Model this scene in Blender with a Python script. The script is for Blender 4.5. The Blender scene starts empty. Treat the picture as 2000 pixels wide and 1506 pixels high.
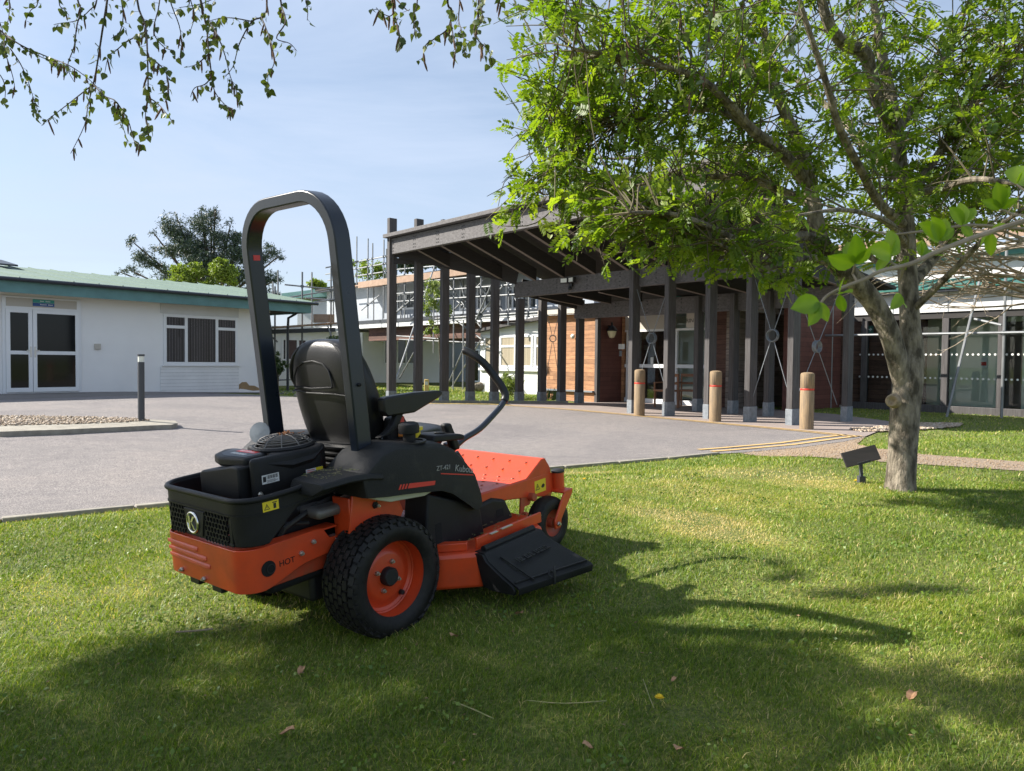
import bpy, bmesh, math, random
import numpy as np
from mathutils import Vector, Matrix
R = math.radians
random.seed(7); rng = np.random.default_rng(7)
scene = bpy.context.scene
# ------------------------------------------------------------ camera
F = 1443.0
PITCH, ROLL = R(1.79), R(0.6)
CAM = Vector((0, 0, 1.15))
fwd = Vector((0, math.cos(PITCH), -math.sin(PITCH)))
_r0 = Vector((1, 0, 0)); _u0 = _r0.cross(fwd)
right = _r0*math.cos(ROLL) + _u0*math.sin(ROLL)
up = -_r0*math.sin(ROLL) + _u0*math.cos(ROLL)
cam = bpy.data.cameras.new('camera'); camo = bpy.data.objects.new('camera', cam)
scene.collection.objects.link(camo)
camo.matrix_world = Matrix(((right.x, up.x, -fwd.x, CAM.x), (right.y, up.y, -fwd.y, CAM.y), (right.z, up.z, -fwd.z, CAM.z), (0, 0, 0, 1)))
cam.sensor_width = 36; cam.lens = F/2000*36
cam.clip_start = 0.05; cam.clip_end = 3000
cam.dof.use_dof = True; cam.dof.focus_distance = 4.6; cam.dof.aperture_fstop = 13
scene.camera = camo
# ------------------------------------------------------------ sky and sun
SUN_EL = R(36)
SDIR = Vector((-.992*math.cos(SUN_EL), .125*math.cos(SUN_EL), math.sin(SUN_EL))).normalized()   # towards the sun
world = bpy.data.worlds.new("World"); scene.world = world; world.use_nodes = True
nt = world.node_tree; nt.nodes.clear()
sky = nt.nodes.new('ShaderNodeTexSky'); sky.sky_type = 'NISHITA'; sky.sun_disc = False
sky.sun_elevation = SUN_EL; sky.sun_rotation = math.atan2(SDIR.x, SDIR.y)
sky.air_density = 1.1; sky.dust_density = 1.0; sky.ozone_density = 2.0; sky.altitude = 50
tc = nt.nodes.new('ShaderNodeTexCoord'); mp = nt.nodes.new('ShaderNodeMapping'); mp.inputs['Scale'].default_value = (1.0, 1.6, 5.0)
nz = nt.nodes.new('ShaderNodeTexNoise'); nz.inputs['Scale'].default_value = 1.2; nz.inputs['Detail'].default_value = 7; nz.inputs['Roughness'].default_value = .62; nz.inputs['Distortion'].default_value = .5
cr = nt.nodes.new('ShaderNodeValToRGB'); cr.color_ramp.elements[0].position = .36; cr.color_ramp.elements[0].color = (.34, .34, .34, 1); cr.color_ramp.elements[1].position = .70
cr.color_ramp.elements[1].color = (.92, .92, .92, 1)
mix = nt.nodes.new('ShaderNodeMix'); mix.data_type = 'RGBA'; mix.inputs['B'].default_value = (4.3, 5.05, 6.4, 1)
bg = nt.nodes.new('ShaderNodeBackground'); bg.inputs['Strength'].default_value = .072
wo = nt.nodes.new('ShaderNodeOutputWorld')
L = nt.links.new
L(tc.outputs['Generated'], mp.inputs['Vector']); L(mp.outputs['Vector'], nz.inputs['Vector']); L(nz.outputs['Fac'], cr.inputs['Fac'])
L(cr.outputs['Color'], mix.inputs['Factor']); L(sky.outputs['Color'], mix.inputs['A']); L(mix.outputs['Result'], bg.inputs['Color']); L(bg.outputs['Background'], wo.inputs['Surface'])
sun = bpy.data.lights.new('sun', 'SUN'); sun.energy = 5.0; sun.angle = R(.55); sun.color = (1, .94, .85)
suno = bpy.data.objects.new('sun', sun); scene.collection.objects.link(suno)
suno.rotation_euler = SDIR.to_track_quat('Z', 'Y').to_euler()
scene.view_settings.view_transform = 'Standard'; scene.view_settings.look = 'None'
scene.view_settings.gamma = 1; scene.view_settings.use_curve_mapping = False
scene.view_settings.exposure = 1.17
scene.cycles.use_denoising = True
scene.cycles.max_bounces = 8; scene.cycles.transparent_max_bounces = 12
# ------------------------------------------------------------ pixel -> point helpers (used to take measures off the photograph)
def ray(px, py): return fwd + right*((px-1000)/F) - up*((py-753)/F)
def sm(a, b, t):
    t = (t-a)/(b-a); t = 0 if t < 0 else 1 if t > 1 else t
    return t*t*(3-2*t)
K0 = (-3.57, 5.15); KD = (.8186, .5744)
def dk(x, y): return (x-K0[0])*KD[1] - (y-K0[1])*KD[0]
def H(x, y):
    d = dk(x, y)
    h = 0.0
    if d > 0:
        s = (x+.47)*.632 + (y-3.06)*.775
        r = .098*s
        if s > 1.1: r = .1078 + .075*(1-math.exp(-(s-1.1)/.75))
        if r > 0: h = r*sm(0, 2.1, d)
        else: h = max(r, -.24)*sm(0, 1.5, d)
        h *= 1 - sm(7, 14, x)
    h += .2*sm(-3, -8.5, x)*sm(5, 10, y)*(1-.7*sm(20, 25, y))*(1-sm(-25, -40, x))
    return h
def P(px, py, depth): return CAM + ray(px, py)*depth
def G(px, py, dz=0):
    d = ray(px, py); t = 0.8
    while t < 200:
        p = CAM + d*t
        if p.z < H(p.x, p.y)+dz: break
        t *= 1.004
    return p
# ------------------------------------------------------------ object helpers
C = scene.collection
def tag(o, label=None, cat=None, group=None, kind=None):
    if label: o['label'] = label
    if cat: o['category'] = cat
    if group: o['group'] = group
    if kind: o['kind'] = kind
    return o
def thing(name, label, cat, loc=(0, 0, 0), rz=0, group=None):
    o = bpy.data.objects.new(name, None); C.objects.link(o); o.location = loc; o.rotation_euler = (0, 0, rz)
    o.empty_display_size = .2
    return tag(o, label, cat, group)
def copy_tree(o, parent=None):
    c = o.copy(); C.objects.link(c); c.parent = parent
    for ch in list(o.children): copy_tree(ch, c)
    return c
class MB:
    def __init__(s): s.v = []; s.f = []
    def add(s, vs, fs):
        b = len(s.v); s.v += [tuple(v) for v in vs]; s.f += [tuple(i+b for i in f) for f in fs]; return s
    def box(s, x0, x1, y0, y1, z0, z1, M=None):
        vs = [Vector(p) for p in ((x0, y0, z0), (x1, y0, z0), (x1, y1, z0), (x0, y1, z0), (x0, y0, z1), (x1, y0, z1), (x1, y1, z1), (x0, y1, z1))]
        if M: vs = [M @ v for v in vs]
        return s.add(vs, [(0, 3, 2, 1), (4, 5, 6, 7), (0, 1, 5, 4), (1, 2, 6, 5), (2, 3, 7, 6), (3, 0, 4, 7)])
    def bar(s, a, b, w, h, upv=(0, 0, 1)):
        """rectangular bar from a to b: w across, h along up"""
        a = Vector(a); b = Vector(b); d = (b-a).normalized(); u = Vector(upv)
        sd = d.cross(u)
        if sd.length < 1e-4: sd = d.cross(Vector((0, 1, 0)))
        sd.normalize(); u = sd.cross(d)
        o = [(-1, -1), (1, -1), (1, 1), (-1, 1)]
        vs = [p + sd*(i*w/2) + u*(j*h/2) for p in (a, b) for i, j in o]
        return s.add(vs, [(0, 1, 2, 3), (7, 6, 5, 4), (0, 4, 5, 1), (1, 5, 6, 2), (2, 6, 7, 3), (3, 7, 4, 0)])
    def tube(s, pts, rad, n=8, cap=True):
        pts = [Vector(p) for p in pts]
        rad = [rad]*len(pts) if not hasattr(rad, '__len__') else rad
        rings = []; ref = None
        for i, p in enumerate(pts):
            a = pts[max(i-1, 0)]; b = pts[min(i+1, len(pts)-1)]
            d = (b-a).normalized()
            if ref is None: ref = Vector((0, 0, 1)) if abs(d.z) < .9 else Vector((1, 0, 0))
            x = ref - d*ref.dot(d)
            if x.length < 1e-4: x = d.orthogonal()
            x.normalize(); y = d.cross(x); ref = x
            rings.append([p + (x*math.cos(2*math.pi*k/n) + y*math.sin(2*math.pi*k/n))*rad[i] for k in range(n)])
        vs = [v for r in rings for v in r]
        fs = [(i*n+k, i*n+(k+1) % n, (i+1)*n+(k+1) % n, (i+1)*n+k) for i in range(len(pts)-1) for k in range(n)]
        if cap: fs += [tuple(range(n-1, -1, -1)), tuple((len(pts)-1)*n+k for k in range(n))]
        return s.add(vs, fs)
    def lathe(s, prof, n=24, M=None, cap=True):
        """profile of (radius, height) turned about local Z"""
        vs = []
        for r, z in prof:
            for k in range(n):
                a = 2*math.pi*k/n; vs.append(Vector((r*math.cos(a), r*math.sin(a), z)))
        if M: vs = [M @ v for v in vs]
        fs = [(i*n+k, i*n+(k+1) % n, (i+1)*n+(k+1) % n, (i+1)*n+k) for i in range(len(prof)-1) for k in range(n)]
        if cap: fs += [tuple(range(n-1, -1, -1)), tuple((len(prof)-1)*n+k for k in range(n))]
        return s.add(vs, fs)
    def prism(s, poly, a, b, ax=0):
        """polygon extruded along axis ax from a to b; polygon gives the other two coordinates in order"""
        n = len(poly)
        def mk(t, p):
            q = list(p); q.insert(ax, t); return Vector(q)
        vs = [mk(a, p) for p in poly] + [mk(b, p) for p in poly]
        fs = [tuple(range(n-1, -1, -1)), tuple(range(n, 2*n))] + [(i, (i+1) % n, n+(i+1) % n, n+i) for i in range(n)]
        return s.add(vs, fs)
    def loft(s, secs, closed=True, cap=True):
        n = len(secs[0]); vs = [Vector(v) for q in secs for v in q]
        m = n if closed else n-1
        fs = [(i*n+k, i*n+(k+1) % n, (i+1)*n+(k+1) % n, (i+1)*n+k) for i in range(len(secs)-1) for k in range(m)]
        if cap and closed: fs += [tuple(range(n-1, -1, -1)), tuple((len(secs)-1)*n+k for k in range(n))]
        return s.add(vs, fs)
    def ribbon(s, path, zb, zt, th, inset=0):
        """upright strip following an (x, y) path, thick th towards its left side"""
        n = len(path); secs = []
        for i in range(n):
            a = Vector(path[max(i-1, 0)]); b = Vector(path[min(i+1, n-1)]); d = (b-a).normalized(); nn = Vector((-d.y, d.x))
            p = Vector(path[i]) + nn*inset; q = p + nn*th
            secs.append([(p.x, p.y, zb[i]), (p.x, p.y, zt[i]), (q.x, q.y, zt[i]), (q.x, q.y, zb[i])])
        return s.loft(secs)
    def build(s, name, m, parent=None, smooth=False, bevel=0, seg=2, sub=0, angle=35):
        me = bpy.data.meshes.new(name); me.from_pydata([tuple(v) for v in s.v], [], s.f)
        bm = bmesh.new(); bm.from_mesh(me); bmesh.ops.recalc_face_normals(bm, faces=bm.faces); bm.to_mesh(me); bm.free()
        o = bpy.data.objects.new(name, me); C.objects.link(o); me.materials.append(m)
        if parent: o.parent = parent
        if bevel:
            b = o.modifiers.new('bevel', 'BEVEL'); b.width = bevel; b.segments = seg; b.limit_method = 'ANGLE'; b.angle_limit = R(angle); b.harden_normals = False
            smooth = True
        if sub:
            q = o.modifiers.new('sub', 'SUBSURF'); q.levels = sub; q.render_levels = sub; smooth = True
        if smooth:
            for p in me.polygons: p.use_smooth = True
            if not sub:
                try: me.set_sharp_from_angle(angle=R(40))
                except Exception: pass
        return o
def sharecopy(first, name, parent, Mx):
    o = first if not first.get('used') else bpy.data.objects.new(name, first.data)
    if first.get('used'): C.objects.link(o)
    else: first['used'] = 1
    o.parent = parent; o.matrix_local = Mx; return o
def bigmesh(name, V, faces_n, idx, m, parent=None, attr=None, smooth=False):
    """V (n,3), idx flat loop indices, faces_n verts per face (array), attr per-vertex float"""
    me = bpy.data.meshes.new(name)
    me.vertices.add(len(V)); me.vertices.foreach_set('co', np.asarray(V, np.float32).ravel())
    me.loops.add(len(idx)); me.loops.foreach_set('vertex_index', np.asarray(idx, np.int32))
    st = np.concatenate(([0], np.cumsum(faces_n)[:-1])).astype(np.int32)
    me.polygons.add(len(faces_n)); me.polygons.foreach_set('loop_start', st); me.polygons.foreach_set('loop_total', np.asarray(faces_n, np.int32))
    me.update(calc_edges=True)
    if attr is not None:
        a = me.attributes.new('lv', 'FLOAT', 'POINT'); a.data.foreach_set('value', np.asarray(attr, np.float32))
    if smooth: me.polygons.foreach_set('use_smooth', np.ones(len(faces_n), bool))
    o = bpy.data.objects.new(name, me); C.objects.link(o); me.materials.append(m)
    if parent: o.parent = parent
    return o
def text(body, size, loc, xdir, ydir, m, parent, name='lettering', ext=.0006, align='CENTER', shear=0):
    cu = bpy.data.curves.new(name, 'FONT'); cu.body = body; cu.size = size; cu.extrude = ext; cu.align_x = align; cu.align_y = 'CENTER'; cu.shear = shear
    o = bpy.data.objects.new(name, cu); C.objects.link(o); cu.materials.append(m); o.parent = parent
    x = Vector(xdir).normalized(); y = Vector(ydir); y = (y - x*y.dot(x)).normalized(); z = x.cross(y); l = Vector(loc)
    dg = bpy.context.evaluated_depsgraph_get(); me = bpy.data.meshes.new_from_object(o.evaluated_get(dg)); bpy.data.objects.remove(o)
    o = bpy.data.objects.new(name, me); C.objects.link(o); o.parent = parent
    if not me.materials: me.materials.append(m)
    o.matrix_local = Matrix(((x.x, y.x, z.x, l.x), (x.y, y.y, z.y, l.y), (x.z, y.z, z.z, l.z), (0, 0, 0, 1)))
    return o
# ------------------------------------------------------------ materials
def mat(name, col, rough=.6, metal=0, col2=None, scale=8, detail=5, bump=0, bscale=None, spec=.5, lo=.35, hi=.65, stretch=None, coat=0, trans=0, alpha=None, coord='Object', rvar=0):
    m = bpy.data.materials.new(name); m.use_nodes = True; t = m.node_tree; b = t.nodes['Principled BSDF']; K = t.links.new
    b.inputs['Base Color'].default_value = (*col, 1); b.inputs['Roughness'].default_value = rough; b.inputs['Metallic'].default_value = metal
    b.inputs['Specular IOR Level'].default_value = spec
    if coat: b.inputs['Coat Weight'].default_value = coat; b.inputs['Coat Roughness'].default_value = .15
    def noise(sc, st=stretch):
        n = t.nodes.new('ShaderNodeTexNoise'); n.inputs['Scale'].default_value = sc; n.inputs['Detail'].default_value = detail; n.inputs['Roughness'].default_value = .62
        tcn = t.nodes.new('ShaderNodeTexCoord'); mpn = t.nodes.new('ShaderNodeMapping')
        if st: mpn.inputs['Scale'].default_value = st
        K(tcn.outputs[coord], mpn.inputs['Vector']); K(mpn.outputs['Vector'], n.inputs['Vector'])
        return n
    if col2 or rvar:
        n = noise(scale)
        r = t.nodes.new('ShaderNodeMapRange'); r.inputs['From Min'].default_value = lo; r.inputs['From Max'].default_value = hi
        K(n.outputs['Fac'], r.inputs['Value'])
        if col2:
            mx = t.nodes.new('ShaderNodeMix'); mx.data_type = 'RGBA'; mx.inputs['A'].default_value = (*col, 1); mx.inputs['B'].default_value = (*col2, 1)
            K(r.outputs['Result'], mx.inputs['Factor']); K(mx.outputs['Result'], b.inputs['Base Color'])
        if rvar:
            r2 = t.nodes.new('ShaderNodeMapRange'); r2.inputs['To Min'].default_value = rough-rvar; r2.inputs['To Max'].default_value = rough+rvar
            K(n.outputs['Fac'], r2.inputs['Value']); K(r2.outputs['Result'], b.inputs['Roughness'])
    if bump:
        n2 = noise(bscale or scale*4); bp = t.nodes.new('ShaderNodeBump'); bp.inputs['Strength'].default_value = bump; bp.inputs['Distance'].default_value = .01
        K(n2.outputs['Fac'], bp.inputs['Height']); K(bp.outputs['Normal'], b.inputs['Normal'])
    return m
def boards(m, axis='Z', pitch=.11, dark=.35, along='X', plen=2.4, var=.5):
    """board courses: each board its own tone, thin dark joint; keeps the material's own noise"""
    t = m.node_tree; K = t.links.new; b = t.nodes['Principled BSDF']
    tcn = t.nodes.new('ShaderNodeTexCoord'); sp = t.nodes.new('ShaderNodeSeparateXYZ'); K(tcn.outputs['Object'], sp.inputs[0])
    def mth(op, a, bb=None):
        n = t.nodes.new('ShaderNodeMath'); n.operation = op
        for i, q in enumerate((a, bb)):
            if q is None: continue
            if isinstance(q, (int, float)): n.inputs[i].default_value = q
            else: K(q, n.inputs[i])
        return n.outputs[0]
    q = mth('DIVIDE', sp.outputs[axis], pitch); fl = mth('FLOOR', q); fr = mth('FRACT', q)
    al = mth('FLOOR', mth('ADD', mth('DIVIDE', sp.outputs[along], plen), mth('MULTIPLY', fl, .37)))
    cb = t.nodes.new('ShaderNodeCombineXYZ'); K(fl, cb.inputs[0]); K(al, cb.inputs[1])
    wn = t.nodes.new('ShaderNodeTexWhiteNoise'); K(cb.outputs[0], wn.inputs['Vector'])
    br = mth('ADD', mth('MULTIPLY', wn.outputs['Value'], var), 1-var/2)
    jt = mth('LESS_THAN', fr, .07); jm = mth('SUBTRACT', 1, mth('MULTIPLY', jt, 1-dark)); br = mth('MULTIPLY', br, jm)
    mul = t.nodes.new('ShaderNodeMix'); mul.data_type = 'RGBA'; mul.blend_type = 'MULTIPLY'; mul.inputs['Factor'].default_value = 1
    src = b.inputs['Base Color'].links[0].from_socket if b.inputs['Base Color'].links else None
    if src: K(src, mul.inputs['A'])
    else: mul.inputs['A'].default_value = b.inputs['Base Color'].default_value
    K(br, mul.inputs['B']); K(mul.outputs['Result'], b.inputs['Base Color'])
    return m
def leafmat(name, cols, trans=.45, rough=.5, tint=1.5):
    m = bpy.data.materials.new(name); m.use_nodes = True; t = m.node_tree; b = t.nodes['Principled BSDF']; K = t.links.new
    at = t.nodes.new('ShaderNodeAttribute'); at.attribute_name = 'lv'
    cr = t.nodes.new('ShaderNodeValToRGB'); e = cr.color_ramp.elements
    e[0].color = (*cols[0], 1); e[1].color = (*cols[-1], 1)
    for i, c in enumerate(cols[1:-1]): x = e.new((i+1)/(len(cols)-1)); x.color = (*c, 1)
    K(at.outputs['Fac'], cr.inputs['Fac']); K(cr.outputs['Color'], b.inputs['Base Color']); b.inputs['Roughness'].default_value = rough
    if trans:
        tr = t.nodes.new('ShaderNodeBsdfTranslucent'); ms = t.nodes.new('ShaderNodeMixShader'); ms.inputs[0].default_value = trans
        mu = t.nodes.new('ShaderNodeMix'); mu.data_type = 'RGBA'; mu.blend_type = 'MULTIPLY'; mu.inputs['Factor'].default_value = 1; mu.inputs['B'].default_value = (tint*1.1, tint*1.15, tint*.5, 1)
        K(cr.outputs['Color'], mu.inputs['A']); K(mu.outputs['Result'], tr.inputs['Color'])
        K(b.outputs[0], ms.inputs[1]); K(tr.outputs[0], ms.inputs[2]); K(ms.outputs[0], t.nodes['Material Output'].inputs['Surface'])
    return m
def glassmat(name, tint=(.9, .95, .95), refl=1.0, rough=.02):
    m = bpy.data.materials.new(name); m.use_nodes = True; t = m.node_tree; t.nodes.clear(); K = t.links.new
    o = t.nodes.new('ShaderNodeOutputMaterial'); tr = t.nodes.new('ShaderNodeBsdfTransparent'); tr.inputs[0].default_value = (*tint, 1)
    gl = t.nodes.new('ShaderNodeBsdfGlossy'); gl.inputs['Roughness'].default_value = rough; fr = t.nodes.new('ShaderNodeFresnel'); fr.inputs[0].default_value = 1.5
    ms = t.nodes.new('ShaderNodeMixShader'); ml = t.nodes.new('ShaderNodeMath'); ml.operation = 'MULTIPLY'; ml.inputs[1].default_value = refl
    K(fr.outputs[0], ml.inputs[0]); K(ml.outputs[0], ms.inputs[0]); K(tr.outputs[0], ms.inputs[1]); K(gl.outputs[0], ms.inputs[2]); K(ms.outputs[0], o.inputs['Surface'])
    return m
M = {}
M['white'] = mat('white paint', (.66, .67, .68), .7, col2=(.62, .62, .61), scale=1.3, bump=.15, bscale=60)
M['upvc'] = mat('white plastic', (.78, .79, .80), .35)
M['render'] = mat('white render', (.86, .855, .84), .85, col2=(.79, .785, .77), scale=.9, lo=.3, hi=.75, bump=.3, bscale=45)
M['whiteboard'] = boards(mat('white boards', (.80, .80, .79), .6, col2=(.73, .73, .72), scale=2), pitch=.105, dark=.45, plen=30, var=.04)
M['teal'] = mat('blue green fascia', (.09, .20, .20), .5, col2=(.12, .26, .26), scale=2)
M['green_roof'] = mat('green metal roof', (.125, .185, .15), .75, col2=(.155, .22, .18), scale=1.2)
M['green_roof_dark'] = mat('teal metal roof', (.02, .12, .095), .45, col2=(.035, .16, .125), scale=1.5)
M['gutter'] = mat('dark gutter', (.03, .035, .045), .4)
M['darkglass'] = mat('dark window glass', (.006, .008, .010), .06, spec=.28)
M['midglass'] = mat('window glass with blinds behind', (.05, .06, .065), .06, spec=.6)
M['glass'] = glassmat('clear glass')
M['blind'] = boards(mat('vertical blind', (.035, .033, .035), .35), axis='X', pitch=.085, dark=7, along='Z', plen=9, var=.5)
M['blind_tan'] = boards(mat('tan vertical blind', (.36, .31, .22), .8), axis='X', pitch=.09, dark=.45, along='Z', plen=9, var=.2)
M['stain'] = mat('bare render under lost paint', (.36, .24, .12), .9, col2=(.28, .19, .1), scale=12)
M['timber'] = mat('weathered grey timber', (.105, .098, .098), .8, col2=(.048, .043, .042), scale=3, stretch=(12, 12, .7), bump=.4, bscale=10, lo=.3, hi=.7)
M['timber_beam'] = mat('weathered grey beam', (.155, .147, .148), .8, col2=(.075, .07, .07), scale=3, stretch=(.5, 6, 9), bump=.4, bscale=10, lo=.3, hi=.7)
M['timber_dark'] = mat('dark timber', (.034, .03, .029), .75, col2=(.022, .02, .019), scale=4, stretch=(1, 1, 8))  # dark timber; the canopy underside's shade is put into this colour
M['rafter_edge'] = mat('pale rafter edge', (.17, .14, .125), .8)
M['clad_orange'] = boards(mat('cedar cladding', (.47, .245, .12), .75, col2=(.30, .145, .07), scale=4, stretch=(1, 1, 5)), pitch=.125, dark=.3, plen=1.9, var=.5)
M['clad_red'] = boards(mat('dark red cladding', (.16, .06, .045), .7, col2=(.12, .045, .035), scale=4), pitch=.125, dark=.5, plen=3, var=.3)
M['clad_grey'] = boards(mat('silvered cladding', (.30, .255, .22), .8, col2=(.19, .15, .125), scale=4, stretch=(1, 1, 5)), pitch=.14, dark=.35, plen=1.4, var=.6)
M['clad_brown'] = boards(mat('brown cladding', (.16, .085, .06), .8, col2=(.10, .05, .04), scale=4, stretch=(1, 1, 5)), pitch=.13, dark=.4, plen=2, var=.5)
M['galv'] = mat('galvanised steel', (.27, .295, .32), .55, metal=.3, col2=(.18, .20, .22), scale=14)
M['pole'] = mat('scaffold tube', (.27, .28, .285), .5, metal=.4, col2=(.19, .195, .2), scale=3, stretch=(1, 1, 1))
M['pole_dark'] = mat('shaded scaffold tube', (.16, .17, .18), .5, metal=.5)  # darker copy of the tube metal, shade put into the colour
M['plank'] = mat('scaffold board', (.36, .245, .175), .8, col2=(.27, .18, .125), scale=5)
M['steel'] = mat('bright steel', (.55, .55, .56), .3, metal=.9)
M['asphalt'] = mat('asphalt', (.175, .158, .152), .9, col2=(.215, .195, .188), scale=2.2, lo=.3, hi=.7, bump=.6, bscale=160)
M['paving'] = mat('pinkish paving', (.29, .235, .21), .9, col2=(.24, .20, .18), scale=3, bump=.4, bscale=120)
M['apron'] = mat('grey paving strip', (.22, .20, .185), .9, col2=(.17, .155, .145), scale=4, bump=.4, bscale=90)
M['gravel_path'] = mat('gravel path', (.30, .225, .155), .95, col2=(.24, .19, .145), scale=55, lo=.35, hi=.62, bump=1, bscale=90)
M['yellow_line'] = mat('worn yellow line', (.62, .40, .14), .8, col2=(.42, .31, .17), scale=9, lo=.35, hi=.8)
M['kerb'] = mat('concrete kerb', (.34, .315, .26), .9, col2=(.24, .22, .18), scale=7, bump=.4, bscale=60)
M['bollard_wood'] = mat('brown softwood', (.34, .235, .125), .8, col2=(.12, .09, .065), scale=9, stretch=(6, 6, .35), lo=.3, hi=.7, bump=.3, bscale=20)  # the bollards' own brown with darker vertical grain
M['red_band'] = mat('red band', (.55, .035, .02), .5)
M['graphite'] = mat('graphite powder coat', (.05, .055, .065), .5)
M['lens'] = mat('frosted lens', (.7, .72, .66), .3)
M['cream_lamp'] = mat('cream lamp glass', (.75, .68, .42), .4)
M['cream_wall'] = mat('cream corridor wall', (.80, .82, .68), .8)
M['brown_door'] = mat('brown inner door', (.10, .065, .045), .6)
M['black'] = mat('black', (.012, .012, .013), .5)
M['chairwood'] = mat('chair wood', (.26, .12, .06), .5)
M['paper'] = mat('white paper', (.75, .75, .72), .6)
M['signgreen'] = mat('sign green', (.03, .30, .25), .4)
M['signblue'] = mat('sign blue', (.02, .08, .28), .4)
M['sign_cream'] = mat('pale sign panel', (.50, .46, .40), .5)
# ============================================================ THE GROUND
def axis(lo, hi, step, far):
    a = list(np.arange(lo, hi+1e-6, step)); g = step; x = hi; r = []
    while x < far: g *= 1.5; x += g; r.append(x)
    l = []; g = step; x = lo
    while x > -far: g *= 1.5; x -= g; l.append(x)
    return l[::-1]+a+r
def lawn_material():
    m = bpy.data.materials.new('lawn soil and turf'); m.use_nodes = True; t = m.node_tree; b = t.nodes['Principled BSDF']; K = t.links.new
    def noise(sc, d=6, r=.6):
        n = t.nodes.new('ShaderNodeTexNoise'); n.inputs['Scale'].default_value = sc; n.inputs['Detail'].default_value = d; n.inputs['Roughness'].default_value = r
        K(tcn.outputs['Object'], n.inputs['Vector']); return n
    tcn = t.nodes.new('ShaderNodeTexCoord')
    def ramp(n, stops):
        cr = t.nodes.new('ShaderNodeValToRGB'); e = cr.color_ramp.elements
        e[0].position, e[0].color = stops[0][0], (*stops[0][1], 1); e[1].position, e[1].color = stops[-1][0], (*stops[-1][1], 1)
        for p, c in stops[1:-1]: x = e.new(p); x.color = (*c, 1)
        K(n.outputs['Fac'], cr.inputs['Fac']); return cr
    a = ramp(noise(60, 8), [(.3, (.07, .095, .018)), (.5, (.15, .18, .035)), (.7, (.30, .27, .09))])
    c = ramp(noise(1.3, 5), [(.35, (.75, .8, .7)), (.65, (1.15, 1.1, 1.0))])
    mx = t.nodes.new('ShaderNodeMix'); mx.data_type = 'RGBA'; mx.blend_type = 'MULTIPLY'; mx.inputs['Factor'].default_value = 1
    K(a.outputs['Color'], mx.inputs['A']); K(c.outputs['Color'], mx.inputs['B']); K(mx.outputs['Result'], b.inputs['Base Color'])
    b.inputs['Roughness'].default_value = .95
    bp = t.nodes.new('ShaderNodeBump'); bp.inputs['Strength'].default_value = .9; bp.inputs['Distance'].default_value = .03
    K(noise(70, 6).outputs['Fac'], bp.inputs['Height']); K(bp.outputs['Normal'], b.inputs['Normal'])
    return m
M['lawn'] = lawn_material()
xs = axis(-14, 14, .3, 900); ys = axis(-3, 27, .3, 900)
V = [(x, y, H(x, y)) for y in ys for x in xs]; nx = len(xs)
Fq = [(j*nx+i, j*nx+i+1, (j+1)*nx+i+1, (j+1)*nx+i) for j in range(len(ys)-1) for i in range(nx-1)]
mb = MB(); mb.v = V; mb.f = Fq
tag(mb.build('lawn', M['lawn'], smooth=True), kind='structure')
def sheet(name, poly, m, dz, kind='structure', grid=.6, parent=None, thick=0):
    """flat area with the ground's own rise, dz above the lawn sheet; poly in world x, y"""
    bm = bmesh.new(); vs = [bm.verts.new((p[0], p[1], 0)) for p in poly]; f = bm.faces.new(vs)
    if f.normal.z < 0: f.normal_flip()
    x0 = min(p[0] for p in poly); x1 = max(p[0] for p in poly); y0 = min(p[1] for p in poly); y1 = max(p[1] for p in poly)
    for ax, a, b_ in ((0, max(x0, -16), min(x1, 16)), (1, max(y0, -2), min(y1, 30))):
        t = a+grid
        while t < b_:
            co = (t, 0, 0) if ax == 0 else (0, t, 0); no = (1, 0, 0) if ax == 0 else (0, 1, 0)
            bmesh.ops.bisect_plane(bm, geom=bm.verts[:]+bm.edges[:]+bm.faces[:], plane_co=co, plane_no=no); t += grid
    bmesh.ops.triangulate(bm, faces=bm.faces)
    for v in bm.verts: v.co.z = H(v.co.x, v.co.y)+dz
    if thick:
        r = bmesh.ops.extrude_face_region(bm, geom=bm.faces[:])
        for v in [g for g in r['geom'] if isinstance(g, bmesh.types.BMVert)]: v.co.z -= thick
        bmesh.ops.recalc_face_normals(bm, faces=bm.faces)
    me = bpy.data.meshes.new(name); bm.to_mesh(me); bm.free()
    o = bpy.data.objects.new(name, me); C.objects.link(o); me.materials.append(m)
    for p in me.polygons: p.use_smooth = not thick
    if parent: o.parent = parent
    if kind: tag(o, kind=kind)
    return o
def off(line, d):
    """polyline moved sideways by d (to its left)"""
    o = []
    for i, p in enumerate(line):
        a = Vector(line[max(i-1, 0)]); b = Vector(line[min(i+1, len(line)-1)]); t = (b-a).normalized(); o.append((p[0]-t.y*d, p[1]+t.x*d))
    return o
def g2(px, py): p = G(px, py); return (p.x, p.y)
near = [(-40, -20.4), (-14, -2.15), (-3.57, 5.15), (.56, 8.05), g2(1300, 898), g2(1400, 888.5)]
tipn = [g2(1446, 886), g2(1561, 876), g2(1650, 864)]
tip = g2(1690, 854.5)
far = [tip, g2(1640, 849.5), g2(1575, 842.5), g2(1396, 826), g2(1248, 812), g2(1120, 801), g2(1000, 792.5)]
farl = [(-3.6, 20.15), (-6.6, 20.6), (-8.9, 20.4), (-11.0, 17.0), (-14, 12.6), (-22, 3), (-45, -25)]
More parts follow.
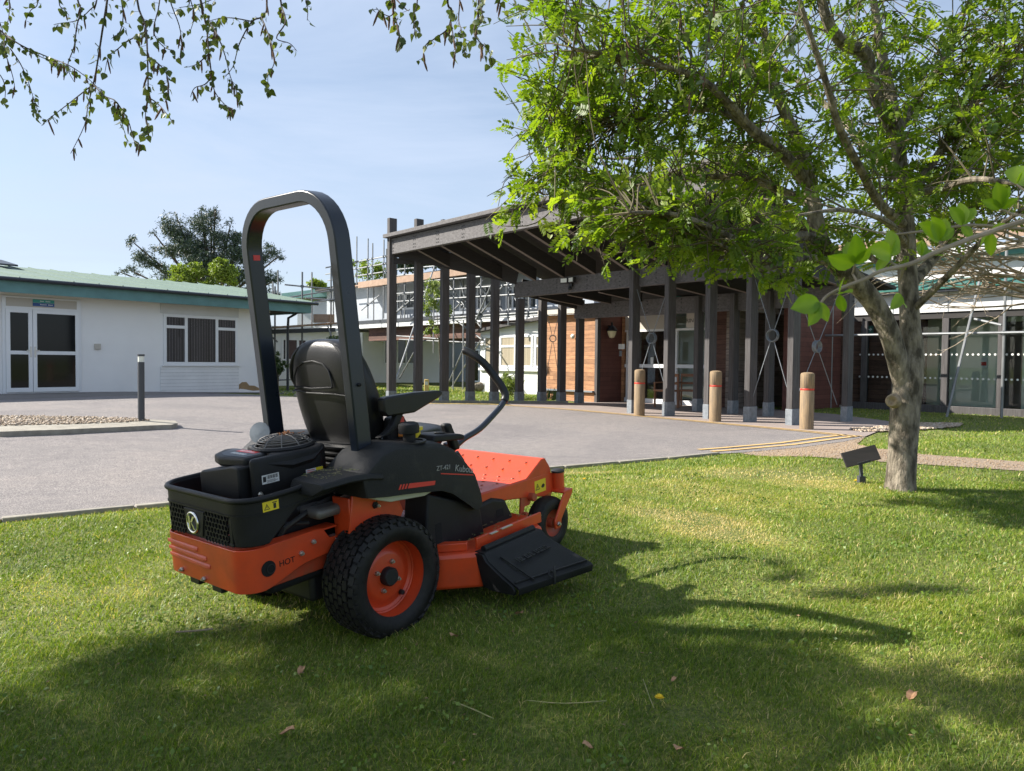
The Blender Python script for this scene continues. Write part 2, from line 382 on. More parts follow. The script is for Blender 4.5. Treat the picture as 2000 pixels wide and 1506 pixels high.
def asphalt(m):
    t = m.node_tree; K = t.links.new; b = t.nodes['Principled BSDF']; tcn = t.nodes.new('ShaderNodeTexCoord')
    def nz_(sc, d=4, r=.6, dist=0):
        n = t.nodes.new('ShaderNodeTexNoise'); n.inputs['Scale'].default_value = sc; n.inputs['Detail'].default_value = d; n.inputs['Roughness'].default_value = r; n.inputs['Distortion'].default_value = dist; K(tcn.outputs['Object'], n.inputs['Vector']); return n
    def rmp(n, st):
        c = t.nodes.new('ShaderNodeValToRGB'); e = c.color_ramp.elements; e[0].position, e[0].color = st[0][0], (*st[0][1], 1); e[1].position, e[1].color = st[-1][0], (*st[-1][1], 1)
        for p, q in st[1:-1]: x = e.new(p); x.color = (*q, 1)
        K(n.outputs['Fac'], c.inputs['Fac']); return c.outputs[0]
    def mul(a, bb):
        x = t.nodes.new('ShaderNodeMix'); x.data_type = 'RGBA'; x.blend_type = 'MULTIPLY'; x.inputs['Factor'].default_value = 1; K(a, x.inputs['A']); K(bb, x.inputs['B']); return x.outputs['Result']
    fine = rmp(nz_(95, 3, .7), [(.36, (.085, .078, .078)), (.5, (.19, .172, .168)), (.64, (.36, .33, .31))])
    mid = rmp(nz_(7, 6, .7), [(.35, (.86, .86, .87)), (.65, (1.1, 1.09, 1.07))])
    big = rmp(nz_(.45, 5, .65, .8), [(.35, (.84, .84, .86)), (.5, (1, 1, 1)), (.68, (1.12, 1.1, 1.07))])
    c = mul(mul(fine, mid), big); K(c, b.inputs['Base Color'])
asphalt(M['asphalt'])
sheet('road', near+tipn+far+farl, M['asphalt'], .012)
# paving under the canopy and up to the doors
pav = [tip, g2(1705, 848), g2(1735, 836), (7.9, 14.6), (7.6, 17.3), (6.2, 20.2), (5.4, 23.2), (1.5, 23.2), (2.0, 21.2), (-.2, 20.5), far[-1], *far[:0:-1]]
sheet('paving', pav, M['paving'], .016)
apron = [(-13.5, 21.9), (-22, 8.6), (-20.0, 5.6), (-14.0, 12.55), (-10.95, 16.95), (-8.8, 20.45), (-5.7, 24.4), (-7.6, 26.2)]
sheet('paving_strip', apron, M['apron'], .018)
# gravel path running off to the right
path = [tipn[0], g2(1507, 893), g2(1630, 897), g2(1716, 903), g2(2000, 922), (9.5, 8.3), (30, 6), (30, 7.6), (9.8, 9.9), g2(2000, 904), g2(1798, 889), g2(1716, 878), g2(1673, 868), tip, tipn[2], tipn[1]]
sheet('gravel_path', path, M['gravel_path'], .008, grid=.3)
bed = [g2(1655, 841), g2(1680, 846), g2(1740, 845), g2(1800, 842), g2(1870, 836), g2(1880, 830), g2(1800, 829), g2(1735, 834), g2(1700, 838)]
# yellow lines, the kerbs
def stripe(name, line, w, m, dz, d0=0):
    a = off(line, d0); b = off(line, d0+w); sheet(name, a+b[::-1], m, dz, grid=1.0)
dense = far[1:]
stripe('yellow_line', [tip]+dense+[(-.6, 20.15), (-2.4, 20.1)], .07, M['yellow_line'], .022, .05)
stripe('yellow_line', [tip]+dense+[(-.6, 20.15), (-2.4, 20.1)], .07, M['yellow_line'], .022, .22)
ny = [g2(1400, 886.5), g2(1446, 883), g2(1561, 872), g2(1640, 861), tip]
stripe('yellow_line', ny, .08, M['yellow_line'], .022, .05)
stripe('yellow_line', ny, .08, M['yellow_line'], .022, .28)
def kerb(name, line, w, h, d0, label, seg=.9):
    """edging laid as separate kerb stones in one run"""
    mbk = MB(); pts = [Vector(p) for p in off(line, d0)]; 
    for a, b in zip(pts, pts[1:]):
        n = max(1, round((b-a).length/seg)); d = (b-a)/n
        for i in range(n):
            p = a+d*i; q = a+d*(i+1)-d.normalized()*.012; t = d.normalized(); s = Vector((-t.y, t.x))*w
            z = H(p.x, p.y)+.012; z2 = H(q.x, q.y)+.012
            vs = [(p.x, p.y, z-.06), (q.x, q.y, z2-.06), ((q+s).x, (q+s).y, z2-.06), ((p+s).x, (p+s).y, z-.06), (p.x, p.y, z+h), (q.x, q.y, z2+h), ((q+s).x, (q+s).y, z2+h), ((p+s).x, (p+s).y, z+h)]
            mbk.add(vs, [(0, 3, 2, 1), (4, 5, 6, 7), (0, 1, 5, 4), (1, 2, 6, 5), (2, 3, 7, 6), (3, 0, 4, 7)])
    o = mbk.build(name, M['kerb'], bevel=.006, seg=1); tag(o, kind='structure'); return o
kerb('kerb', near, .06, .022, -.06, '')
kerb('kerb', [(1.6, 20.95), (-3.4, 20.42), (-6.2, 20.95)], .12, .06, -.1, '')
# pebble island at the left with its kerb
isl_f = [(-16, 10.1), (-11, 9.95), g2(0, 856), g2(120, 851), g2(240, 845), g2(300, 841.5), g2(335, 840), g2(347, 836.5), g2(342, 832), g2(300, 829.5)]
isl_b = [g2(230, 826), g2(120, 824), g2(0, 823), (-11.5, 12.2), (-17, 12.6)]
o = sheet('kerb', isl_f+isl_b, M['kerb'], .08, grid=.8, thick=.13)
M['pebble'] = leafmat('rounded pebbles', [(.34, .25, .16), (.50, .43, .35), (.22, .16, .11), (.44, .35, .25)], trans=0, rough=.8)
def pebbles(name, inside, x0, x1, y0, y1, n, smin, smax, dz, cat=None, parent=None):
    base = np.array([(1, 0, 0), (-1, 0, 0), (0, 1, 0), (0, -1, 0), (0, 0, 1), (0, 0, -1)], float)
    tri = [(0, 2, 4), (2, 1, 4), (1, 3, 4), (3, 0, 4), (2, 0, 5), (1, 2, 5), (3, 1, 5), (0, 3, 5)]
    # one level of subdivision to round them off
    vs = [tuple(v) for v in base]; fs = []; cache = {}
    def midp(a, b):
        k = (min(a, b), max(a, b))
        if k not in cache:
            q = (np.array(vs[a])+np.array(vs[b])); q /= np.linalg.norm(q); vs.append(tuple(q)); cache[k] = len(vs)-1
        return cache[k]
    for a, b, c in tri:
        x, y, z = midp(a, b), midp(b, c), midp(c, a); fs += [(a, x, z), (x, b, y), (z, y, c), (x, y, z)]
    B = np.array(vs); T = np.array(fs); Vs = []; Fs = []; At = []; k = 0
    while k < n:
        x = rng.uniform(x0, x1); y = rng.uniform(y0, y1)
        if not inside(x, y): continue
        s = rng.uniform(smin, smax); sc = np.array([s, s*rng.uniform(.6, .9), s*rng.uniform(.4, .6)]); a = rng.uniform(0, 6.28)
        q = B*sc; q = np.c_[q[:, 0]*math.cos(a)-q[:, 1]*math.sin(a), q[:, 0]*math.sin(a)+q[:, 1]*math.cos(a), q[:, 2]+rng.uniform(-.1, .1)*q[:, 0]]
        Vs.append(q+np.array([x, y, H(x, y)+dz+s*rng.uniform(0, .7)])); Fs.append(T+k*len(B)); At.append(np.full(len(B), rng.uniform(0, 1))); k += 1
    V_ = np.concatenate(Vs); F_ = np.concatenate(Fs)
    return tag(bigmesh(name, V_, np.full(len(F_), 3), F_.ravel(), M['pebble'], parent, np.concatenate(At), smooth=True), kind='stuff')
def inpoly(poly):
    def f(x, y):
        c = False; n = len(poly); j = n-1
        for i in range(n):
            xi, yi = poly[i][:2]; xj, yj = poly[j][:2]
            if (yi > y) != (yj > y) and x < (xj-xi)*(y-yi)/(yj-yi)+xi: c = not c
            j = i
        return c
    return f
ipb = inpoly([(-10.5, 10.2), g2(0, 844), g2(120, 841), g2(240, 836), g2(292, 832), g2(270, 828), g2(150, 825), g2(0, 824), (-11, 12.0)])
pebbles('pebbles', ipb, -11, -4.5, 9.3, 12.2, 5200, .012, .026, .083)
pebbles('pebbles', inpoly(bed), 5, 12, 10, 16, 2600, .014, .034, .02)
pin = inpoly(path)
_pm = M['pebble']; M['pebble'] = leafmat('fine gravel', [(.36, .26, .17), (.26, .18, .11), (.46, .36, .25)], trans=0, rough=.9)
pebbles('gravel', pin, 2.5, 9, 7.0, 12, 6000, .004, .010, .008)
M['pebble'] = _pm

# ============================================================ LOW OFFICE BUILDING AT THE LEFT
def wallframe(o, d):
    """frame with local X along the wall, local -Y out of it; returns (rz, W) where W(px, py) gives (u, z) on the wall"""
    d = Vector((d[0], d[1], 0)).normalized(); o = Vector((o[0], o[1], 0)); nn = Vector((d.y, -d.x, 0)); rz = math.atan2(d.y, d.x)
    def W(px, py, out=0):
        r = ray(px, py); t = ((o+nn*out-CAM).dot(nn))/r.dot(nn); p = CAM+r*t
        return ((p-o).dot(d), p.z)
    return rz, W
def window(parent, u0, u1, z0, z1, cols, fw=.06, out=.03, glassm=None, name='window', rows=None, blind=None):
    """framed window standing on the wall face y=0; cols = inner mullion positions 0..1, rows: per column transom heights"""
    fr = MB(); fr.box(u0, u1, -out, .02, z0, z0+fw); fr.box(u0, u1, -out, .02, z1-fw, z1)
    xsn = [u0]+[u0+(u1-u0)*c for c in cols]+[u1]
    for i, x in enumerate(xsn):
        w = fw if 0 < i < len(xsn)-1 else fw
        a = x if i == 0 else (x-w if i == len(xsn)-1 else x-w/2)
        fr.box(a, a+w, -out-.003, .018, z0+fw*.5, z1-fw*.5)
    for i in range(len(xsn)-1):
        if rows and rows[i]:
            for r in rows[i]:
                z = z0+(z1-z0)*r; fr.box(xsn[i]+fw*.4, xsn[i+1]-fw*.4, -out-.006, .016, z-fw/2, z+fw/2)
    f = fr.build(name, M['upvc'], parent, bevel=.004, seg=1)
    g = MB().box(u0+.01, u1-.01, -.004, .0, z0+.01, z1-.01).build('pane', glassm or M['darkglass'], f)
    if blind:
        MB().box(u0+.03, u1-.03, -.009, -.005, z0+.03, z1-.03).build('blind', blind, f)
    return f
L0 = (-12.2, 19.6); LD = (.629, .777)
rzL, W = wallframe(L0, LD)
lb = thing('office_building', 'low white office with pale green metal roof and blue green fascia', 'building', (*L0, 0), rzL)
uE = W(527, 700)[0]
wl = MB(); wl.box(-9, uE, .0, 9, -.2, 2.95)
wl.build('wall', M['render'], lb)
FO = .52                                     # fascia stands this far out of the wall
fu1 = W(608, 600, FO)[0]
MB().box(-10, fu1, -FO, -FO+.04, 2.76, 3.1).box(fu1-.04, fu1-.001, -FO+.041, 8.6, 2.76, 3.1).build('fascia', M['teal'], lb)
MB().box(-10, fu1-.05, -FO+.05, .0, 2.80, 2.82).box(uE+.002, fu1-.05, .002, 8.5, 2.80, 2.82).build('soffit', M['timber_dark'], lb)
rf = MB(); t_ = .05
rf.add([(-10, -FO-.1, 3.13), (fu1+.12, -FO-.1, 3.13), (fu1+.12, 4.6, 3.95), (-10, 4.6, 3.95), (-10, 9.2, 3.2), (fu1+.12, 9.2, 3.2),
        (-10, -FO-.1, 3.10), (fu1+.12, -FO-.1, 3.10), (fu1+.12, 9.2, 3.1), (-10, 9.2, 3.1)],
       [(0, 1, 2, 3), (3, 2, 5, 4), (6, 7, 1, 0), (7, 8, 5, 2, 1), (9, 8, 7, 6), (4, 5, 8, 9), (0, 3, 4, 9, 6)])
rfo = rf.build('roof', M['green_roof'], lb)
sm_ = MB(); u = -9.6
while u < fu1:
    sm_.bar((u, -FO-.09, 3.145), (u, 4.6, 3.965), .025, .03); u += .62
sm_.build('standing_seam', M['green_roof'], rfo)
MB().tube([(-10, -FO-.1, 3.10), (fu1+.2, -FO-.1, 3.08)], .05, 8).build('gutter', M['gutter'], lb, smooth=True)
sp = MB(); sp.add([(-6.4, 3.1, 3.80), (.2, 3.1, 3.80), (.2, 4.5, 4.06), (-6.4, 4.5, 4.06), (-6.4, 3.1, 3.85), (.2, 3.1, 3.85), (.2, 4.5, 4.11), (-6.4, 4.5, 4.11)], [(0, 3, 2, 1), (4, 5, 6, 7), (0, 1, 5, 4), (1, 2, 6, 5), (2, 3, 7, 6), (3, 0, 4, 7)])
sp.build('solar_panel', M['gutter'], lb)
dp = MB(); dp.tube([(fu1-.25, -.25, 2.85), (fu1-.27, .05, 2.72), (fu1-.35, .3, 2.6), (fu1-.36, .32, 2.2), (fu1-.36, .32, .0)], .045, 8); dp.build('downpipe', M['gutter'], lb, smooth=True)
# double doors with side frame
d0 = W(8, 690)[0]; d1 = W(154, 690)[0]; dm = W(62, 690)[0]; zt = W(62, 605)[1]; zb = W(62, 767)[1]
MB().box(d0-.05, d1+.05, -.05, .0, zb-.02, W(80, 585)[1]+.05).build('door_surround', M['upvc'], lb, bevel=.004, seg=1)
hp = MB().box(W(10, 590)[0], W(148, 590)[0], -.062, -.051, W(80, 601)[1], W(80, 585)[1]).build('header_panel', M['sign_cream'], lb, bevel=.003, seg=1)
def door(a, b, name, hx):
    dr = thing(name, None, None); dr.parent = lb; del_ = dr
    z0 = zb+.02; z1 = zt; s = .095; zm = W(62, 689)[1]
    f = MB(); f.box(a, b, -.09, -.052, z0, z0+s*1.2); f.box(a, b, -.09, -.052, z1-s, z1); f.box(a, a+s, -.091, -.053, z0+s, z1-s*.9); f.box(b-s, b, -.091, -.053, z0+s, z1-s*.9); f.box(a+s*.9, b-s*.9, -.089, -.054, zm-s/2, zm+s/2)
    f.build('door_frame', M['upvc'], dr, bevel=.004, seg=1)
    MB().box(a+s*.8, b-s*.8, -.075, -.07, z0+s, z1-s*.8).build('pane', M['darkglass'], dr)
    h = MB(); h.box(hx-.02, hx+.02, -.1, -.092, zm-.12, zm+.16); h.bar((hx, -.115, zm+.06), (hx+(.1 if hx > (a+b)/2-9 and hx < (a+b)/2 else -.1), -.115, zm+.06), .02, .02); h.bar((hx, -.117, zm+.06), (hx, -.09, zm+.06), .018, .018)
    h.build('door_handle', M['steel'], dr)
door(d0+.02, dm-.005, 'door', dm-.05); door(dm+.005, d1-.02, 'door', dm+.05)
s0 = W(62, 590)[0]; s1 = W(104, 590)[0]; sz0 = W(84, 599)[1]; sz1 = W(84, 586)[1]; szm = (sz0+sz1)/2
sg = thing('door_sign', None, None); sg.parent = lb
MB().box(s0, s1, -.075, -.064, szm+.003, sz1).build('sign_strip', M['signgreen'], sg); MB().box(s0, s1, -.075, -.064, sz0, szm-.003).build('sign_strip', M['signblue'], sg)
wbar = MB()                                   # two lines of small white words, too small to read in the photograph
for (za, ws) in (((szm+sz1)/2, (.10, .11)), ((szm+sz0)/2, (.16, .13))):
    x = s0+.17
    for w_ in ws:
        for k in range(int(w_/.022)): wbar.box(x+k*.022, x+k*.022+.014, -.0775, -.0755, za-.012, za+.012+(.008 if k == 0 else 0))
        x += w_+.03
wbar.build('lettering', M['paper'], sg)
# window group and the boarded panel below it
w0, zs = W(319, 713); w1 = W(464, 713)[0]; zt_ = W(390, 616.5)[1]; zs = W(390, 713)[1]
c1 = (W(363, 660)[0]-w0)/(w1-w0); c2 = (W(423, 660)[0]-w0)/(w1-w0)
window(lb, w0, w1, zs, zt_, [c1, c2], fw=.09, rows=[[.75], None, [.75]], blind=M['blind'])
MB().box(w0-.05, w1+.05, -.07, .0, zs-.04, zs-.002).build('window_sill', M['upvc'], lb, bevel=.004, seg=1)
MB().box(W(313, 700)[0], W(465.5, 700)[0], -.03, .0, -.1, zs-.045).build('weatherboarding', M['whiteboard'], lb)
MB().box(W(313, 610)[0], W(465.5, 610)[0], -.025, .0, zt_+.004, 2.79).build('head_panel', M['white'], lb)
st = MB(); ctr = W(489, 758)
pts = [(-.62, -.12), (-.50, .12), (-.34, .26), (-.16, .27), (-.05, .12), (.16, .10), (.34, .0), (.5, .06), (.55, -.1), (.1, -.12), (-.2, -.05), (-.4, -.02)]
st.prism([(ctr[0]+a*.9, ctr[1]+b*.75) for a, b in pts], -.004, 0, 1); st.build('bare_patch', M['stain'], lb)
bx, bz = W(190, 677); MB().box(bx-.08, bx+.08, -.05, 0, bz-.08, bz+.08).build('junction_box', M['sign_cream'], lb, bevel=.01)
# ============================================================ LAMP BOLLARD ON THE ISLAND
p = G(276, 821, .09); hb = (p-CAM).length
lbz = H(p.x, p.y)+.08
bl = thing('lamp_bollard', 'slim dark grey lamp bollard on the pebble island', 'lamp bollard', (p.x, p.y, lbz))
dpt = (p-CAM).dot(fwd); topz = P(276, 692, dpt).z-lbz; rr = 6.2/F*dpt
MB().lathe([(rr, 0), (rr, topz-.12)], 20).build('column', M['graphite'], bl, smooth=True)
MB().lathe([(rr*.9, topz-.119), (rr*.9, topz-.03)], 20).build('lens', M['lens'], bl, smooth=True)
MB().lathe([(rr*1.08, topz-.029), (rr*1.08, topz)], 20).build('cap', M['graphite'], bl, smooth=True)

# ============================================================ TIMBER CANOPY
E2 = Vector((.657, -.754, 0)); N2 = Vector((.754, .657, 0))       # along the beams, and towards the building
def TS(T, S, z=0): p = E2*T+N2*S; return Vector((p.x, p.y, z))
cn = thing('entrance_canopy', 'large grey timber canopy on tall posts over the entrance', 'canopy')
def post(p, w, d, top, name='post', dirv=N2):
    """w across E2, d along N2"""
    o = MB(); a = Vector((p.x, p.y, .30)); b = Vector((p.x, p.y, top)); o.bar(a, b, d, w, upv=E2); po = o.build(name, M['timber'], cn, bevel=.006, seg=1)
    s = MB(); s.bar((p.x, p.y, .0), (p.x, p.y, .32), d+.02, w+.02, upv=E2); s.build('post_shoe', M['galv'], po, bevel=.004, seg=1)
    return po
# beams
def beam(T0, T1, S, z0, z1, th=.14, name='beam'):
    return MB().bar(TS(T0, S, (z0+z1)/2), TS(T1, S, (z0+z1)/2), th, z1-z0).build(name, M['timber_beam'], cn, bevel=.008, seg=1)
TL1, TL2, TL3, TR = -17.75, -15.2, -14.66, -6.9
b1 = beam(TL1, TR, 11.0, 4.10, 4.53, name='front_beam')
MB().bar(TS(TL1-.12, 10.92, 4.60), TS(TR+.1, 10.92, 4.60), .30, .10).build('capping', M['timber_beam'], b1, bevel=.008, seg=1)
b2 = beam(TL2-.1, TR, 13.45, 2.93, 3.34); b3 = beam(TL3-.1, TR, 15.25, 2.41, 2.82)
# bolts
def bolts(b, Ts, S, zs_, r=.014):
    m_ = MB().lathe([(r, 0), (r, .012)], 6).build('bolt', M['black'], b)
    for T in Ts:
        for z in zs_:
            for dT in (0,):
                p = TS(T, S-.07, z); Mx = Matrix.Translation(p) @ (-N2).to_track_quat('Z', 'Y').to_matrix().to_4x4(); sharecopy(m_, 'bolt', b, Mx)
bolts(b1, [TL1+.12+1.06*k+d for k in range(11) for d in (0, .07)], 11.0, (4.18, 4.26, 4.37, 4.45))
bolts(b2, [TL2+.5+1.06*k for k in range(8)], 13.45, (2.99, 3.08, 3.2, 3.28)); bolts(b3, [TL3+.4+1.06*k for k in range(8)], 15.25, (2.47, 2.56, 2.68, 2.76))
# rafters in two bays
for k in range(11):
    T = TL1+.12+1.06*k
    if T > TR: break
    # the left-hand skew: rafters start where the side row cuts them
    s0_ = 11.07; 
    if T < TL2:
        s1_ = 11+(T-TL1)/(TL2-TL1)*2.45
        if s1_-s0_ < .2: continue
    else: s1_ = 13.38
    f = (s1_-11.07)/(13.38-11.07)
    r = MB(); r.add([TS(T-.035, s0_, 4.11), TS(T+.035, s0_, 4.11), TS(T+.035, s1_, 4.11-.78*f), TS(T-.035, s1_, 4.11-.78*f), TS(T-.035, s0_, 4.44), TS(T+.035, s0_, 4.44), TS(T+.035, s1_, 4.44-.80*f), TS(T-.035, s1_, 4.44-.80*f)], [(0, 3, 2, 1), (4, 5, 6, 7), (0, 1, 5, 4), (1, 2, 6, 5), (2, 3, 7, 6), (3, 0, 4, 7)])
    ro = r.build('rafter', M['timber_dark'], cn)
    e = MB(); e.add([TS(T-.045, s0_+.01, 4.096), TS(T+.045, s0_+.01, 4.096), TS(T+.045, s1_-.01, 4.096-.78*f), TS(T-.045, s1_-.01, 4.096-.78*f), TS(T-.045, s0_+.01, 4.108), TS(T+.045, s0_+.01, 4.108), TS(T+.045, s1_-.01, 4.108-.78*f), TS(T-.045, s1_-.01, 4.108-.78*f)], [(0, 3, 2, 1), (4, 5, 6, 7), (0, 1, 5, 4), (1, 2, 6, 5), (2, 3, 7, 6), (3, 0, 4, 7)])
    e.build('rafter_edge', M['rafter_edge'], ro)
    if T > TL3:
        r = MB(); r.bar(TS(T, 13.53, 3.03), TS(T, 15.17, 2.90), .07, .26); ro = r.build('rafter', M['timber_dark'], cn)
        MB().bar(TS(T, 13.55, 2.892), TS(T, 15.16, 2.762), .09, .012).build('rafter_edge', M['rafter_edge'], ro)
for S0, z0, S1, z1, T0, T1 in ((11.05, 4.27, 13.4, 3.5, TL1+.06, TL2+.02), (13.5, 3.22, 15.2, 2.9, TL2+.04, TL3)): MB().bar(TS(T0, S0, z0), TS(T1, S1, z1), .06, .44).build('edge_beam', M['timber_dark'], cn)
# roof deck (three falls) as one slab
dk_ = []
for (T0, S0, z0) in ((TL1, 11.0, 4.545), (TL2, 13.45, 3.70), (TL3, 15.3, 3.06), (TL3+.3, 17.3, 2.86)): dk_.append((T0, S0, z0))
vs = []
for T0, S0, z0 in dk_: vs += [TS(T0, S0, z0), TS(TR+.05, S0, z0), TS(TR+.05, S0, z0+.07), TS(T0, S0, z0+.07)]
n_ = len(dk_); fs = [(i*4+k, i*4+(k+1) % 4, (i+1)*4+(k+1) % 4, (i+1)*4+k) for i in range(n_-1) for k in range(4)] + [(0, 1, 2, 3), ((n_-1)*4+3, (n_-1)*4+2, (n_-1)*4+1, (n_-1)*4)]
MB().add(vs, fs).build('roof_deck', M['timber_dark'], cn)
# the side row of posts at the left with its rail
A_ = Vector((-3.37, 20.6, 0)); B_ = Vector((1.9, 21.1, 0)); ups = [764, 816, 867, 918, 965, 1014, 1058, 1096, 1131]
side = []
for px in ups:
    r = ray(px, 787); n_ = Vector((B_-A_).to_tuple()); nn = Vector((n_.y, -n_.x, 0)); t = ((A_-CAM).dot(nn))/r.dot(nn); q = CAM+r*t; q.z = 0; side.append(q)
for i, q in enumerate(side):
    S_ = q.dot(N2)
    top = 5.1 if i < 3 else (4.55-.36*(S_-11)+.0 if S_ < 13.4 else 2.95)
    if i < 3: q2 = q - N2*.0
    post(q, .13, .24, top)
dr_ = (B_-A_).normalized()
MB().bar(side[0]+Vector((0, 0, 3.93)), side[4]+Vector((0, 0, 3.93))+dr_*.05, .07, .16).build('rail', M['timber_dark'], cn)
# the two rows of posts at the right
front = []
for T in [TL2+4.2, TL2+5.2, TL2+6.25, TL2+7.2, TL2+8.1]:
    q = TS(T, 13.3, 0); front.append(q); post(q, .12, .27, 3.3)
inner = []
for T in [TL3+4.13, TL3+5.1, TL3+6.0, TL3+7.75]:
    q = TS(T, 15.15, 0); inner.append(q); post(q, .12, .24, 2.78)
def brace(a, b, zl, zh, ring=.115, f=.52):
    c = (a+b)/2; zc = zl+(zh-zl)*f; c = Vector((c.x, c.y, zc)); d = (b-a).normalized(); nrm = d.cross(Vector((0, 0, 1)))
    o = MB(); 
    for p, z in ((a, zl), (b, zl), (a, zh), (b, zh)):
        q = Vector((p.x, p.y, z)) ; v = (c-q).normalized(); o.tube([q, c-v*ring], .008, 6)
    ringp = [c+(d*math.cos(t)+Vector((0, 0, 1))*math.sin(t))*ring for t in [2*math.pi*k/20 for k in range(21)]]
    for k in (-1, 1):
        o.tube([x+nrm*.03*k for x in ringp], .012, 6, cap=False)
    o.add([x+nrm*.05*k for k in (-1, 1) for x in ringp[:-1]], [(i, (i+1) % 20, 20+(i+1) % 20, 20+i) for i in range(20)])
    o.build('cross_brace', M['galv'], cn, smooth=True)
brace(front[0], front[1], .35, 3.0); brace(front[3], front[4], .35, 3.0); brace(front[4], Vector((inner[3].x-.2, inner[3].y, 0)), .35, 2.7, f=.5); brace(side[6]+N2*.05, side[7], .25, 2.9, f=.6, ring=.09)
# flood light on the second beam
fp = TS(0, 13.36, 0); r = ray(1117, 552); t = ((fp-CAM).dot(N2))/r.dot(N2); fp = CAM+r*t
fl = thing('flood_light', 'twin head flood light fixed to the second canopy beam', 'light', fp, math.atan2(E2.y, E2.x))
for dx in (-.16, .14):
    h = MB().box(dx-.11, dx+.11, -.13, -.05, -.02, .12, Matrix.Rotation(R(12 if dx < 0 else -12), 4, 'Z')).build('lamp_head', M['black'], fl, bevel=.01)
    MB().box(dx-.09, dx+.09, -.137, -.131, 0, .1, Matrix.Rotation(R(12 if dx < 0 else -12), 4, 'Z')).build('lamp_glass', M['lens'], h)
MB().box(-.05, .05, -.06, 0, -.1, .06).build('mounting', M['black'], fl); MB().lathe([(.0, -.2), (.05, -.18), (.055, -.14), (.03, -.1)], 12, Matrix.Translation((0, -.07, 0))).build('sensor', M['black'], fl, smooth=True)

# ============================================================ TIMBER BOLLARDS
def tbollard(px, py, label):
    q = G(px, py); d = (q-CAM).dot(fwd); r = 13.2/F*d*(101/105) if px > 1300 else .128
    r = .118 if px < 1500 else .120
    hgt = 1.03
    b = thing('timber_bollard', label, 'bollard', (q.x, q.y, H(q.x, q.y)), group='round timber bollards beside the double yellow line')
    MB().lathe([(r, -.05), (r, hgt-.33), (r*.965, hgt-.325), (r*.965, hgt-.285), (r, hgt-.28), (r, hgt-.045), (r*.93, hgt-.02), (r*.6, hgt-.003), (0.001, hgt+.003)], 28).build('post', M['bollard_wood'], b, smooth=True)
    MB().lathe([(r*.972, hgt-.32), (r*.985, hgt-.318), (r*.985, hgt-.29), (r*.972, hgt-.288)], 28, cap=False).build('band', M['red_band'], b, smooth=True)
    return q
tbollard(1248.5, 813.5, 'timber bollard nearest the lantern and entrance doors, farthest from the tree')
tbollard(1396.5, 825, 'timber bollard in the middle of the row of three')
tbollard(1575, 840, 'timber bollard standing nearest the tree and the tip of the yellow lines')
# ============================================================ ENTRANCE BUILDING (timber clad)
def frame_at(T, S):      # frames parallel to the canopy beams
    p = TS(T, S); return wallframe((p.x, p.y), (E2.x, E2.y)), p
eb = thing('entrance_building', 'timber clad entrance building with glazed doors under the canopy', 'building')
def panelTS(name, T0, T1, S, z0, z1, m, th=.1, parent=None):
    """vertical slab in the plane of S, facing the road; own frame so boards run straight"""
    o = MB().box(0, T1-T0, 0, th, z0, z1).build(name, m, parent or eb); o.location = TS(T0, S); o.rotation_euler = (0, 0, math.atan2(E2.y, E2.x)); return o
def panelN(name, T, S0, S1, z0, z1, m, th=.1, parent=None):
    """vertical slab running back from S0 to S1 at T, facing right (+E2)"""
    o = MB().box(0, S1-S0, 0, th, z0, z1).build(name, m, parent or eb); o.location = TS(T, S0); o.rotation_euler = (0, 0, math.atan2(N2.y, N2.x)); return o
def Tat(px, S):
    r = ray(px, 700); t = ((TS(0, S)-CAM).dot(N2))/r.dot(N2); return (CAM+r*t).dot(E2)
def zat(px, py, S):
    r = ray(px, py); t = ((TS(0, S)-CAM).dot(N2))/r.dot(N2); return (CAM+r*t).z
def Sat(px, T):
    r = ray(px, 700); t = ((TS(T, 0)-CAM).dot(E2))/r.dot(E2); return (CAM+r*t).dot(N2)
Tc = Tat(1168, 16.0)
T_l = Tat(1068, 16.0)
panelTS('orange_wall', T_l, Tc-.10, 16.0, -.1, 2.62, M['clad_orange'])
panelTS('corner_board', Tc-.10, Tc, 15.97, -.1, 2.75, M['timber'], th=.13)
MB().bar(TS(T_l-.2, 15.9, 2.70), TS(Tc, 15.9, 2.70), .25, .14).build('eaves_board', M['sign_cream'], eb)
MB().bar(TS(T_l-.1, 15.95, .32), TS(Tc-.12, 15.95, .32), .1, .05).build('drip_board', M['galv'], eb)
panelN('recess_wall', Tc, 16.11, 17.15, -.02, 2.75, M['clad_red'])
MB().bar(TS(Tc+.06, 17.08, -.02), TS(Tc+.06, 17.08, 2.75), .1, .1, upv=N2).build('jamb', M['clad_orange'], eb)
# glazed doors and screen at S=17.15
SD = 17.15
Td0 = Tc+.12; Td1 = Tat(1392, SD); zh = zat(1290, 643, SD); zm_ = zat(1290, 715, SD)
gd = thing('glazed_screen', None, None); gd.parent = eb
def fr(T0, T1, z0, z1, nm='frame', m=None, s=SD-.06, th=.08): return MB().bar(TS((T0+T1)/2, s, z0), TS((T0+T1)/2, s, z1), T1-T0, th, upv=N2).build(nm, m or M['upvc'], gd)
for a in (1229, 1248, 1312, 1324, 1383): T = Tat(a, SD); fr(T-.035, T+.035, .0, zh)
fr(Td0, Tat(1320, SD), zh, 2.75, 'header_panel', M['sign_cream']); fr(Tat(1320, SD)+.001, Td1, 2.6, 2.75, 'header_panel', M['timber_dark']); fr(Td0, Td1, zm_-.05, zm_+.05, s=SD-.065); fr(Td0, Td1, 0, .14, s=SD-.065); fr(Td0, Td1, zh-.06, zh-.001, s=SD-.067)
MB().bar(TS(Td0, SD-.02, 1.3), TS(Td1, SD-.02, 1.3), .01, 2.6).build('pane', M['glass'], gd)
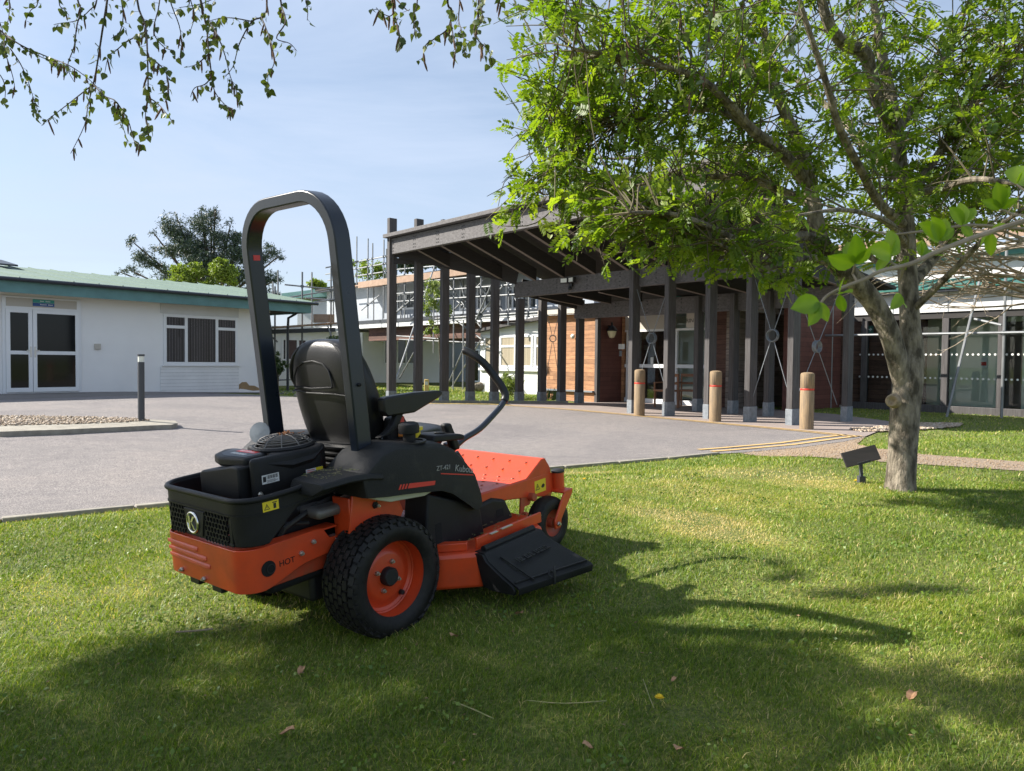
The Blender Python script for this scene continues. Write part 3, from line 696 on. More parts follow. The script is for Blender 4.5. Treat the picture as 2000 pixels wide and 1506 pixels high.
def flat(px0, px1, py0, py1, nm, m, s=SD-.07, th=.012, par=None):
    T0, T1 = Tat(px0, s), Tat(px1, s); za, zb_ = zat((px0+px1)/2, py0, s), zat((px0+px1)/2, py1, s)
    return MB().bar(TS(T0, s, (za+zb_)/2), TS(T1, s, (za+zb_)/2), th, za-zb_).build(nm, m, par or gd)
flat(1233, 1247, 673, 687, 'notice', M['paper']); flat(1237, 1246, 696, 711, 'notice', M['paper']); flat(1271, 1276, 698, 711, 'notice', M['paper'])
flat(1208, 1220, 672, 682, 'wall_notice', M['paper'], s=16.55); flat(1209.5, 1214.5, 685, 696, 'intercom', M['galv'], s=16.55)
# hall behind the glass: floor, back wall with picture, ceiling
h_ = MB(); h_.bar(TS(Td0-.5, 20.2, 1.3), TS(Td1+2.0, 20.2, 1.3), .1, 3.0); h_.build('hall_wall', M['cream_wall'], eb)
h2 = MB(); p_ = [TS(Td0-.6, 17.3, 2.72), TS(Td1+2, 17.3, 2.72), TS(Td1+2, 20.3, 2.72), TS(Td0-.6, 20.3, 2.72)]; h2.add(p_+[q+Vector((0, 0, .1)) for q in p_], [(0, 1, 2, 3), (4, 5, 6, 7), (0, 1, 5, 4), (1, 2, 6, 5), (2, 3, 7, 6), (3, 0, 4, 7)]); h2.build('hall_ceiling', M['white'], eb)
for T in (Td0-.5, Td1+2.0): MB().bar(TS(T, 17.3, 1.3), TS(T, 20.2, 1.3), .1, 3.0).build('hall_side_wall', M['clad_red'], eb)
pf = MB(); T = Tat(1296, 20.1); pf.bar(TS(T-.35, 20.12, 1.75), TS(T+.35, 20.12, 1.75), .03, 1.3); pf.build('picture_frame', M['black'], eb)
pf = MB(); pf.bar(TS(T-.18, 20.09, 1.75), TS(T+.18, 20.09, 1.75), .02, .8); pf.build('picture', M['timber_dark'], eb)
# sign panel hung between the posts
SG = 16.2
Ta, Tb = Tat(1340, SG), Tat(1359, SG); za, zb_ = zat(1350, 611.5, SG), zat(1350, 640, SG)
sgn = thing('hanging_sign', 'pale panel hanging between the inner posts with dark letters RIN', 'sign', TS((Ta+Tb)/2, SG, (za+zb_)/2), math.atan2(E2.y, E2.x))
MB().box(-(Tb-Ta)/2, (Tb-Ta)/2, -.015, .015, -(za-zb_)/2, (za-zb_)/2).build('panel', M['sign_cream'], sgn)
text('RIN', .15, (Tat(1347, SG)-(Ta+Tb)/2, -.017, -.01), (1, 0, 0), (0, 0, 1), M['black'], sgn)
for x in (-.08, .08): MB().tube([(x, 0, (za-zb_)/2), (x, 0, (za-zb_)/2+.25)], .008, 6).build('hanger', M['black'], sgn)
# lantern on the recess wall
lr = ray(1195, 650); Tq = Tc+.16; t = ((TS(Tq, 0)-CAM).dot(E2))/lr.dot(E2); lp = CAM+lr*t
lan = thing('wall_lantern', 'round lantern with cream glass beside the entrance', 'lamp', lp, math.atan2(N2.y, N2.x))
MB().lathe([(.001, -.16), (.07, -.14), (.11, -.06), (.13, .03), (.13, .05)], 18).build('lamp_glass', M['cream_lamp'], lan, smooth=True)
MB().lathe([(.15, .05), (.17, .08), (.1, .17), (.03, .22), (.03, .3), (.001, .31)], 18).build('hood', M['black'], lan, smooth=True)
MB().bar((0, .0, .2), (0, .17, .2), .03, .03).build('bracket', M['black'], lan)
bh = thing('bulkhead_light', 'small round white light on the orange boarded wall', 'light', TS(Tat(1118, 15.9), 15.93, zat(1118, 657, 15.93)), math.atan2(E2.y, E2.x))
MB().lathe([(.07, 0), (.07, .04), (.04, .075), (.001, .085)], 18, Matrix.Rotation(R(90), 4, 'X')).build('lens', M['lens'], bh, smooth=True)
# silvered return wall running back to the right, and the dark brown wall beyond it
TQ = TS(0, 0); c0 = Vector((5.62, 19.15, 0)); Tg = c0.dot(E2); Sg = c0.dot(N2)
Sg1 = Sat(1562, Tg)
panelN('silver_wall', Tg, Sg, Sg1, -.05, 2.62, M['clad_grey'])
MB().bar(TS(Tg-.02, Sg-.05, 1.3), TS(Tg+.06, Sg-.05, 1.3), 1, .1).build('corner_post', M['clad_brown'], eb) if False else None
panelTS('brown_jamb', Td1+.02, Tg-.001, Sg-.02 if Sg > SD else SD, -.05, 2.62, M['clad_brown'], th=.12)
panelTS('brown_wall', Tg+.001, Tg+3.4, Sg1, -.05, 2.45, M['clad_brown'])
rp = [TS(Tg+.3, Sg-.6, 2.66), TS(Tg+.3, Sg1+.2, 2.66), TS(Tg-3, Sg1+.8, 3.2), TS(Tg-3, Sg-.6, 3.2)]
MB().add(rp+[q+Vector((0, 0, .05)) for q in rp], [(0, 1, 2, 3), (4, 5, 6, 7), (0, 1, 5, 4), (1, 2, 6, 5), (2, 3, 7, 6), (3, 0, 4, 7)]).build('roof', M['green_roof_dark'], eb)
MB().bar(TS(Tg+.32, Sg-.6, 2.60), TS(Tg+.32, Sg1+.2, 2.60), .05, .13).build('fascia', M['white'], eb)
# chairs by the doors
def chair(px, py, rz, label):
    q = G(px, py); c = thing('chair', label, 'chair', (q.x, q.y, .02), rz, 'wooden chairs by the entrance doors')
    for x in (-.22, .22):
        for y in (-.2, .2):
            MB().bar((x, y, 0), (x, y, .42 if y < 0 else .88), .04, .04).build('leg', M['chairwood'], c)
    MB().box(-.25, .25, -.24, .22, .42, .47).build('seat', M['chairwood'], c, bevel=.01)
    b = MB(); b.box(-.2, .2, .185, .215, .80, .88); b.box(-.2, .2, .19, .21, .6, .66); b.build('backrest', M['chairwood'], c)
    for x in (-.24, .24): MB().bar((x, -.22, .64), (x, .2, .66), .04, .03).build('armrest', M['chairwood'], c); MB().bar((x, -.2, .47), (x, -.2, .64), .03, .03).build('arm_support', M['chairwood'], c)
chair(1301, 798, math.atan2(E2.y, E2.x)-.3, 'wooden armchair behind the crossed rods between the first two posts')
chair(1345, 797.5, math.atan2(E2.y, E2.x)+.5, 'wooden chair in shade below the hanging sign')

# ============================================================ GLAZED CORRIDOR AT THE RIGHT
SC = 20.3
(rzc, Wc), pc = frame_at(0, SC)
def uC(px): return Wc(px, 700)[0]
def vC(px, py): return Wc(px, py)[1]
gc = thing('glazed_corridor', 'glazed corridor with green roof, white band and dotted glass', 'building', pc, rzc)
ua, ub = uC(1668), uC(2000)+7
zk = vC(1850, 805); zb0 = vC(1850, 611); zb1 = vC(1850, 604)
MB().box(ua, ub, -.08, .12, -.1, .18).build('plinth', M['timber'], gc, bevel=.01)
MB().box(ua, ub, -.06, .1, zb0-.14, zb0+.02).build('head_beam', M['timber_dark'], gc)
zw = vC(1850, 571)
MB().box(ua, ub, -.1, .1, zb0+.021, zw).build('white_band', M['white'], gc)
jb = MB()
for px in (1668, 1745, 1852, 1975, 2095, 2210): u = uC(px); jb.box(u-.012, u+.012, -.106, -.1, zb0+.03, zw-.01)
jb.build('panel_joint', M['galv'], gc)
MB().box(ua-.3, ub, -.36, -.1, zw, zw+.09).build('gutter', M['gutter'], gc)
rr_ = MB(); rr_.add([(ua-.3, -.4, zw+.1), (ub, -.4, zw+.1), (ub, 2.6, zw+.62), (ua-.3, 2.6, zw+.62), (ua-.3, -.4, zw+.06), (ub, -.4, zw+.06), (ub, 2.6, zw+.58), (ua-.3, 2.6, zw+.58)], [(0, 1, 2, 3), (4, 5, 6, 7), (0, 1, 5, 4), (1, 2, 6, 5), (2, 3, 7, 6), (3, 0, 4, 7)])
rr = rr_.build('roof', M['green_roof_dark'], gc)
sm_ = MB(); u = ua
while u < ub: sm_.bar((u, -.4, zw+.115), (u, 2.6, zw+.635), .03, .04); u += .45
sm_.build('standing_seam', M['green_roof_dark'], rr)
for px in (1690, 1848, 1958, 2080, 2215): u = uC(px); MB().box(u-.09, u+.06, -.07, .08, .18, zb0-.14).build('post', M['timber'], gc, bevel=.008, seg=1)
MB().box(ua, ub, .0, .008, .18, zb0-.14).build('pane', M['glass'], gc)
d_ = MB().lathe([(.026, 0), (.026, .002)], 10).build('safety_dot', M['paper'], gc); u = uC(1680)
while u < uC(1680)+.118*49:
    for z in (vC(1850, 692.5), vC(1850, 739)): sharecopy(d_, 'safety_dot', gc, Matrix.Translation((u, -.003, z)) @ Matrix.Rotation(R(90), 4, 'X'))
    u += .118
MB().box(ua-4, ub, 1.3, 1.4, 0, 3.0).build('inner_wall', M['cream_wall'], gc); MB().box(ua-4, ub, .3, 1.4, 2.72, 2.8).build('ceiling', M['white'], gc); MB().box(ua-4, ub, .13, 1.3, -.02, .06).build('corridor_floor', M['sign_cream'], gc)
MB().box(ua-4.1, ua-4, .0, 1.4, 0, 3.0).build('end_wall', M['cream_wall'], gc)
for a, b in ((1927, 1941), (1984, 2040)):
    MB().box(uC(a), uC(b)+.25, 1.26, 1.3, .06, 2.3).build('inner_door', M['brown_door'], gc)
cp = thing('call_point', None, None); cp.parent = gc
MB().box(uC(1882), uC(1892)+.03, 1.25, 1.3, vC(1887, 716)-.03, vC(1887, 697)).build('call_plate', M['paper'], cp); MB().box(uC(1883), uC(1891)+.03, 1.24, 1.25, vC(1887, 712)-.02, vC(1887, 706)).build('call_bar', M['red_band'], cp)
ex = thing('exit_sign', None, None); ex.parent = gc
exu, exz = Wc(1693, 643.5); MB().box(exu-.16, exu+.16, .02, .04, exz-.1, exz+.1).build('sign_plate', M['green_roof_dark'], ex)
em = MB(); em.box(exu-.1, exu-.02, .015, .02, exz-.06, exz+.06); em.box(exu+.02, exu+.11, .015, .02, exz-.015, exz+.015); em.prism([(exu+.08, exz-.05), (exu+.08, exz+.05), (exu+.135, exz)], .014, .019, 1); em.build('sign_symbol', M['paper'], ex)
# upper storey behind the corridor
ub_ = thing('upper_block', 'white upper storey with timber edging behind the corridor roof', 'building', TS(0, 24.5), rzc)
(rzu, Wu), pu = frame_at(0, 24.5)
u0 = Wu(1600, 600)[0]; z1_ = Wu(1900, 505)[1]; z2_ = Wu(1900, 478)[1]; z3_ = Wu(1900, 470)[1]
MB().box(u0, u0+16, 0, 6, 2.5, z1_).build('wall', M['white'], ub_)
MB().box(u0, u0+16, -.3, 6, z1_, z1_+.14).build('gutter', M['green_roof_dark'], ub_)
MB().box(u0, u0+16, .2, 6, z1_+.14, z2_).build('upper_wall', M['white'], ub_)
MB().box(u0, u0+16, -.7, -.65, z2_, z2_+.32).build('edge_board', M['plank'], ub_)

# ============================================================ WHITE ANNEXE LEFT OF THE ENTRANCE
A0 = (-1.25, 28.6); AD = (2.45, -2.4)
rza, Wa = wallframe(A0, AD)
an = thing('white_annexe', 'small white boarded annexe with a band of windows', 'building', (*A0, 0), rza)
ua0 = Wa(938, 700)[0]; ua1 = Wa(1071, 700)[0]
MB().box(ua0, ua1, 0, 3.5, -.6, Wa(1000, 642)[1]).build('wall', M['whiteboard'], an)
sl = MB(); sl.add([(ua0-.2, -.25, Wa(938, 650)[1]), (ua1+.1, -.25, Wa(1070, 623)[1]), (ua1+.1, 4, Wa(1070, 623)[1]), (ua0-.2, 4, Wa(938, 650)[1]), (ua0-.2, -.25, Wa(938, 645)[1]), (ua1+.1, -.25, Wa(1070, 616)[1]), (ua1+.1, 4, Wa(1070, 616)[1]), (ua0-.2, 4, Wa(938, 645)[1])], [(0, 3, 2, 1), (4, 5, 6, 7), (0, 1, 5, 4), (1, 2, 6, 5), (2, 3, 7, 6), (3, 0, 4, 7)])
sl.build('roof_edge', M['timber'], an)
MB().add([(ua0, -.02, Wa(938, 650)[1]), (ua1, -.02, Wa(1070, 640)[1]), (ua1, -.02, Wa(1070, 622)[1]), (ua0, 0.03, Wa(938, 650)[1]), (ua1, .03, Wa(1070, 640)[1]), (ua1, .03, Wa(1070, 622)[1])], [(0, 1, 2), (3, 5, 4), (0, 3, 4, 1), (1, 4, 5, 2), (2, 5, 3, 0)]).build('gable_panel', M['white'], an)
zA0, zA1 = Wa(1000, 718)[1], Wa(1000, 655)[1]
for a, b in ((946, 973), (977, 1008), (1012, 1041), (1045, 1067)):
    window(an, Wa(a, 690)[0], Wa(b, 690)[0], zA0, zA1, [], fw=.08, rows=[[.66]], blind=M['blind_tan'])
MB().box(ua0, ua1, -.1, 0, zA0-.12, zA0-.03).build('window_sill', M['upvc'], an)

# ============================================================ TWO STOREY BLOCK BEHIND
B0 = (-7.8, 37.3); BD = (.657, -.754)
rzb, Wb = wallframe(B0, BD)
tb = thing('two_storey_block', 'white two storey block behind the scaffolding with timber roof edge', 'building', (*B0, 0), rzb)
ut0, ut1 = Wb(700, 600)[0]-3.4, Wb(1160, 600)[0]
zd, zt2, zt3 = Wb(880, 618)[1], Wb(880, 541)[1], Wb(880, 533)[1]
M['bluegrey'] = mat('pale blue grey wall', (.36, .39, .43), .8, col2=(.31, .34, .38), scale=2)
MB().box(ut0, ut1, 0, 7, zd, zt2+.1).build('upper_wall', M['bluegrey'], tb)
MB().box(ut0, ut1, -.7, 7, zd-.14, zd).build('deck', M['gutter'], tb); MB().box(ut0-.3, ut1, -.65, 7, zd-.36, zd-.141).build('deck_fascia', M['white'], tb)
MB().box(ut0-.3, ut1, -.55, 7, zt2+.1, zt2+.22).build('eaves', M['timber_dark'], tb)
rb = MB(); rb.add([(ut0-.5, -.6, zt2+.23), (ut1, -.6, zt2+.23), (ut1, 3.4, zt2+.95), (ut0-.5, 3.4, zt2+.95), (ut1, 7.2, zt2+.23), (ut0-.5, 7.2, zt2+.23)], [(0, 1, 2, 3), (3, 2, 4, 5), (1, 4, 2), (0, 3, 5), (0, 5, 4, 1)])
rb.build('roof', M['teal'], tb)
for a, b in ((776, 812), (898, 928), (932, 965), (988, 1016), (1020, 1050)):
    window(tb, Wb(a, 590)[0], Wb(b, 590)[0], Wb((a+b)/2, 603)[1]-.05, Wb((a+b)/2, 556 if a > 850 else 572)[1], [.5], fw=.09, glassm=M['midglass'])
# lower storey stepping back to the right, brown boarded underside showing
Bl0 = (-6.9, 37.7); BlD = (.66, .75)
rzl, Wl = wallframe(Bl0, (3.2, 3.0))
lw = thing('lower_wing', None, None); lw.parent = tb
lwm = Matrix.Translation((*Bl0, 0)) @ Matrix.Rotation(rzl, 4, 'Z')
tbm = Matrix.Translation((*B0, 0)) @ Matrix.Rotation(rzb, 4, 'Z')
lw.matrix_local = tbm.inverted() @ lwm
ul0, ul1 = Wl(660, 700)[0], Wl(872, 700)[0]
MB().box(ul0, ul1, 0, 4, -.4, 2.6).build('wall', M['render'], lw)
MB().box(ul1, ul1+3.6, 1.0, 4, -.4, 2.6).build('wall', M['bluegrey'], lw)
MB().box(ul1-.1, ul1+3.6, .0, .2, 2.2, 2.6).build('brown_band', M['clad_brown'], lw)
window(lw, Wl(749, 690)[0], Wl(811, 690)[0], Wl(780, 712)[1], Wl(780, 661)[1], [.42, .7], fw=.09, glassm=M['midglass'])
window(lw, Wl(896, 700)[0]+.5, Wl(936, 700)[0], .0, 1.9, [.5], fw=.09)
bb = MB().box(0, ut1-1.2-0, -.30, .2, zd-.95, zd-.361).build('brown_boarding', M['clad_brown'], tb); bb.location = (1.6, 0, 0)
# ============================================================ WHITE WING BEHIND THE OFFICE
C0 = P(530, 700, 31.0); D0 = P(712, 700, 33.5); C0 = (C0.x, C0.y)
rzw, Ww = wallframe(C0, (D0.x-C0[0], D0.y-C0[1]))
ww = thing('rear_wing', 'long white single storey wing behind the office', 'building', (*C0, 0), rzw)
MB().box(-6, Ww(708, 700)[0], 0, 5, -.4, Ww(600, 646)[1]).build('wall', M['render'], ww)
MB().box(-6.3, Ww(655, 700)[0], -.35, 5, Ww(600, 646)[1], Ww(600, 641)[1]+.03).build('roof_edge', M['white'], ww)
window(ww, Ww(549, 680)[0], Ww(601, 680)[0], Ww(575, 706)[1], Ww(575, 660)[1], [.2, .62], fw=.1, glassm=M['midglass'])
# gable of the upper storey with its teal roof, further back
C1 = P(540, 640, 41.0); D1 = P(712, 640, 39.5)
rzg, Wg = wallframe((C1.x, C1.y), (D1.x-C1.x, D1.y-C1.y))
gb = thing('rear_upper_storey', 'blue grey upper storey with teal fascia behind the office', 'building', (C1.x, C1.y, 0), rzg)
u_a, u_b = Wg(556, 600)[0], Wg(705, 600)[0]
za_, zb2 = Wg(600, 640)[1]-.6, Wg(600, 596)[1]
MB().add([(u_a+.8, 0, za_), (u_b, 0, za_), (u_b, 0, Wg(716, 578)[1]), (u_a+.8, 0, zb2), (u_a+.8, 4, za_), (u_b, 4, za_), (u_b, 4, Wg(716, 578)[1]), (u_a+.8, 4, zb2)], [(0, 1, 2, 3), (7, 6, 5, 4), (0, 4, 5, 1), (1, 5, 6, 2), (2, 6, 7, 3), (3, 7, 4, 0)]).build('wall', M['bluegrey'], gb)
MB().add([(u_a, -.3, Wg(556, 584)[1]), (u_b, -.3, Wg(716, 577)[1]), (u_b, -.3, Wg(716, 556)[1]), (u_a, -.3, Wg(556, 574)[1]), (u_a, 5, Wg(556, 584)[1]), (u_b, 5, Wg(716, 577)[1]), (u_b, 5, Wg(716, 556)[1]), (u_a, 5, Wg(556, 574)[1])], [(0, 1, 2, 3), (7, 6, 5, 4), (0, 4, 5, 1), (1, 5, 6, 2), (2, 6, 7, 3), (3, 7, 4, 0)]).build('fascia', M['teal'], gb)

# ============================================================ SCAFFOLDING
def scaffold(name, label, segs, boards_=(), dark=()):
    """segs: ((px,py,depth),(px,py,depth)) tubes"""
    s = thing(name, label, 'scaffold')
    for i, (a, b) in enumerate(segs):
        pa, pb = P(*a), P(*b)
        MB().tube([pa, pb], .03, 7).build('scaffold_tube', M['pole_dark'] if i in dark else M['pole'], s, smooth=True)
    for a, b, w in boards_:
        pa, pb = P(*a), P(*b); MB().bar(pa, pb, w, .05).build('scaffold_board', M['plank'], s)
    return s
def vert(px, py0, py1, d):
    a = P(px, py1, d); b = Vector((a.x, a.y, P(px, py0, d).z)); return a, b
def scaffold2(name, label, tubes, boards_, dark=()):
    s = thing(name, label, 'scaffold')
    for i, (a, b) in enumerate(tubes):
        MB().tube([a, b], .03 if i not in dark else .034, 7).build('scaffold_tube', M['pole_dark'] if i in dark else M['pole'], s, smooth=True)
    cpl = MB()
    for i, (a, b) in enumerate(tubes):
        for j, (c, d) in enumerate(tubes):
            if j <= i: continue
            d1, d2 = b-a, d-c; n = d1.cross(d2)
            if n.length < 1e-3: continue
            w = c-a; n2 = n.normalized()
            if abs(w.dot(n2)) > .12: continue
            t = w.cross(d2).dot(n)/n.length_squared; u = w.cross(d1).dot(n)/n.length_squared
            if 0 < t < 1 and 0 < u < 1: q = a+d1*t; cpl.box(q.x-.05, q.x+.05, q.y-.05, q.y+.05, q.z-.045, q.z+.045)
    if cpl.v: cpl.build('couplers', M['pole_dark'], s)
    for a, b, w, h, m in boards_: MB().bar(a, b, w, h).build('scaffold_board', m, s)
    return s
# a: along the two storey block. Plane parallel to it, 1 m in front
def onB(px, py, out):
    d = Vector((BD[0], BD[1], 0)); nn = Vector((d.y, -d.x, 0)); r = ray(px, py); t = ((Vector((*B0, 0))+nn*out-CAM).dot(nn))/r.dot(nn); return CAM+r*t
tubes = []
def V2(px, py0, py1, out=1.1):
    a = onB(px, py0, out); b = onB(px, py1, out); tubes.append((Vector((a.x, a.y, b.z)), a))
for px, a, b in ((719, 466, 622), (728, 475, 560), (750, 468, 622), (697, 462, 560), (755, 486, 560), (791, 492, 622), (848, 492, 690), (866, 500, 560), (887, 530, 785), (940, 532, 640), (994, 532, 635), (1033, 580, 620)): V2(px, a, b)
for px, a, b in ((730, 560, 640), (783, 575, 622), (905, 520, 620), (965, 520, 620), (1022, 560, 620)): V2(px, a, b, .3)
def Hh(pa, pb, out=1.1): tubes.append((onB(*pa, out), onB(*pb, out)))
Hh((636, 523), (757, 500)); Hh((636, 536), (757, 514)); Hh((640, 548), (757, 530)); Hh((757, 540), (1000, 520)); Hh((700, 560), (1000, 535)); Hh((757, 516), (870, 505)); Hh((757, 502), (850, 496))
Hh((850, 622), (1100, 606)); Hh((850, 628), (1100, 612)); Hh((780, 663), (945, 670), .9); Hh((760, 655), (860, 662), 1.2)
Hh((706, 606), (742, 576)); Hh((772, 612), (812, 578)); Hh((868, 545), (940, 640), 1.0); Hh((962, 530), (880, 612), .9); Hh((893, 530), (913, 600), .9); Hh((980, 532), (1015, 600), 1.0); Hh((880, 618), (944, 665), 1.0)
for px, a, b in ((775, 500, 622), (820, 510, 622), (905, 528, 640), (925, 530, 640), (978, 530, 690), (1015, 575, 625)): V2(px, a, b, .35)
for px, a, b in ((905, 625, 760), (820, 628, 755)): V2(px, a, b, 1.1)
Hh((757, 528), (935, 512), .35); Hh((757, 575), (1000, 556), 1.1); Hh((757, 590), (1040, 573), 1.1); Hh((775, 610), (835, 545), .35); Hh((860, 560), (925, 615), .35); Hh((925, 545), (985, 610), .4); Hh((985, 555), (940, 612), 1.1); Hh((835, 640), (780, 740), 1.0)
gnd = lambda px, py: G(px, py)
tubes.append((onB(850, 516, 1.3), G(762, 775)+Vector((0, 0, 0)))); tubes.append((onB(966, 542, 1.3), G(870, 762))); tubes.append((onB(942, 660, 1.2), G(882, 757)))
bd = [(onB(700, 561, .7), onB(1010, 522, .7), .9, .05, M['plank']), (onB(700, 557, 1.15), onB(1010, 516, 1.15), .04, .28, M['plank'])]
scaffold2('block_scaffold', 'steel tube scaffolding with timber edge boards on the two storey block', tubes, bd)
# b: at the far end of the office
tubes = []
def V3(px, y0, y1, d): a, b = vert(px, y0, y1, d); tubes.append((a, b))
for px, y0, y1, d in ((537, 560, 770, 28.2), (543, 528, 600, 28.6), (533, 550, 600, 28.9), (590, 532, 740, 28.4), (609, 532, 640, 29.4), (646, 524, 738, 29.2), (651, 528, 620, 30)): V3(px, y0, y1, d)
tubes += [(P(556, 556, 28), P(656, 566, 29)), (P(540, 585, 28), P(657, 566, 29.2)), (P(597, 582, 28.6), P(672, 588, 29.3)), (P(613, 590, 28.5), P(660, 584, 29.2)), (P(636, 523, 30), P(700, 510, 31)), (P(640, 636, 28.5), P(652, 672, 28.5)), (P(528, 655, 28), P(542, 668, 28)), (P(537, 743, 28.2), P(600, 740, 28.4))]
bd = [(P(533, 640, 28.0), P(652, 632, 29.2), 1.1, .06, M['plank']), (P(612, 622, 28.2), P(642, 622, 28.3), .05, .32, M['plank']), (P(643, 622, 28.35), P(652, 622, 29.4), .05, .32, M['plank']), (P(530, 648, 27.8), P(655, 644, 28.8), .06, .16, M['gutter'])]
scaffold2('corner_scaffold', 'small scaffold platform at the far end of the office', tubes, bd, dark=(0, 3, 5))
# c: in front of the corridor
tubes = []
def onS(px, py, S): r = ray(px, py); t = ((TS(0, S)-CAM).dot(N2))/r.dot(N2); return CAM+r*t
v1 = onS(1956, 815, 19.35); tubes.append((Vector((v1.x, v1.y, 0)), Vector((v1.x, v1.y, onS(1960, 440, 19.35).z))))
tubes.append((G(1849, 815), onS(1925, 500, 19.6))); tubes.append((onS(1590, 656, 19.3), onS(2000, 651, 19.3)+E2*5)); tubes.append((onS(1903, 623, 19.4), onS(1956, 635, 19.35)))
v2 = onS(1622, 790, 19.7); tubes.append((Vector((v2.x, v2.y, 0)), Vector((v2.x, v2.y, 3.0))))
v3 = onS(1990, 470, 19.35)
for yy in (474, 492): tubes.append((onS(1880, yy-2, 20.6), onS(2000, yy, 20.6)+E2*4))
scaffold2('corridor_scaffold', 'scaffold tubes standing before the glazed corridor', tubes, [])
# ============================================================ RIDE-ON MOWER   (local: X to its right, Y forward, Z up)
M['orange'] = mat('orange paint', (.62, .060, .012), .42, spec=.5, coat=.2, rvar=.1, scale=9, col2=(.50, .055, .014))
M['orange_dull'] = mat('dusty orange paint', (.46, .05, .014), .55, col2=(.30, .07, .03), scale=14)
M['plastic'] = mat('black moulded plastic', (.0075, .008, .009), .48, spec=.27, rvar=.12, scale=7, bump=.25, bscale=260, col2=(.015, .015, .016))
M['plastic_dusty'] = mat('dusty black plastic', (.013, .0135, .014), .55, spec=.3, col2=(.042, .04, .034), scale=11, lo=.55, hi=.85, bump=.3, bscale=200)
M['vinyl'] = mat('black vinyl', (.008, .008, .009), .40, spec=.4, bump=.12, bscale=140, rvar=.1, scale=12)
M['rops'] = mat('blue black satin paint', (.011, .016, .026), .30, rvar=.08, scale=5)
M['rubber'] = mat('tyre rubber', (.007, .007, .007), .58, spec=.28, col2=(.02, .019, .017), scale=16, bump=.2, bscale=90)
M['chrome'] = mat('chrome', (.75, .75, .74), .16, metal=1)
M['bolt'] = mat('zinc bolt', (.50, .48, .42), .35, metal=.8)
M['tank'] = mat('cream tank', (.50, .52, .40), .5)
M['greymetal'] = mat('dull cast metal', (.16, .15, .14), .5, metal=.4)
M['warn'] = mat('yellow label', (.72, .56, .02), .5)
M['label_white'] = mat('pale label', (.60, .60, .58), .5)
M['label_red'] = mat('red label', (.60, .035, .03), .4)
M['throttle'] = mat('orange lever', (.80, .25, .03), .45)
M['ycap'] = mat('yellow cap', (.78, .60, .03), .4)
M['silver_ink'] = mat('silver lettering', (.30, .30, .29), .4)
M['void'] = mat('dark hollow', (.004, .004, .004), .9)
mw = thing('ride_on_mower', 'orange and black ride-on lawn mower with roll bar parked on the grass', 'lawn mower')
PH = math.atan2(.775, .632)
mw.rotation_euler = (Matrix.Rotation(PH-math.pi/2, 3, 'Z') @ Matrix.Rotation(R(5.6), 3, 'X')).to_euler()
mw.location = (-.88, 3.395, 0.0)
V = Vector
def rx(a): return Matrix.Rotation(a, 4, 'X')
def ry(a): return Matrix.Rotation(a, 4, 'Y')
MX = Matrix.Rotation(R(90), 4, 'Y')      # lathe axis -> +X
def bolt(name, p, r, parent, d=(1, 0, 0), m=None, h=.01):
    Q = Matrix.Translation(V(p)) @ V(d).to_track_quat('Z', 'Y').to_matrix().to_4x4()
    return MB().lathe([(r, 0), (r, h*.6), (r*.85, h)], 6, Q).lathe([(r*.5, h), (r*.5, h*1.7)], 8, Q).build(name, m or M['bolt'], parent)
# ---- wheels
def rear_wheel(side):
    R0, x0, x1 = .25, .318, .53
    w = thing('rear_wheel', None, None); w.parent = mw
    xc = (x0+x1)/2*side; w.location = (xc, .035, R0-.016)
    hw = (x1-x0)/2
    prof = [(.158, -hw*.80), (.176, -hw*.93), (.20, -hw), (.222, -hw*.97), (.237, -hw*.86), (.2425, -hw*.6), (.2435, 0), (.2425, hw*.6), (.237, hw*.86), (.222, hw*.97), (.20, hw), (.176, hw*.93), (.158, hw*.80)]
    t = MB().lathe(prof, 56, MX, cap=False)
    rows = 7; n = 34
    for i in range(rows):
        f = -1+2*(i+.5)/rows; xx = f*hw*.93
        rad = .2435-.0065*max(0, abs(f)-.5)*2.6; tilt = -f*R(30) if abs(f) > .7 else -f*R(8)
        for k in range(n):
            a = 2*math.pi*(k+(.5 if i % 2 else 0))/n
            Q = Matrix.Rotation(a, 4, 'X') @ Matrix.Translation((xx, 0, rad)) @ Matrix.Rotation(-tilt, 4, 'Y') @ Matrix.Rotation(R(6)*(1 if i % 2 else -1), 4, 'Z')
            t.box(-hw*.93/rows*.80, hw*.93/rows*.80, -.0178, .0178, -.004, .0105, Q)
        if i in (0, rows-1):
            for k in range(n):
                a = 2*math.pi*(k+.5)/n
                Q = Matrix.Rotation(a, 4, 'X') @ Matrix.Translation((hw*.93*(1 if i else -1), 0, .232)) @ Matrix.Rotation(-R(62)*(-1 if i else 1)*1, 4, 'Y')
                t.box(-.010, .010, -.009, .009, -.006, .005, Q)
    t.build('tyre', M['rubber'], w, smooth=True)
    o = side
    rp = [(.176, o*hw*.90), (.180, o*hw*.84), (.168, o*hw*.82), (.162, o*hw*.55), (.158, o*.02), (.138, o*.008), (.118, o*.012), (.108, o*.022), (.09, o*.026), (.0, o*.026)]
    r = MB().lathe(rp, 48, MX, cap=False).lathe([(.150, -o*hw*.8), (.150, o*.02)], 40, MX, cap=False).build('rim', M['orange'], w, smooth=True)
    MB().lathe([(.040, o*.02), (.040, o*.052), (.034, o*.060), (.0, o*.060)], 20, MX, cap=False).build('hub_cap', M['black'], r, smooth=True)
    for k in range(4):
        a = R(45+18)+k*math.pi/2; bolt('wheel_bolt', (o*.026, math.cos(a)*.063, math.sin(a)*.063), .011, r, (o, 0, 0), h=.012)
    MB().lathe([(.012, o*.014), (.010, o*.03), (.0, o*.031)], 10, Matrix.Translation((0, math.cos(-.9)*.128, math.sin(-.9)*.128)) @ MX, cap=False).build('valve', M['black'], r, smooth=True)
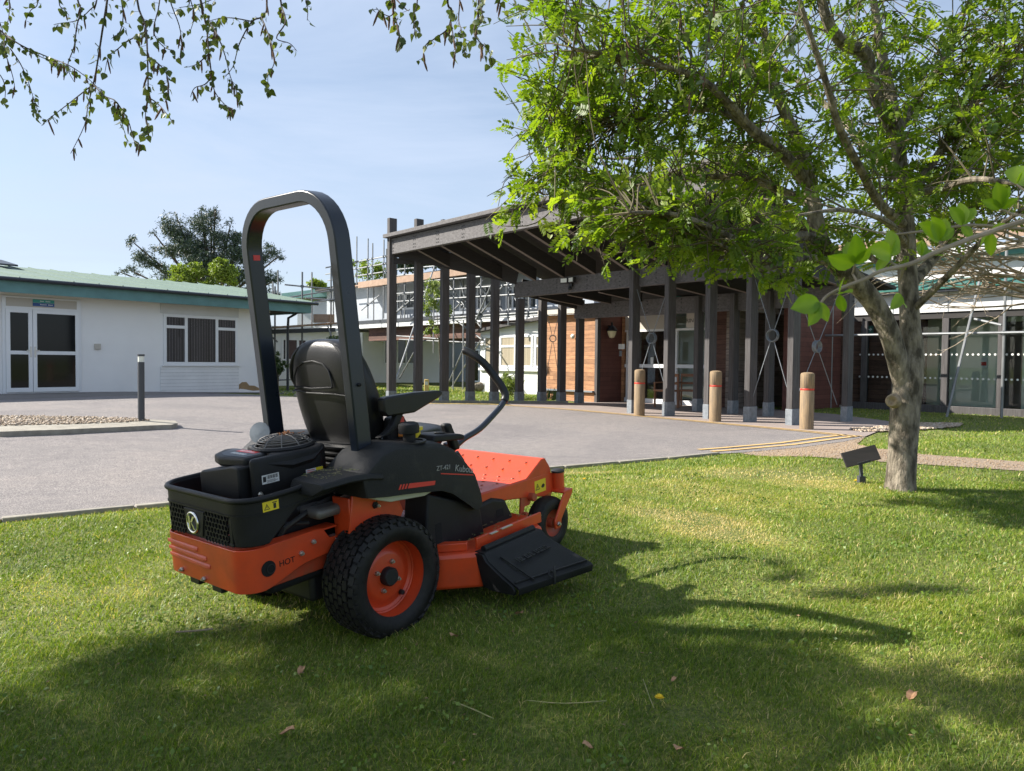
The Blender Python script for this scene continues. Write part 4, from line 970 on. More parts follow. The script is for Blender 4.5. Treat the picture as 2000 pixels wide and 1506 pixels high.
rear_wheel(1); rear_wheel(-1)
def caster(side):
    w = thing('front_wheel', None, None); w.parent = mw; w.location = (.40*side, 1.25, .142)
    t = MB().lathe([(.075, -.042), (.09, -.05), (.118, -.052), (.135, -.044), (.144, -.02), (.146, 0), (.144, .02), (.135, .044), (.118, .052), (.09, .05), (.075, .042)], 44, MX, cap=False).build('tyre', M['rubber'], w, smooth=True)
    r = MB().lathe([(.08, -.046), (.078, -.03), (.05, -.012), (.0, -.010)], 32, MX, cap=False).lathe([(.082, .046), (.078, .034), (.05, .016), (.028, .016), (.026, .045), (.0, .045)], 32, MX, cap=False).build('rim', M['orange_dull'], w, smooth=True)
    f = MB()
    for s in (-1, 1):
        x = .40*side+s*.066
        f.prism([(1.225, .115), (1.275, .115), (1.285, .16), (1.40, .285), (1.40, .305), (1.335, .305), (1.315, .29), (1.222, .16)], x-.006, x+.006, 0)
    f.box(.40*side-.072, .40*side+.072, 1.315, 1.405, .295, .308)
    fo = f.build('caster_fork', M['orange'], mw, bevel=.004, seg=2)
    bolt('axle_nut', (.40*side+.073, 1.25, .142), .014, fo, (1, 0, 0)); bolt('axle_nut', (.40*side-.073, 1.25, .142), .014, fo, (-1, 0, 0))
    MB().lathe([(.035, .308), (.035, .402)], 20, Matrix.Translation((.40*side, 1.365, 0))).build('caster_pivot', M['orange'], mw, smooth=True)
    MB().lathe([(.038, .4025), (.038, .412), (.03, .418), (.0, .419)], 20, Matrix.Translation((.40*side, 1.365, 0))).build('pivot_cap', M['black'], mw, smooth=True)
caster(1); caster(-1)
# ---- frame and platform
fr_ = MB()
for s in (-1, 1): fr_.box(s*.26-.03, s*.26+.03, -.45, 1.0, .30, .385)
fr_.box(-.30, .30, -.05, .02, .31, .37); fr_.box(-.3, .3, .62, .68, .30, .37)
fr_.build('frame', M['orange_dull'], mw, bevel=.004)
pl = MB()
pl.prism([(.62, .425), (1.10, .418), (1.24, .498), (1.275, .498), (1.315, .44), (1.325, .40), (1.325, .385), (1.10, .405), (.62, .412)], -.385, .385, 0)
pl.prism([(.68, .30), (.9, .345), (1.18, .30), (1.25, .283), (1.40, .300), (1.40, .395), (1.25, .412), (.60, .424), (.60, .36)], .372, .386, 0)
pl.prism([(.68, .30), (.9, .345), (1.18, .30), (1.25, .283), (1.40, .300), (1.40, .395), (1.25, .412), (.60, .424), (.60, .36)], -.386, -.372, 0)
pl.box(-.38, .38, 1.31, 1.37, .31, .385)
plo = pl.build('foot_platform', M['orange'], mw, bevel=.006)
dm_ = MB()
for (x, y) in [(x, y) for x in (.32, .22, .12, .02, -.08, -.18, -.28) for y in (.80, .93, 1.06)] + [(x+.05, y) for x in (.22, .12, .02, -.08, -.18) for y in (.865, .995)]:
    dm_.lathe([(.010, .4195), (.007, .424), (.0035, .424), (.0035, .4201)], 12, Matrix.Translation((x, y, 0)), cap=False)
for (x, t) in [(x, t) for x in (.30, .18, .06, -.06, -.18) for t in (.3, .75)]:
    Q = Matrix.Translation((x, 1.10+.14*t, .4186+.08*t)) @ Matrix.Rotation(math.atan2(.08, .14), 4, 'X'); dm_.lathe([(.010, -.001), (.007, .004), (.0035, .004), (.0035, .001)], 12, Q, cap=False)
dm_.build('grip_dimple', M['orange_dull'], plo, smooth=True)
wl_ = MB(); wl_.box(.3862, .3868, 1.165, 1.265, .318, .388); wlo = wl_.build('warning_label', M['warn'], plo)
wk = MB()
def tri(mb_, cx, cy, s, f):
    a = [(cx-s, cy-s*.8), (cx+s, cy-s*.8), (cx, cy+s)]; b = [(cx-s*.68, cy-s*.6), (cx+s*.68, cy-s*.6), (cx, cy+s*.6)]
    A = [f(*p) for p in a]; B = [f(*p) for p in b]; mb_.add(A+B, [(0, 1, 4, 3), (1, 2, 5, 4), (2, 0, 3, 5)])
    mb_.add([f(cx-s*.12, cy-s*.35), f(cx+s*.12, cy-s*.35), f(cx+s*.14, cy+s*.25), f(cx-s*.14, cy+s*.25)], [(0, 1, 2, 3)])
tri(wk, 1.19, .352, .020, lambda a, b: (.3872, a, b))
wk.prism([(1.222, .345), (1.232, .358), (1.243, .362), (1.256, .352), (1.250, .342), (1.236, .338)], .3869, .3873, 0)
wk.build('label_symbol', M['black'], wlo)
# linkage between platform and deck
lk = MB(); lk.prism([(1.05, .36), (1.14, .36), (1.145, .31), (1.115, .27), (1.075, .27), (1.05, .22), (1.05, .14), (1.035, .14), (1.03, .22), (1.04, .29)], .372, .385, 0)
lk.tube([(.36, 1.12, .315), (.42, 1.12, .315)], .022, 14); lk.tube([(.37, 1.06, .235), (.41, 1.06, .235)], .012, 10)
lk.build('deck_hanger', M['orange_dull'], mw, bevel=.003)
# ---- deck and chute
dk_o = [(-.62, .42), (-.48, .27), (-.38, .20), (.38, .20), (.49, .295), (.635, .43), (.645, .55), (.63, .90), (.45, 1.02), (-.42, 1.02), (-.62, .88)]
dm = MB(); dm.prism(dk_o, .085, .248, 2); dko = dm.build('mower_deck', M['orange'], mw, bevel=.018, seg=3)
d2 = MB(); d2.box(.575, .588, .46, .95, .248, .30); d2.box(.36, .44, .36, .45, .248, .31); d2.prism([(.46, .33), (.56, .42), (.54, .45), (.42, .36)], .249, .285, 2); d2.build('deck_bracket', M['orange'], dko, bevel=.003)
sp_ = MB(); sp_.lathe([(.10, .262), (.10, .30), (.05, .34), (.0, .345)], 24, Matrix.Translation((.22, .62, 0)), cap=False); sp_.build('spindle_cover', M['orange_dull'], dko, smooth=True)
dbr = MB()
for k in range(170):
    x, y = random.uniform(.2, .57), random.uniform(.45, .98); z = .2635+random.uniform(0, .004); a = random.uniform(0, 6.3); l = random.uniform(.01, .03)
    dbr.bar((x, y, z), (x+math.cos(a)*l, y+math.sin(a)*l, z+.003), .0022, .0012)
M['clippings'] = mat('dry grass clippings', (.33, .27, .14), .9, col2=(.15, .2, .05), scale=40)
tag(dbr.build('clippings', M['clippings'], dko), kind='stuff')
wh = MB().lathe([(.05, -.02), (.05, .02)], 20, Matrix.Translation((.62, .97, .06)) @ MX).build('anti_scalp_roller', M['graphite'], dko, smooth=True)
# chute: a hinged sloping hood, a shell with depth
def chs(y, s=1.0):   # cross-section at y, from the hinge outwards; outer then inner return
    top = [(.60, .300), (.655, .298), (.69, .268), (.80, .228), (.955, .182), (.975, .174), (.975, .150)]
    t = .007
    k = (.18+.12*min(1, max(0, (y-.38)/.47)))/.32; top = [(.655+(x-.655)*(k if x > .655 else 1), z-.048*(1 if x < .7 else (1 if k > .9 else 1))) for x, z in top]; top = [(x, max(z, .095)) for x, z in top]
    return [(x, y, z) for x, z in top] + [(x-.004, y, z-t*1.4) for x, z in top[::-1]]
ch = MB(); ch.loft([chs(y) for y in (.43, .54, .70, .85)])
# side skirts of the hood
ch.prism([(.61, .246), (.655, .246), (.674, .217), (.735, .178), (.82, .132), (.834, .115), (.83, .095), (.70, .09), (.65, .10)], .416, .430, 1)
ch.prism([(.61, .246), (.655, .246), (.69, .215), (.80, .177), (.94, .132), (.955, .12), (.945, .09), (.70, .10), (.65, .12)], .848, .858, 1)
cho = ch.build('discharge_chute', M['plastic'], mw, bevel=.004, seg=2)
rb_ = MB(); rb_.bar((.69, .50, .221), (.865, .52, .140), .008, .005); rb_.bar((.822, .435, .144), (.925, .845, .142), .01, .006); rb_.tube([(.625, .46, .256), (.625, .83, .256)], .015, 12)
rb_.build('chute_rib', M['plastic'], cho, smooth=True)
hk = MB(); hk.tube([(.90, .62, .095), (.902, .62, .165), (.897, .625, .175)], .006, 8); hk.tube([(.90, .62, .15), (.885, .605, .162), (.89, .59, .145), (.902, .60, .133)], .004, 8); hk.build('chute_hook', M['black'], cho, smooth=True)
sg_ = MB().bar((.60, .62, .303), (.60, .70, .303), .014, .004).bar((.60, .54, .300), (.60, .59, .301), .014, .004).build('hinge_plate', M['bolt'], cho)
# moulded marks on the chute: short raised strokes (not legible in the photograph)
ek = MB(); y = .55; j = 0
dirx = V((.155, 0, -.052)).normalized()
for wlen in (3, 4, 7):
    for k in range(wlen):
        o = V((.735, y, .2035))
        ek.bar(o, o+dirx*.030, .006, .003, upv=(0, 0, 1)); 
        if (k+j) % 2: ek.bar(o+V((0, .003, 0))+dirx*.004, o+V((0, .012, 0))+dirx*.004, .005, .003)
        if (k+j) % 3: ek.bar(o+V((0, .003, 0))+dirx*.026, o+V((0, .012, 0))+dirx*.026, .005, .003)
        y += .0150
    y += .014; j += 1
ek.build('moulded_marks', M['black'], cho)
# ---- bumper
def upath(hw, yr, rad, yf, n=7, yl=None):
    p = [(-hw, yf)]
    for k in range(n+1): a = math.pi+k/n*math.pi/2; p.append((-hw+rad+rad*math.cos(a), yr+rad+rad*math.sin(a)))
    for k in range(n+1): a = 1.5*math.pi+k/n*math.pi/2; p.append((hw-rad+rad*math.cos(a), yr+rad+rad*math.sin(a)))
    p.append((hw, yf)); return p
def resamp(path, st=.03):
    out = []
    for a, b in zip(path, path[1:]):
        L_ = math.hypot(b[0]-a[0], b[1]-a[1]); n = max(1, int(L_/st))
        out += [(a[0]+(b[0]-a[0])*i/n, a[1]+(b[1]-a[1])*i/n) for i in range(n)]
    return out+[path[-1]]
def lerpf(tab, y):
    if y <= tab[0][0]: return tab[0][1]
    for (a, va), (b, vb) in zip(tab, tab[1:]):
        if y <= b: return va+(vb-va)*(y-a)/(b-a)
    return tab[-1][1]
bpath = resamp(upath(.315, -.538, .085, -.08))
zb_f = lambda y: lerpf([(-.44, .305), (-.28, .358), (-.10, .372)], y)
zt_f = lambda y: lerpf([(-.40, .476), (-.20, .480), (-.165, .476), (-.155, .432), (-.08, .425)], y)
bu = MB(); bu.ribbon(bpath, [zb_f(p[1]) for p in bpath], [zt_f(p[1]) for p in bpath], .006)
buo = bu.build('rear_bumper', M['orange'], mw, bevel=.002, seg=1, angle=60)
tp = MB(); tp.prism([(-.31, -.43), (-.235, -.525), (.235, -.525), (.31, -.43), (.31, -.1), (.24, -.1), (.24, -.36), (-.24, -.36), (-.24, -.1), (-.31, -.1)], .466, .474, 2); tp.build('bumper_shelf', M['orange'], buo)
for k, (z, xa, xb) in enumerate(((.437, -.27, -.02), (.408, -.265, .045), (.380, -.26, .07))):
    lv = MB(); lv.loft([[(xa, -.531, z-.010), (xa+.004, -.5415, z-.004), (xa+.004, -.5415, z+.008), (xa, -.5385, z+.010)], [(xb-.02, -.5385, z-.011), (xb-.02, -.5475, z-.007), (xb-.02, -.544, z+.004), (xb-.02, -.5385, z+.010)], [(xb, -.5385, z-.010), (xb, -.540, z-.006), (xb, -.540, z+.006), (xb, -.5385, z+.010)]])
    lv.build('louvre', M['orange'], buo, bevel=.002, seg=1)
for x in (-.165, .015): bolt('bumper_bolt', (x, -.539, .322 if x > 0 else .327), .010, buo, (0, -1, 0))
for (y, z) in ((-.225, .436), (-.285, .405)): bolt('bumper_bolt', (.3155, y, z), .011, buo, (1, 0, 0))
ehz = .388
MB().lathe([(.031, 0), (.031, .0015)], 28, Matrix.Translation((.3155, -.465+.03, ehz)) @ MX).build('exhaust_hole', M['void'], buo)
MB().lathe([(.019, .002), (.019, .004), (.015, .004), (.015, .002)], 22, Matrix.Translation((.3155, -.425, ehz-.003)) @ MX, cap=False).build('exhaust_pipe', M['black'], buo)
text('HOT', .034, (.3158, -.352, .390), (0, 1, 0), (0, 0, 1), M['void'], buo, 'cut_lettering')
lb_ = MB().box(.3155, .3162, -.115, -.083, .378, .42).build('side_label', M['label_white'], buo); MB().box(.3163, .3167, -.112, -.088, .39, .395).box(.3163, .3167, -.112, -.09, .402, .409).build('label_print', M['black'], lb_)
for x in (-.15, .03): MB().box(x-.04, x+.035, -.50, -.40, .255, .304).build('hitch_block', M['black'], mw, bevel=.004)
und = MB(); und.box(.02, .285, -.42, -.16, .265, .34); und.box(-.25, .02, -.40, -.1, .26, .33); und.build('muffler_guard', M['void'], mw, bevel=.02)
ms_ = MB().box(-.2, .27, -.22, .2, .16, .36).build('transmission', M['black'], mw, bevel=.02)
# ---- black engine guard with hex grilles
gp = resamp(upath(.328, -.528, .10, .10), .025)
g_zb = lambda p: lerpf([(-.43, .486), (-.34, .56), (-.28, .612), (.1, .63)], p[1])
g_zt = lambda p: lerpf([(-.5, .666), (-.33, .670), (0, .69), (.1, .70)], p[1])
gu = MB()
# rear wall is left open where the grilles sit: build the wall in bands
def wallband(x0, x1, z0, z1, y=-.528, th=.012): gu.box(x0, x1, y, y+th, z0, z1)
gu2 = [p for p in gp]
gu.ribbon(gp, [max(g_zb(p), .598) if abs(p[0]) < .24 and p[1] < -.523 else g_zb(p) for p in gp], [g_zt(p) for p in gp], .014)
wallband(-.24, .24, .484, .498); wallband(-.24, -.215, .496, .60); wallband(-.118, .050, .496, .60); wallband(.215, .24, .496, .60)
guo = gu.build('engine_guard', M['plastic'], mw, bevel=.004, seg=2, angle=50)
rim_ = MB(); rim_.tube([(p[0], p[1]+.0, g_zt(p)) for p in gp], .012, 10); rim_.build('guard_rim', M['plastic'], guo, smooth=True)
cp_ = MB(); cp_.prism([(-.115, .598), (.045, .598), (.020, .494), (-.10, .494)], -.5335, -.5285, 1); cp_.build('badge_plate', M['plastic'], guo, bevel=.003)
ln = MB(); ln.ribbon(gp, [g_zt(p)-.062 for p in gp], [g_zt(p)-.056 for p in gp], .004, inset=-.004); ln.build('guard_crease', M['plastic'], guo)
def hexgrille(x0, x1, z0, z1, skew=0):
    hx = MB(); pr = .0135; ri = .0108; dy = pr*1.5; dx = pr*math.sqrt(3); y = -.532; j = 0; z = z0+pr*.4
    while z < z1-pr*.2:
        x = x0+(dx/2 if j % 2 else 0)+dx*.3
        while x < x1-dx*.1:
            o = [(x+pr*math.sin(k*math.pi/3), y, z+pr*math.cos(k*math.pi/3)) for k in range(6)]; i_ = [(x+ri*math.sin(k*math.pi/3), y, z+ri*math.cos(k*math.pi/3)) for k in range(6)]
            b_ = [(x+ri*.95*math.sin(k*math.pi/3), y+.016, z+ri*.95*math.cos(k*math.pi/3)) for k in range(6)]
            hx.add(o+i_+b_, [(k, (k+1) % 6, 6+(k+1) % 6, 6+k) for k in range(6)]+[(6+k, 6+(k+1) % 6, 12+(k+1) % 6, 12+k) for k in range(6)])
            x += dx
        z += dy; j += 1
    hx.build('hex_grille', M['plastic'], guo)
hexgrille(-.237, -.118, .490, .600); hexgrille(.045, .215, .490, .600)
bd_ = thing('round_badge', None, None); bd_.parent = guo; bd_.location = (-.030, -.557, .545)
ring = MB(); N_ = 36; rr0 = .041
for q in range(1): ring.tube([(rr0*math.cos(2*math.pi*k/N_), 0, rr0*math.sin(2*math.pi*k/N_)) for k in range(N_+1)], .0055, 8, cap=False)
kk = MB(); kk.prism([(-.020, -.022), (-.011, -.022), (-.011, .022), (-.020, .022)], -.005, 0, 1)
kk.prism([(-.009, .001), (.010, .023), (.021, .023), (.001, .0005)], -.0052, 0, 1); kk.prism([(-.004, -.001), (.001, -.0005), (.021, -.023), (.012, -.023)], -.0054, 0, 1)
# ring and letter live one level under the guard
for nm, q in (('badge_ring', ring), ('badge_letter', kk)): q.v = [(v[0]*(1.2 if nm == 'badge_letter' else 1)-.045, v[1]-.536, v[2]*(1.2 if nm == 'badge_letter' else 1)+.545) for v in q.v]; q.build(nm, M['chrome'], guo, smooth=True)
bpy.data.objects.remove(bd_)
MB().lathe([(.039, 0), (.039, .002)], 30, Matrix.Translation((-.045, -.5355, .545)) @ Matrix.Rotation(R(90), 4, 'X')).build('badge_face', M['black'], guo)
wg = MB().box(.3285, .3291, -.445, -.375, .614, .652).build('warning_label', M['warn'], guo)
wk = MB(); tri(wk, -.427, .631, .013, lambda a, b: (.3293, a, b)); wk.box(.3292, .3294, -.399, -.387, .620, .640); wk.box(.3292, .3294, -.403, -.383, .642, .646); wk.build('label_symbol', M['black'], wg)
# ---- engine
en = thing('engine', None, None); en.parent = mw
blk = MB(); blk.lathe([(.16, .40), (.16, .50), (.175, .52), (.175, .56), (.16, .58), (.16, .62)], 28, Matrix.Translation((.03, -.17, 0))); blk.box(-.16, .20, -.34, -.02, .40, .60); blk.build('crankcase', M['black'], en, smooth=True)
shr = MB()
sec = lambda z, g: [(x*g+.02, y*g-.19, z) for x, y in ((-.20, -.15), (-.17, -.20), (.13, -.205), (.17, -.17), (.17, .13), (.11, .19), (-.13, .19), (-.20, .12))]
shr.prism([(.158, -.385), (.185, -.40), (.203, -.375), (.203, -.07), (.15, -.01), (-.11, -.01), (-.15, -.05), (-.15, -.21), (.08, -.235), (.15, -.30)], .60, .795, 2); shr.build('engine_shroud', M['plastic'], en, bevel=.014, seg=3)
sw = MB(); sw.loft([[(.196, -.36, .782), (.198, -.22, .768), (.198, -.12, .772), (.192, -.05, .79)], [(.2005, -.35, .770), (.218, -.22, .745), (.218, -.12, .752), (.2, -.06, .782)], [(.1995, -.34, .762), (.1995, -.22, .722), (.1995, -.12, .73), (.1995, -.06, .775)]], closed=False, cap=False); sw.build('shroud_ridge', M['plastic'], en, smooth=True)
af = MB(); fs_ = lambda z, g: [(x*g-.01, y*g-.33, z) for x, y in ((-.165, -.06), (-.13, -.105), (.04, -.105), (.057, -.09), (.057, .14), (-.165, .14))]
af.prism([(-.155, .63), (.15, .63), (.15, .765), (.10, .768), (-.07, .738), (-.14, .728), (-.155, .71)], -.432, -.27, 1); af.build('air_filter_cover', M['plastic'], en, bevel=.008, seg=2)
lid = MB(); lid.prism([(-.105, -.385), (-.02, -.412), (.13, -.385), (.135, -.30), (.07, -.245), (-.15, -.265), (-.165, -.31)], .752, .794, 2); lid.build('filter_lid', M['plastic'], en, bevel=.012, seg=3)
lp_ = MB(); lp_.prism([(-.085, -.365), (-.02, -.390), (.105, -.37), (.11, -.30), (.055, -.262), (-.135, -.28)], .7945, .7955, 2); lpo = lp_.build('top_label', M['graphite'], en)
a = MB(); a.prism([(-.055, -.315), (.075, -.31), (.07, -.275), (-.055, -.283)], .7957, .7962, 2); a.build('red_label', M['label_red'], en)
a = MB(); 
for k in range(5): a.box(-.040+k*.021, -.026+k*.021, -.350, -.330, .7957, .7962)
for k in range(6): a.box(-.045+k*.017, -.035+k*.017, -.302, -.289, .7963, .7966)
a.build('label_print', M['label_white'], en)
eb_ = MB().box(.0, .001, 0, .078, 0, .036).build('serial_label', M['label_white'], en); eb_.location = (.2040, -.362, .690); 
a = MB(); a.box(.0012, .0016, .004, .018, .008, .03)
for k in range(13): a.box(.0012, .0016, .022+k*.004, .022+k*.004+(.0025 if k % 3 else .0014), .018, .033)
for z in (.004, .008, .012): a.box(.0012, .0016, .022, .06+.012*(z == .008), z, z+.0016)
a.build('label_print', M['black'], eb_)
bolt('shroud_bolt', (.203, -.375, .655), .010, en, (1, 0, 0))
el = MB().box(.0, .001, 0, .085, 0, .032).build('caution_label', M['label_white'], en); el.location = (.2040, -.155, .676); a = MB().box(.0011, .0014, .05, .085, .0, .032); q = a.build('caution_half', M['warn'], el)
a = MB(); 
for k in range(4): a.box(.0015, .0018, .004, .044, .004+k*.007, .0065+k*.007)
a.build('label_print', M['label_red'], el)
fg = MB(); fc = (.045, -.150); fz = .80
for r_, z in ((.118, .008), (.108, .020), (.098, .028), (.088, .034), (.078, .038), (.067, .041), (.055, .043), (.042, .045), (.028, .046)):
    fg.tube([(fc[0]+r_*math.cos(2*math.pi*k/36), fc[1]+r_*math.sin(2*math.pi*k/36), fz+z) for k in range(37)], .0024, 5, cap=False)
for k in range(10):
    a_ = 2*math.pi*k/10; fg.tube([(fc[0]+r_*math.cos(a_), fc[1]+r_*math.sin(a_), fz+z+.002) for r_, z in ((.123, -.005), (.118, .009), (.098, .029), (.07, .041), (.025, .047))], .0028, 5)
fg.build('fan_grille', M['greymetal'], en, smooth=True)
MB().lathe([(.130, -.008), (.133, .0), (.126, .008), (.114, .006)], 40, Matrix.Translation((fc[0], fc[1], fz)), cap=False).build('grille_ring', M['plastic'], en, smooth=True)
MB().lathe([(.112, 0), (.08, .01), (.03, .026), (.0, .027)], 30, Matrix.Translation((fc[0], fc[1], fz-.004)), cap=False).build('fan', M['void'], en, smooth=True)
tw = MB()
for k in range(26):
    a_ = random.uniform(0, 6.3); r_ = abs(random.gauss(0, .035)); r_ *= .8; x, y = fc[0]+.0+r_*math.cos(a_), fc[1]+.02+r_*math.sin(a_); l = random.uniform(.01, .03); b_ = random.uniform(0, 6.3)
    tw.bar((x, y, fz+.047), (x+l*math.cos(b_), y+l*math.sin(b_), fz+.05+random.uniform(0, .008)), .003, .002)
M['drybit'] = mat('dry brown debris', (.28, .12, .05), .9)
tw.build('debris', M['drybit'], en)
oc = MB().lathe([(.028, 0), (.03, .012), (.022, .02), (.0, .022)], 18, Matrix.Translation((.235, -.02, .655)), cap=False).build('oil_cap', M['ycap'], en, smooth=True)
rd = MB().box(.19, .24, -.09, .02, .635, .65).build('orange_bracket', M['orange'], en, bevel=.003)
hs = MB(); hs.tube([(.20, -.33, .42), (.24, -.3, .50), (.25, -.15, .56), (.24, 0, .58)], .012, 8); hs.tube([(.12, -.36, .47), (.2, -.34, .52), (.26, -.2, .50)], .009, 8); hs.build('hose', M['black'], en, smooth=True)
cm = MB().box(.10, .33, -.20, .06, .515, .562).build('rear_casting', M['greymetal'], mw, bevel=.02, seg=3)
# ---- roll bar
def rops_path(w=.325, z0=.42, z1=1.855, r=.20, n=9):
    p = [(-w, z0)]
    for k in range(n+1): a = math.pi-k/n*math.pi/2; p.append((-w+r+r*math.cos(a), z1-r+r*math.sin(a)))
    for k in range(n+1): a = math.pi/2-k/n*math.pi/2; p.append((w-r+r*math.cos(a), z1-r+r*math.sin(a)))
    p.append((w, z0)); return p
rp_ = rops_path(); secs = []
for i, (x, z) in enumerate(rp_):
    a = V(rp_[max(i-1, 0)]); b = V(rp_[min(i+1, len(rp_)-1)]); d = (b-a).normalized(); nn = V((-d.y, d.x))
    yc = .052-(z-.7)*.040
    t1, t2 = .0255, .040
    secs.append([(x+nn.x*t1, yc-t2, z+nn.y*t1), (x+nn.x*t1, yc+t2, z+nn.y*t1), (x-nn.x*t1, yc+t2, z-nn.y*t1), (x-nn.x*t1, yc-t2, z-nn.y*t1)])
ro_ = MB(); ro_.loft(secs); rop = ro_.build('roll_bar', M['rops'], mw, bevel=.006, seg=2, angle=50)
MB().box(-.2985, -.2975, .0, .035, 1.62, 1.645).build('red_label', M['label_red'], rop)
bolt('bar_bolt', (.352, .04, 1.05), .009, rop, (1, 0, 0), M['black']); 
mir = MB().lathe([(.045, 0), (.05, .01), (.05, .02), (.0, .022)], 24, Matrix.Translation((-.27, -.055, .815)) @ Matrix.Rotation(R(72), 4, 'X') @ Matrix.Rotation(R(30), 4, 'Y') , cap=False)
mir.build('round_lamp', M['galv'], mw, smooth=True)
# ---- seat
st_ = thing('seat', None, None); st_.parent = mw
def ssec(z, w, y0, y1, xo=-.028, n=20, e=3.2):
    """rounded plan section: back edge y0, front y1, half width w"""
    o = []
    for k in range(n):
        a = 2*math.pi*k/n; c, s = math.cos(a), math.sin(a)
        o.append((xo+w*abs(c)**(2/e)*(1 if c > 0 else -1), (y0+y1)/2+(y1-y0)/2*abs(s)**(2/e)*(1 if s > 0 else -1), z))
    return o
bkz = [(.715, .185, .165, .30), (.75, .205, .150, .33), (.82, .230, .135, .34), (.92, .245, .118, .32), (1.02, .245, .105, .29), (1.10, .237, .098, .26), (1.16, .215, .098, .24), (1.205, .175, .105, .225), (1.232, .12, .120, .21), (1.24, .05, .14, .19)]
bk = MB(); bk.loft([ssec(z, w*1.06, a, b) for z, w, a, b in bkz]); bko = bk.build('backrest', M['vinyl'], st_, smooth=True, sub=1)
# raised piping over the back, arched panel line and seams
pp = MB(); pts = []
for z, w, a, b in [(1.0, .225, .165, 0), (1.06, .225, .135, 0), (1.12, .208, .125, 0), (1.165, .180, .124, 0), (1.195, .145, .128, 0), (1.215, .095, .132, 0), (1.222, .0, .136, 0)]: pts.append((-.028+w*1.05, a, z))
pts2 = [(-.056-p[0], p[1], p[2]) for p in pts[-2::-1]]; pp.tube(pts+pts2, .014, 8); pp.build('piping', M['vinyl'], bko, smooth=True)
sm2 = MB(); 
arch = [(-.20, .098, 1.02), (-.195, .097, 1.07), (-.17, .096, 1.11), (-.12, .095, 1.135), (-.04, .094, 1.142), (.03, .095, 1.13), (.07, .096, 1.10), (.085, .098, 1.05), (.085, .099, 1.025)]
sm2.tube([(x, y+.002, z) for x, y, z in arch], .004, 6); sm2.build('panel_seam', M['black'], bko, smooth=True)
hl = MB(); hl.tube([(-.20, .098, 1.02), (-.06, .093, 1.014), (.085, .098, 1.022)], .0045, 6); hl.build('panel_lip', M['plastic'], bko, smooth=True)
hl = MB(); hl.tube([(-.252, .17, 1.005), (-.22, .105, 1.0), (-.1, .099, .992), (.08, .099, .992), (.2, .108, .985), (.232, .17, .97)], .004, 6); hl.build('seam', M['black'], bko, smooth=True)
for k, (z, r_) in enumerate(((.745, .212), (.715, .20), (.69, .192), (.665, .185))):
    q = MB(); q.loft([ssec(z-.012, r_-.008, .10+.005, .40), ssec(z-.006, r_+.004, .093, .41), ssec(z+.002, r_+.004, .093, .41), ssec(z+.010, r_-.008, .105, .40)]); q.build('bellows_fold', M['vinyl'], st_, smooth=True)
MB().loft([ssec(.60, .17, .12, .42), ssec(.76, .19, .115, .42)]).build('bellows_core', M['black'], st_, smooth=True)
cu_ = MB(); cu_.loft([ssec(.64, .20, .18, .70), ssec(.66, .245, .15, .76), ssec(.72, .255, .14, .79), ssec(.755, .245, .16, .77), ssec(.768, .20, .2, .70)]); cu_.build('cushion', M['vinyl'], st_, smooth=True, sub=1)
sb_ = MB().box(-.2, .18, .1, .5, .56, .60).build('seat_base', M['orange_dull'], st_, bevel=.01)
def armrest(s):
    x = s*.275
    a = MB(); a.loft([[(x-.024, y, z0_), (x+.024, y, z0_), (x+.024, y, z1_), (x-.024, y, z1_)] for y, z0_, z1_ in ((.215, .905, .962), (.235, .880, .970), (.40, .876, .970), (.565, .925, .960), (.59, .938, .954))]); ao = a.build('armrest', M['vinyl'], st_, bevel=.010, seg=3)
    b = MB(); b.loft([[(x-.02, y-.022, z), (x+.015, y-.022, z), (x+.015, y+.022, z), (x-.02, y+.022, z)] for y, z in ((.31, .925), (.315, .88), (.29, .84), (.25, .81), (.20, .79))]); b.build('armrest_bracket', M['plastic'], ao, bevel=.006)
armrest(1)
# ---- fenders
def fender(s, detail=True):
    prof = [(-.075, .60), (-.085, .70), (-.055, .725), (.02, .775), (.10, .793), (.24, .775), (.38, .755), (.46, .715), (.535, .645), (.59, .56), (.625, .46), (.632, .405), (.60, .385), (.565, .405), (.50, .455), (.43, .505), (.36, .535), (.20, .560), (.02, .583)]
    a, b = (.23, .488) if s > 0 else (-.488, -.23)
    f = MB(); 
    # top edge drawn in a little towards the inside by lofting three copies of the outline
    def sec_(x, dz, dy): return [(x, y*(1-dy)+dy*.27, z+dz*(1 if z > .6 else 0)) for y, z in prof]
    xs_ = [a, a+.03, b-.07, b-.022, b-.004, b] if s > 0 else [b, b-.03, a+.07, a+.022, a+.004, a]
    f.loft([sec_(xs_[0], -.01, .0), sec_(xs_[1], .0, 0), sec_(xs_[2], .0, 0), sec_(xs_[3], -.008, .0), sec_(xs_[4], -.022, .012), sec_(xs_[5], -.034, .03)])
    fo = f.build('fender', M['plastic_dusty'], mw, smooth=True)
    fo.data.set_sharp_from_angle(angle=R(32))
    return fo
fR = fender(1); fL = fender(-1)
fp_ = MB(); fp_.loft([[(.26, y, z-.03), (.26, y, z), (xo, y, z-.004), (xo+.008, y, z-.03)] for y, z, xo in ((-.275, .672, .40), (-.26, .70, .455), (-.15, .712, .487), (-.05, .705, .492), (.02, .69, .492))]); fp_.build('fender_step', M['plastic_dusty'], fR, bevel=.008)
